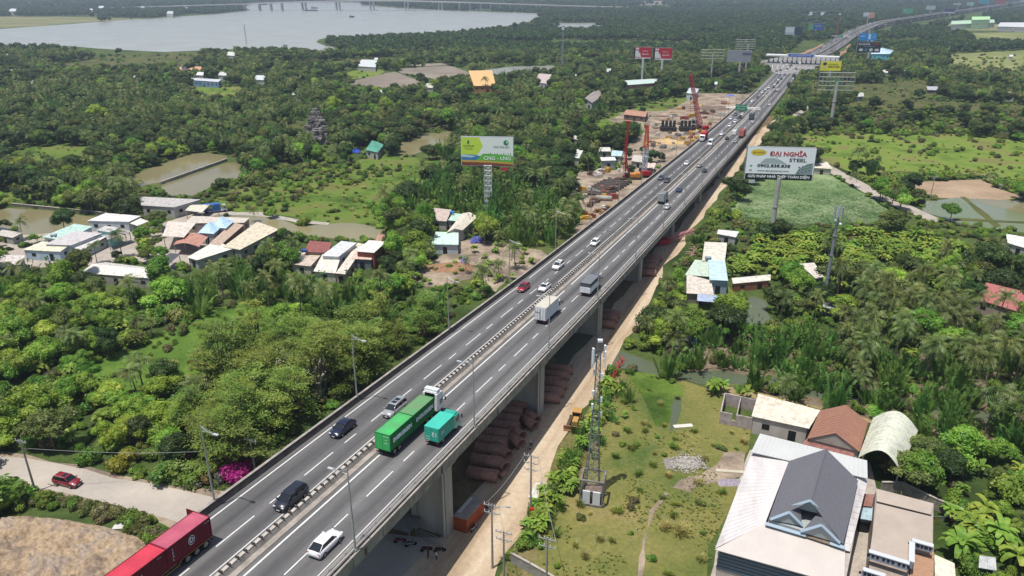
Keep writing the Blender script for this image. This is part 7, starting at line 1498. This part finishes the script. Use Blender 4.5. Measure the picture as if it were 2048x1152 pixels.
# simple crowns for the far woods
L_far = leafmat('leaf_far', '1e3014', '2d441c', '466029', trans=.15, scale=.25, rnd=.35)
FARM = []
for i, m_ in enumerate([L_far, L_far, L_far, L_dark, L_far]):
    rnd = random.Random(50+i); lobes = [((rnd.uniform(-2, 2), rnd.uniform(-2, 2), rnd.uniform(3, 6)), rnd.uniform(1.8, 2.8), rnd.uniform(1.5, 2.4)) for k in range(6)]
    FARM.append(crown_mesh('woodland', lobes, 220, 1.0, m_, 60+i, .85))
def gn_stuff(name, pts, meshes, label, cat):
    """countless plants as one object: instances on a cloud of points"""
    me = bpy.data.meshes.new(name); me.from_pydata([tuple(p[0]) for p in pts], [], [])
    for nm, ty in (('rotz', 'FLOAT'), ('scl', 'FLOAT'), ('idx', 'INT')): me.attributes.new(nm, ty, 'POINT')
    me.attributes['rotz'].data.foreach_set('value', [p[1] for p in pts]); me.attributes['scl'].data.foreach_set('value', [p[2] for p in pts]); me.attributes['idx'].data.foreach_set('value', [p[3] for p in pts])
    o = bpy.data.objects.new(name, me); COL.objects.link(o); o['kind'] = 'stuff'; o['label'] = label; o['category'] = cat
    ng = bpy.data.node_groups.new(name, 'GeometryNodeTree'); ng.interface.new_socket('Geometry', in_out='INPUT', socket_type='NodeSocketGeometry'); ng.interface.new_socket('Geometry', in_out='OUTPUT', socket_type='NodeSocketGeometry')
    n = ng.nodes; L = ng.links; gi = n.new('NodeGroupInput'); go = n.new('NodeGroupOutput'); ip = n.new('GeometryNodeInstanceOnPoints'); ip.inputs['Pick Instance'].default_value = True
    jn = n.new('GeometryNodeJoinGeometry'); L.new(gi.outputs[0], ip.inputs['Points'])
    for m_ in meshes[::-1]:
        oi = n.new('GeometryNodeObjectInfo'); oi.inputs['Object'].default_value = m_; oi.inputs['As Instance'].default_value = True; L.new(oi.outputs['Geometry'], jn.inputs[0])
    L.new(jn.outputs[0], ip.inputs['Instance'])
    def attr(nm, ty):
        a = n.new('GeometryNodeInputNamedAttribute'); a.data_type = ty; a.inputs['Name'].default_value = nm; return a.outputs['Attribute']
    cx = n.new('ShaderNodeCombineXYZ'); L.new(attr('rotz', 'FLOAT'), cx.inputs[2]); L.new(cx.outputs[0], ip.inputs['Rotation'])
    L.new(attr('scl', 'FLOAT'), ip.inputs['Scale']); L.new(attr('idx', 'INT'), ip.inputs['Instance Index']); L.new(ip.outputs[0], go.inputs[0])
    md = o.modifiers.new('scatter', 'NODES'); md.node_group = ng; return o
KN = {'B': ('broadleaf_tree', 'tree'), 'F': ('feathery_tree', 'tree'), 'C': ('coconut_palm', 'palm'), 'N': ('nipa_palm', 'palm'), 'A': ('banana_plant', 'banana plant'),
      'S': ('shrub', 'shrub'), 'D': ('dry_shrub', 'shrub'), 'G': ('grass_clump', 'tall grass')}
PLANTS = {k: [] for k in KN}
def plant(kind, x, y, sc=1.0, reg='', z=0.0, rz=None, var=None):
    if var is None and kind == 'B' and 'near bridge' in reg and rg.random() < .75: var = rg.choice((2, 4, 4, 6, 7, 7))
    if var is None and kind == 'B' and y > 270 and rg.random() < .75+min(.2, (y-270)/400)+.4*noise.noise(Vector((x*.02, y*.02, 5))): var = rg.choice((0, 0, 3, 3, 3, 5, 1))
    if var is None and kind == 'S' and y < 200: var = rg.choice((0, 1, 2, 3, 0, 2))
    PLANTS[kind].append((Vector((x, y, z)), rg.uniform(0, 6.28) if rz is None else rz, sc, rg.randrange(len(PROTO[kind])) if var is None else var, reg))
TONE = ['dark green', 'mid green', 'leafy green', 'deep green', 'pale green', 'olive green', 'fresh green', 'yellow-green']
WHERE = {'B': 'TONE round-crowned tree', 'F': 'feathery layered pale green tree', 'C': 'coconut palm with arching fronds', 'N': 'upright nipa palm clump', 'A': 'broad-leaved banana plant',
         'S': 'low green bush', 'D': 'brownish dry bush', 'G': 'tuft of long grass blades'}
def place_plants():
    for kind, L in PLANTS.items():
        if not L: continue
        L.sort(key=lambda p: -(p[2]/max(30, (p[0]-Vector((0, 0, 76))).length)) if -60 < PX(p[0])[0] < 2108 and PX(p[0])[1] < 1190 else 0)
        nm, cat = KN[kind]; first = {}; protoo = {}
        for loc, rz, sc, var, reg in L[:PLMAX[kind]]:
            parts, h = PROTO[kind][var]; ww = WHERE[kind].replace('TONE', TONE[var % 8]) if kind == 'B' else WHERE[kind]; lab = ww+' '+reg; grp = cat+'s '+reg+' ('+ww+')'
            if parts[0][0] is None:
                o = bpy.data.objects.new(nm, parts[0][1]); COL.objects.link(o); protoo.setdefault(var, o)
            else:
                o = bpy.data.objects.new(nm, None); COL.objects.link(o); o.empty_display_size = .3
                for pn, me in parts:
                    c = bpy.data.objects.new(pn, me); COL.objects.link(c); c.parent = o
                    if pn == 'crown': protoo.setdefault(var, c)
            o.location = loc; q = .35 if kind in 'BSF' else .12; o.rotation_euler = (rg.uniform(-.07, .07), rg.uniform(-.07, .07), rz); o.scale = (sc*rg.uniform(1-q, 1+q), sc*rg.uniform(1-q, 1+q), sc*rg.uniform(.8, 1.2)); tag(o, lab, cat, grp)
        rest = L[PLMAX[kind]:]
        if rest:
            vs = sorted(protoo); print('stuff', nm, len(rest), vs)
            gn_stuff({'B': 'woodland', 'F': 'woodland', 'C': 'palm_grove', 'N': 'nipa_thicket', 'A': 'banana_plantation', 'S': 'undergrowth', 'D': 'dry_scrub', 'G': 'grass'}[kind],
                     [(p[0], p[1], p[2], vs.index(p[3]) if p[3] in vs else 0) for p in rest], [protoo[v] for v in vs],
                     {'B': 'leafy trees filling the middle distance beyond the nearest ones', 'F': 'feathery trees', 'C': 'coconut palms standing among the distant trees', 'N': 'nipa palms massed in the wet ground',
                      'A': 'banana plants massed in the field behind the first rows', 'S': 'green undergrowth covering the ground between the trees', 'D': 'brownish scrub covering the wild fields', 'G': 'tufts of longer grass dotting the fields'}[kind], cat)
PLMAX = {'B': 300, 'F': 300, 'C': 300, 'N': 300, 'A': 300, 'S': 300, 'D': 300, 'G': 150}
# ---------------------------------------------------------------- where the plants grow (outlines in the picture, at crown height)
REG = [
 ('leaning along the near bridge parapet', [(395, 900), (380, 800), (450, 720), (600, 655), (720, 640), (800, 665), (860, 620), (950, 565), (1010, 560), (960, 640), (850, 720), (640, 870), (520, 940), (440, 900)], 'FFFFFFFFS', 1.0, 1.05),
 ('behind the bougainvillea by the crossing road', [(170, 900), (400, 880), (500, 930), (400, 980), (260, 940)], 'SSSB', .6, .7),
 ('in the palm belt below the village', [(330, 570), (420, 535), (560, 540), (640, 558), (760, 578), (900, 590), (900, 625), (760, 645), (640, 610), (520, 600), (380, 605)], 'NNNNCCC', 1.0, .95),
 ('round the billboard on its lattice mast', [(800, 430), (830, 370), (900, 345), (960, 345), (1080, 365), (1150, 420), (1145, 475), (1060, 500), (1000, 492), (960, 440), (900, 420)], 'NNNNNNNC', 1.0, 1.0),
 ('in the swamp beyond the dry lawn', [(1340, 720), (1370, 680), (1480, 660), (1640, 650), (1760, 700), (2060, 715), (2060, 880), (1860, 850), (1700, 815), (1540, 782), (1400, 745)], 'NNNNNNNNNC', 2.3, .85),
 ('in the grove by the red-roofed house', [(1620, 620), (1650, 575), (1700, 555), (1820, 555), (1900, 590), (1960, 650), (2060, 680), (2060, 720), (1780, 705), (1650, 655)], 'CCCCCCCBA', .95, 1.0),
 ('in the plantation behind the monopole', [(1440, 500), (1520, 465), (1600, 455), (1770, 447), (1900, 460), (1985, 500), (1920, 545), (1740, 540), (1640, 560), (1600, 525), (1480, 545)], 'AAAAAAAAAAAAAAAAAAAAAAAAAAAC', 5.2, 1.0),
 ('in the thicket left of the near bridge', [(-400, 560), (150, 575), (300, 590), (520, 600), (660, 645), (500, 700), (400, 780), (390, 890), (170, 905), (-400, 870)], 'BBBSSSSSSBAC', 2.7, .78),
 ('at the right edge beside the big houses', [(1838, 850), (1900, 850), (2420, 880), (2420, 1420), (1920, 1420), (1885, 1060), (1880, 1010), (1820, 965), (1850, 900)], 'BBSSAAAS', 1.0, .8),
 ('by the brook right of the sandy track', [(1290, 640), (1330, 560), (1385, 480), (1440, 410), (1490, 400), (1490, 460), (1440, 500), (1372, 545), (1372, 600), (1345, 650), (1330, 720), (1270, 740), (1240, 770), (1250, 720)], 'BBSSSSC', 1.0, .75),
 ('in the hedge between the track and the dry lawn', [(1190, 830), (1235, 755), (1275, 745), (1265, 800), (1215, 900), (1165, 1000), (1110, 1070), (1050, 1110), (1060, 1050), (1120, 950)], 'AANNSG', 1.5, .45),
 ('on the dry lawn by the lattice mast', [(900, 1300), (980, 1040), (1090, 800), (1240, 700), (1300, 740), (1500, 850), (1490, 1000), (1400, 1300)], 'SGG', .10, .6),
 ('around the stilt houses by the brook', [(1450, 600), (1530, 590), (1640, 560), (1650, 600), (1640, 650), (1560, 650), (1530, 640), (1450, 640)], 'BBBSCS', 1.0, .85),
 ('on the far side of the village path', [(1700, 345), (1780, 330), (2060, 340), (2060, 372), (1980, 362), (1840, 355), (1780, 375)], 'AAASS', 2.0, .8),
 ('in the far meadow on the right', [(1590, 225), (1660, 200), (2060, 210), (2060, 268), (1900, 258), (1600, 255)], 'SSDSDSB', 2.0, .9),
 ('in the coconut rows by the fish ponds', [(215, 370), (250, 350), (330, 350), (340, 395), (290, 408), (230, 400)], 'CCC', 1.0, 1.1),
 ('between the fish pond and the village', [(358, 372), (430, 355), (430, 400), (360, 400)], 'CCB', 1.0, 1.1),
 ('in the wood behind the fish ponds', [(-60, 260), (100, 250), (520, 235), (560, 290), (480, 300), (380, 300), (230, 350), (200, 400), (90, 405), (-60, 380)], 'BBBBBCS', 1.0, .95),
 ('in the palm forest far left', [(-60, 170), (90, 165), (280, 185), (330, 230), (100, 250), (-60, 258)], 'CCNNNBB', 1.0, 1.0),
 ('in the dark palm stand near the hidden lake', [(280, 185), (420, 200), (560, 190), (600, 235), (520, 235), (340, 235)], 'NNNCCB', 1.0, 1.0),
 ('in the scrub meadow behind the canal', [(430, 400), (480, 350), (560, 320), (700, 310), (780, 320), (800, 330), (620, 365), (560, 400), (480, 425)], 'SSSSDS', 1.6, .95),
 ('along the crossing road', [(-60, 870), (170, 905), (300, 945), (240, 950), (60, 912), (-60, 900)], 'SSSD', 1.4, .8),
 ('on the bank above the sand heap', [(-60, 968), (90, 985), (180, 1000), (260, 1025), (400, 1080), (360, 1110), (300, 1070), (180, 1040), (80, 1020), (-60, 1025)], 'SSDSS', 3.4, .9),
]
def bb(poly): xs = [p[0] for p in poly]; ys = [p[1] for p in poly]; return min(xs), min(ys), max(xs), max(ys)
NB = [(bb(p), p) for p in NOVEG]; CB = [(bb(p), p) for p in CLEAR]; FB = [(bb(p), p) for p in FIELD]; RB = [(bb(r[1]), r) for r in REG]
def hit(L, x, y):
    for (x0, y0, x1, y1), p in L:
        if x0 <= x <= x1 and y0 <= y <= y1 and inside(x, y, p): return True
    return False
def blocked(x, y, h, k='B'):
    q = Vector((x, y)); s = (q-RO).dot(RD); u = (q-RO).dot(RR)
    if s < 720 and abs(u) < 14: return True
    a = PX((x, y, 0)); m_ = PX((x, y, h*.55)); t = PX((x, y, h*.95))
    if k in 'SDGA': return hit(NB, *a) or hit(CB, *a) or hit(CB, *m_)
    return hit(NB, *a) or hit(NB, *m_) or hit(CB, *a) or hit(CB, *m_) or hit(CB, *t)
def zone(x, y):
    if x > 1650 and y > 450: return 'right of the monopole'
    if x > 1550: return 'right of the expressway beyond the meadow' if y < 210 else 'around the far right meadow'
    if x > 1150: return 'left of the toll plaza approach' if y < 200 else 'beside the construction ground'
    if x > 780: return 'between the orange roof and the CNG billboard' if y < 300 else 'around the cleared soil by the viaduct'
    if x > 400: return 'between the river bank and the rock tower' if y < 250 else 'near the canal behind the village'
    return 'in the left woods below the river' if y < 300 else 'around the village ponds'
def scatter(y0, y1, cell, fine=False, seed=1):
    rnd = random.Random(seed); y = y0
    while y < y1:
        xw = (y+150)*.95; x = -xw
        while x < xw:
            px_ = x+rnd.uniform(-.5, .5)*cell; py_ = y+rnd.uniform(-.5, .5)*cell; x += cell
            c = PX((px_, py_, 4)); 
            if not (-380 < c[0] < 2430 and -20 < c[1] < 1420): continue
            reg = None
            for (x0, ya, x1, yb), r in RB:
                if x0 <= c[0] <= x1 and ya <= c[1] <= yb and inside(c[0], c[1], r[1]): reg = r; break
            inf = hit(FB, *PX((px_, py_, 1.0)))
            if inf and not (reg and ('meadow' in reg[0] or 'lawn' in reg[0])): reg = None
            if fine:
                pr = .62 if reg else .55
                if inf: pr = .22+.8*max(0, noise.noise(Vector((px_*.04, py_*.04, 3))))
                if rnd.random() > pr: continue
                k = rnd.choice('SSSSD'); h = 1.6; sc = rnd.uniform(.45, 1.0)
                if inf: sc *= .6; k = rnd.choice('SDGGGGGGG'); sc *= 1.0 if k in 'SD' else 1.5
            else:
                if reg:
                    dens = reg[3]; k = rnd.choice(reg[2])
                    if rnd.random() > dens: continue
                    sc = rnd.uniform(.75, 1.2)*reg[4]
                    extra = int(dens-1) if dens > 1 else 0
                else:
                    if inf:
                        if rnd.random() > .10: continue
                        k = rnd.choice('SSDDS')
                    else:
                        n_ = noise.noise(Vector((px_*.011, py_*.011, 0))); n2 = noise.noise(Vector((px_*.02, py_*.02, 9)))
                        if n2 < -.24:
                            if rnd.random() < .55: continue
                            plant(rnd.choice('SSSDG'), px_, py_, rnd.uniform(.7, 1.5), zone(*c)) if not blocked(px_, py_, 1, 'S') else None
                            continue
                        k = rnd.choice('CCNNBB' if n_ > .15 else ('BBBBBBC' if n_ > -.2 else 'BBBBCN'))
                    sc = rnd.uniform(.7, 1.2); extra = 0
                if k in 'SD' : sc *= rnd.choice((1.0, 1.3, 1.8, 2.3)) if not inf else 1.1
                for e in range(extra):
                    xx, yy = px_+rnd.uniform(-.5, .5)*cell, py_+rnd.uniform(-.5, .5)*cell
                    if not blocked(xx, yy, PROTO[k][0][1]*sc, k): plant(k, xx, yy, sc*rnd.uniform(.8, 1.15), reg[0])
                h = PROTO[k][0][1]*sc
            if blocked(px_, py_, h, k): continue
            plant(k, px_, py_, sc, reg[0] if reg else zone(*c))
        y += cell
scatter(25, 420, 4.9, seed=1)
scatter(420, 900, 6.0, seed=2)
scatter(40, 330, 2.5, True, seed=3)
scatter(330, 700, 4.6, True, seed=4)
rb = random.Random(21)
for i in range(60):
    t = i/59*5.98; e = [(-30, 985), (60, 1000), (130, 1012), (200, 1030), (262, 1052), (310, 1072), (345, 1092)]; k = int(t); q = t-k; P_ = G(lerp(e[k][0], e[k+1][0], q), lerp(e[k][1], e[k+1][1], q)+rb.uniform(-12, 10))
    plant(rb.choice('SSDDD'), P_.x, P_.y, rb.uniform(.5, 1.0), 'on the bank above the sand heap')
for i in range(420):
    px_, py_ = rb.uniform(-20, 820), rb.uniform(425, 545)
    if py_ > 530 and px_ < 320 or not inside(px_, py_, [(-20, 460), (170, 440), (300, 450), (400, 425), (560, 430), (640, 470), (760, 485), (830, 500), (820, 560), (700, 560), (560, 520), (420, 535), (300, 560), (-20, 560)]): continue
    P_ = G(px_, py_); k = rb.choice('BBSSSAC'); sc = rb.uniform(.4, .62) if k in 'BC' else rb.uniform(.6, 1)
    if hit(CB, *PX((P_.x, P_.y, 0))) or hit(CB, *PX((P_.x, P_.y, PROTO[k][0][1]*sc))) or hit(CB, *PX((P_.x, P_.y, PROTO[k][0][1]*sc*.5))): continue
    plant(k, P_.x, P_.y, sc, 'between the village houses')
for i in range(200):
    q = rb.random(); P_ = G(lerp(1238, 1052, q)+rb.gauss(0, 13), lerp(748, 1095, q)); k = rb.choice('AANNNGGS')
    if not hit(NB, P_.x*0+PX(P_)[0], PX(P_)[1]): plant(k, P_.x, P_.y, rb.uniform(.24, .36) if k == 'N' else rb.uniform(.38, .7), 'in the hedge between the track and the dry lawn')
for poly, ks, n_p, reg_ in (([(810, 565), (830, 530), (870, 515), (930, 490), (1010, 490), (1090, 508), (1050, 545), (990, 580), (900, 570)], 'ASSAGC', 70, 'on the cleared soil by the viaduct'), ([(1225, 300), (1335, 296), (1325, 345), (1260, 372), (1240, 330)], 'BSSBN', 34, 'among the tin roofs by the drilling rig'),
    ([(1300, 262), (1240, 245), (1215, 240), (1290, 225), (1330, 240)], 'BSN', 22, 'around the brown long roof by the site')):
    for i in range(n_p):
        px_, py_ = rb.uniform(poly[0][0]-60, 1340 if poly[0][0] > 1000 else 1095), rb.uniform(220, 585)
        for t_ in range(40):
            if inside(px_, py_, poly): break
            px_, py_ = rb.uniform(800, 1340), rb.uniform(220, 585)
        if not inside(px_, py_, poly): continue
        P_ = G(px_, py_); k = rb.choice(ks)
        if hit(CB, *PX((P_.x, P_.y, 3))) or (Vector((P_.x, P_.y))-RO).dot(RR) > -13: continue
        plant(k, P_.x, P_.y, rb.uniform(.45, .75), reg_)
LAWN = [(1215, 790), (1245, 740), (1300, 750), (1420, 778), (1440, 830), (1500, 850), (1500, 900), (1480, 1000), (1420, 1160), (1400, 1300), (950, 1300), (1030, 1110), (1120, 960), (1180, 860)]
for i in range(9000):
    px_, py_ = rb.uniform(950, 1510), rb.uniform(735, 1200)
    if not inside(px_, py_, LAWN) or hit(CB, px_, py_): continue
    P_ = G(px_, py_); n_ = noise.noise(Vector((P_.x*.12, P_.y*.12, 2)))
    if n_ < .12+rb.uniform(-.12, .2) or any(abs(px_-interp(py_, [985, 1020, 1080, 1152, 1300], [1335, 1303, 1288, 1280, 1274])) < 6 for _ in (0,)): continue
    plant('G', P_.x, P_.y, rb.uniform(.07, .2), 'on the dry lawn')
def own_plant(kind, px, py, sc, label, z=4, var=None):
    """a plant that the photograph singles out"""
    P = G(px, py, z*sc); nm, cat = KN[kind]; var = rg.randrange(len(PROTO[kind])) if var is None else var; parts, h = PROTO[kind][var]
    if parts[0][0] is None: o = bpy.data.objects.new(nm, parts[0][1]); COL.objects.link(o)
    else:
        o = bpy.data.objects.new(nm, None); COL.objects.link(o)
        for pn, me in parts: c = bpy.data.objects.new(pn, me); COL.objects.link(c); c.parent = o
    o.location = (P.x, P.y, 0); o.rotation_euler = (0, 0, rg.uniform(0, 6.28)); o.scale = (sc,)*3; tag(o, label, cat); return o
PLMAX['B'] = 290
place_plants()
# woods beyond 900 m: one mass each
rnd = random.Random(5); far_pts = []
yy = 900
while yy < 5200:
    cell = 8.5 if yy < 1500 else (13 if yy < 2600 else 22); sc = cell/7.0; xw = (yy+120)*.92; x = -xw
    while x < xw:
        qx, qy = x+rnd.uniform(-.5, .5)*cell, yy+rnd.uniform(-.5, .5)*cell; x += cell
        nn = noise.noise(Vector((qx*.006, qy*.006, 0)))+.5*noise.noise(Vector((qx*.02, qy*.02, 4)))
        if nn < -.22: continue
        if abs((Vector((qx, qy))-RO).dot(RR)) < 16 and yy < 1100: continue
        a = PX((qx, qy, 0)); 
        if not -300 < a[0] < 2350: continue
        if hit(NB, *a) or hit(NB, *PX((qx, qy, 5*sc))) or hit(FB, *a) or hit(CB, *PX((qx, qy, 4))): continue
        far_pts.append((Vector((qx, qy, 0)), rnd.uniform(0, 6.28), sc*rnd.uniform(.6, 1.15)*(.85 if yy > 1500 else 1), rnd.randrange(5)))
    yy += cell

fo = []
for i, me in enumerate(FARM):
    p = far_pts[i*900+50]; o = bpy.data.objects.new('distant_tree', me); COL.objects.link(o); o.location = p[0]; o.scale = (p[2],)*3
    tag(o, 'dark rounded tree standing out a little from the distant woodland', 'tree', 'single trees of the distant woodland'); fo.append(o)
gn_stuff('distant_woodland', far_pts, fo, 'hazy distant woodland covering the plain out to the horizon', 'woodland')
# ---------------------------------------------------------------- singled-out plants
def flower_variant(nm, cols, i):
    rnd = random.Random(2000+i); lobes = [((rnd.uniform(-1.6, 1.6), rnd.uniform(-1, 1), rnd.uniform(.6, 1.6)), rnd.uniform(.8, 1.2), .9) for k in range(5)]
    return crown_mesh(nm, lobes, 700, .26, leafmat('bract_'+nm, *cols, trans=.3, scale=1.0, rnd=.1), 70+i, .8)
FM = [('bougainvillea', ('6a1450', 'a8206e', 'c8388c')), ('bougainvillea', ('54702c', '7d5a3c', '6a8036')), ('bougainvillea', ('8f8a80', 'aaa49a', '5a6a3c')), ('bougainvillea', ('4f6a28', '647c34', '7f8a44')), ('yellow_flowering_shrub', ('6a7026', '8c8a2a', '4c6426'))]
FMM = [flower_variant(f'flower_{i}', c_, i) for i, (n_, c_) in enumerate(FM)]
for i, (k, px, py, sc, lb) in enumerate(((0, 466, 950, 1.15, 'vivid magenta bougainvillea against the parapet'), (0, 480, 938, .8, 'smaller magenta bougainvillea behind the vivid one, at the pole'), (1, 432, 943, .8, 'orange-red bougainvillea left of the magenta one'), (2, 446, 952, .6, 'whitish bougainvillea between orange-red and magenta ones'), (1, 410, 955, .6, 'rusty red bougainvillea right above the shoulder of the crossing road'),
        (3, 372, 950, 1.3, 'green and pink bougainvillea hedge end by the crossing road'), (3, 340, 945, 1.2, 'green bougainvillea with few pink bracts'), (2, 385, 968, .55, 'pale flowering shrub low at the road edge'), (4, 238, 925, 1.05, 'yellow-flowering shrub beside the crossing road'), (1, 480, 958, .7, 'low red bougainvillea at the foot of the parapet'), (0, 365, 912, .6, 'small deep pink bush behind the hedge'))):
    o = bpy.data.objects.new(FM[k][0], FMM[k]); COL.objects.link(o); P_ = G(px, py, 1.2*sc); o.location = (P_.x, P_.y, 0); o.scale = (sc*1.2,)*3; o.rotation_euler = (0, 0, i*1.3); tag(o, lb, 'flowering shrub')
own_plant('B', 252, 408, 1.25, 'large round dark green tree with a dense crown beside the grey shed roof', 5, 0); own_plant('B', 228, 404, .9, 'smaller round tree touching the large dark green one on its left', 5, 3)
own_plant('B', 125, 442, .95, 'broad dark tree in the house pond behind the mint roof', 4, 3); own_plant('B', 313, 440, .75, 'yellowish-crowned tree right of the white porch', 4, 5); own_plant('B', 285, 470, .8, 'rounded green tree in the village yard', 4, 1)
own_plant('C', 236, 470, .9, 'slim palm in front of the turquoise upper storey', 8, 1); own_plant('C', 186, 490, .75, 'small palm in front of the village house columns', 8, 2); own_plant('C', 38, 540, 1.0, 'coconut palm over the rust-patched roof at the left edge', 8, 0); own_plant('C', 255, 560, 1.0, 'coconut palm rising before the broad white gable', 8, 3); own_plant('C', 36, 440, .8, 'coconut palm at the left end of the house pond', 8, 4)
own_plant('C', 1030, 490, .95, 'lone coconut palm on the cleared soil left of the viaduct', 8, 5); own_plant('C', 968, 545, .95, 'coconut palm at the foot of the cleared soil', 7, 2); own_plant('C', 1333, 570, .85, 'coconut palm leaning beside the sandy track', 7, 1); own_plant('C', 385, 770, 1.0, 'single drooping coconut palm in the near thicket', 7, 3)
own_plant('C', 1576, 790, .8, 'small palm just behind the ruin by the swamp', 5, 2); own_plant('C', 1992, 790, 1.1, 'coconut palm with yellowing fronds at the right edge of the swamp', 7, 4); own_plant('C', 2003, 600, 1.0, 'coconut palm before the red-brown gabled roof', 8, 0)
own_plant('B', 1310, 620, 1.1, 'tall leafy tree overhanging the sandy track by the creek', 6, 0); own_plant('B', 1318, 668, .8, 'yellow-green tree under the tall one by the creek', 4, 4); own_plant('B', 1845, 935, 1.0, 'round dense tree pressing against the white vaulted shed', 5, 1); own_plant('D', 1795, 895, 2.0, 'leafless grey bush in front of the white vaulted shed', 2, 0)
own_plant('B', 1975, 500, 1.4, 'huge dark tree at the right edge above the banana field', 7, 3); own_plant('B', 2010, 545, 1.3, 'dark spreading tree below the huge one at the right edge', 6, 0); own_plant('B', 1905, 420, .8, 'slender tree standing in the flooded paddy', 5, 6); own_plant('B', 1815, 370, .8, 'bushy tree at the corner of the fallow plot', 5, 0)
own_plant('B', 665, 205, 1.5, 'bright green broad tree in the middle woods', 6, 4); own_plant('B', 770, 205, 1.4, 'bright green wide tree right of another bright one in the middle woods', 6, 4); own_plant('B', 895, 225, 1.6, 'tall dense green tree behind the CNG billboard', 6, 1); own_plant('B', 695, 240, 1.3, 'olive-green rounded tree above the rock tower', 6, 5); own_plant('B', 190, 222, 1.5, 'light green broad tree in the left woods', 6, 4)
own_plant('C', 972, 163, 1.1, 'palm in front of the orange-yellow roof', 7, 0); own_plant('G', 1362, 1060, 1.3, 'dry tuft of tall grass, right of a pair on the lawn', .6, 1); own_plant('G', 1333, 1052, 1.0, 'dry tuft of tall grass, left of a pair on the lawn', .6, 1)
for j, (px, py) in enumerate(((1945, 1035), (1975, 1010), (2005, 1050), (2030, 1085), (1930, 1075))): own_plant('A', px, py, 1.25, f'tall banana plant by the flat-roofed house, {ORD[j]} of the clump from the far side' , 3)
own_plant('A', 1430, 765, 1.0, 'bright banana plant on the dry strip, left of three', 2.5); own_plant('A', 1450, 768, .9, 'bright banana plant on the dry strip, middle of three', 2.5); own_plant('A', 1490, 780, .9, 'bright banana plant on the dry strip by the ruin, right of three', 2.5)
# lotus leaves: uncountable
rl = random.Random(9); b = MB(); poly = [(1466, 438), (1480, 401), (1512, 364), (1560, 352), (1640, 349), (1663, 353), (1795, 431), (1757, 445), (1600, 448)]
for k in range(15000):
    px, py = rl.uniform(1455, 1790), 350+100*math.sqrt(rl.random()); 
    if not inside(px, py, poly): continue
    P_ = G(px, py, .3); 
    if noise.noise(Vector((P_.x*.05, P_.y*.05, 0))) < -.1 and rl.random() < .45: continue
    s = rl.uniform(.16, .34); z = rl.uniform(.1, .4); tl = Vector((rl.uniform(-.25, .25), rl.uniform(-.25, .25), 0)); b.face([(P_.x+math.cos(a*1.047)*s, P_.y+math.sin(a*1.047)*s, z+(math.cos(a*1.047)*tl.x+math.sin(a*1.047)*tl.y)*s) for a in range(6)])
o = b.build('lotus_leaves', leafmat('leaf_lotus', '456034', '70845a', '99a27c', trans=.15, scale=.08, rnd=0)); o['kind'] = 'stuff'; o['label'] = 'lotus leaves covering the pond below the steel company billboard'; o['category'] = 'lotus'
# litter on the dry lawn
b = MB()
for k in range(420):
    px, py = rl.uniform(1150, 1480), rl.uniform(830, 1120)
    if not inside(px, py, [(1215, 840), (1440, 830), (1490, 900), (1480, 1000), (1430, 1100), (1150, 1120), (1150, 1000)]): continue
    P_ = G(px, py, .06); s = rl.uniform(.04, .13); b.box((P_.x, P_.y, .08), (s*1.5, s, s*.6), rl.uniform(0, 3))
for k in range(500):
    P_ = G(rl.gauss(1372, 14), rl.gauss(925, 8), .2); s = rl.uniform(.08, .25); b.box((P_.x, P_.y, .15), (s*1.5, s, s*.8), rl.uniform(0, 3))
o = b.build('litter', M('litter_pale', '99958e', .8, vary=.3, scale=3)); o['kind'] = 'stuff'; o['label'] = 'pale litter strewn over the dry lawn'; o['category'] = 'litter'
# ---------------------------------------------------------------- the air
b = MB(); b.box((0, 6000, 39.5), (24000, 13000, 81)); hz = b.build('haze', None); hz['kind'] = 'stuff'
m = bpy.data.materials.new('haze'); m.use_nodes = True; nt = m.node_tree; nt.nodes.remove(nt.nodes['Principled BSDF'])
v = nt.nodes.new('ShaderNodeVolumePrincipled'); v.inputs['Color'].default_value = (.72, .83, 1.0, 1); v.inputs['Density'].default_value = HAZE
v.inputs['Anisotropy'].default_value = .3
nt.links.new(v.outputs[0], nt.nodes['Material Output'].inputs['Volume']); hz.data.materials.append(m)
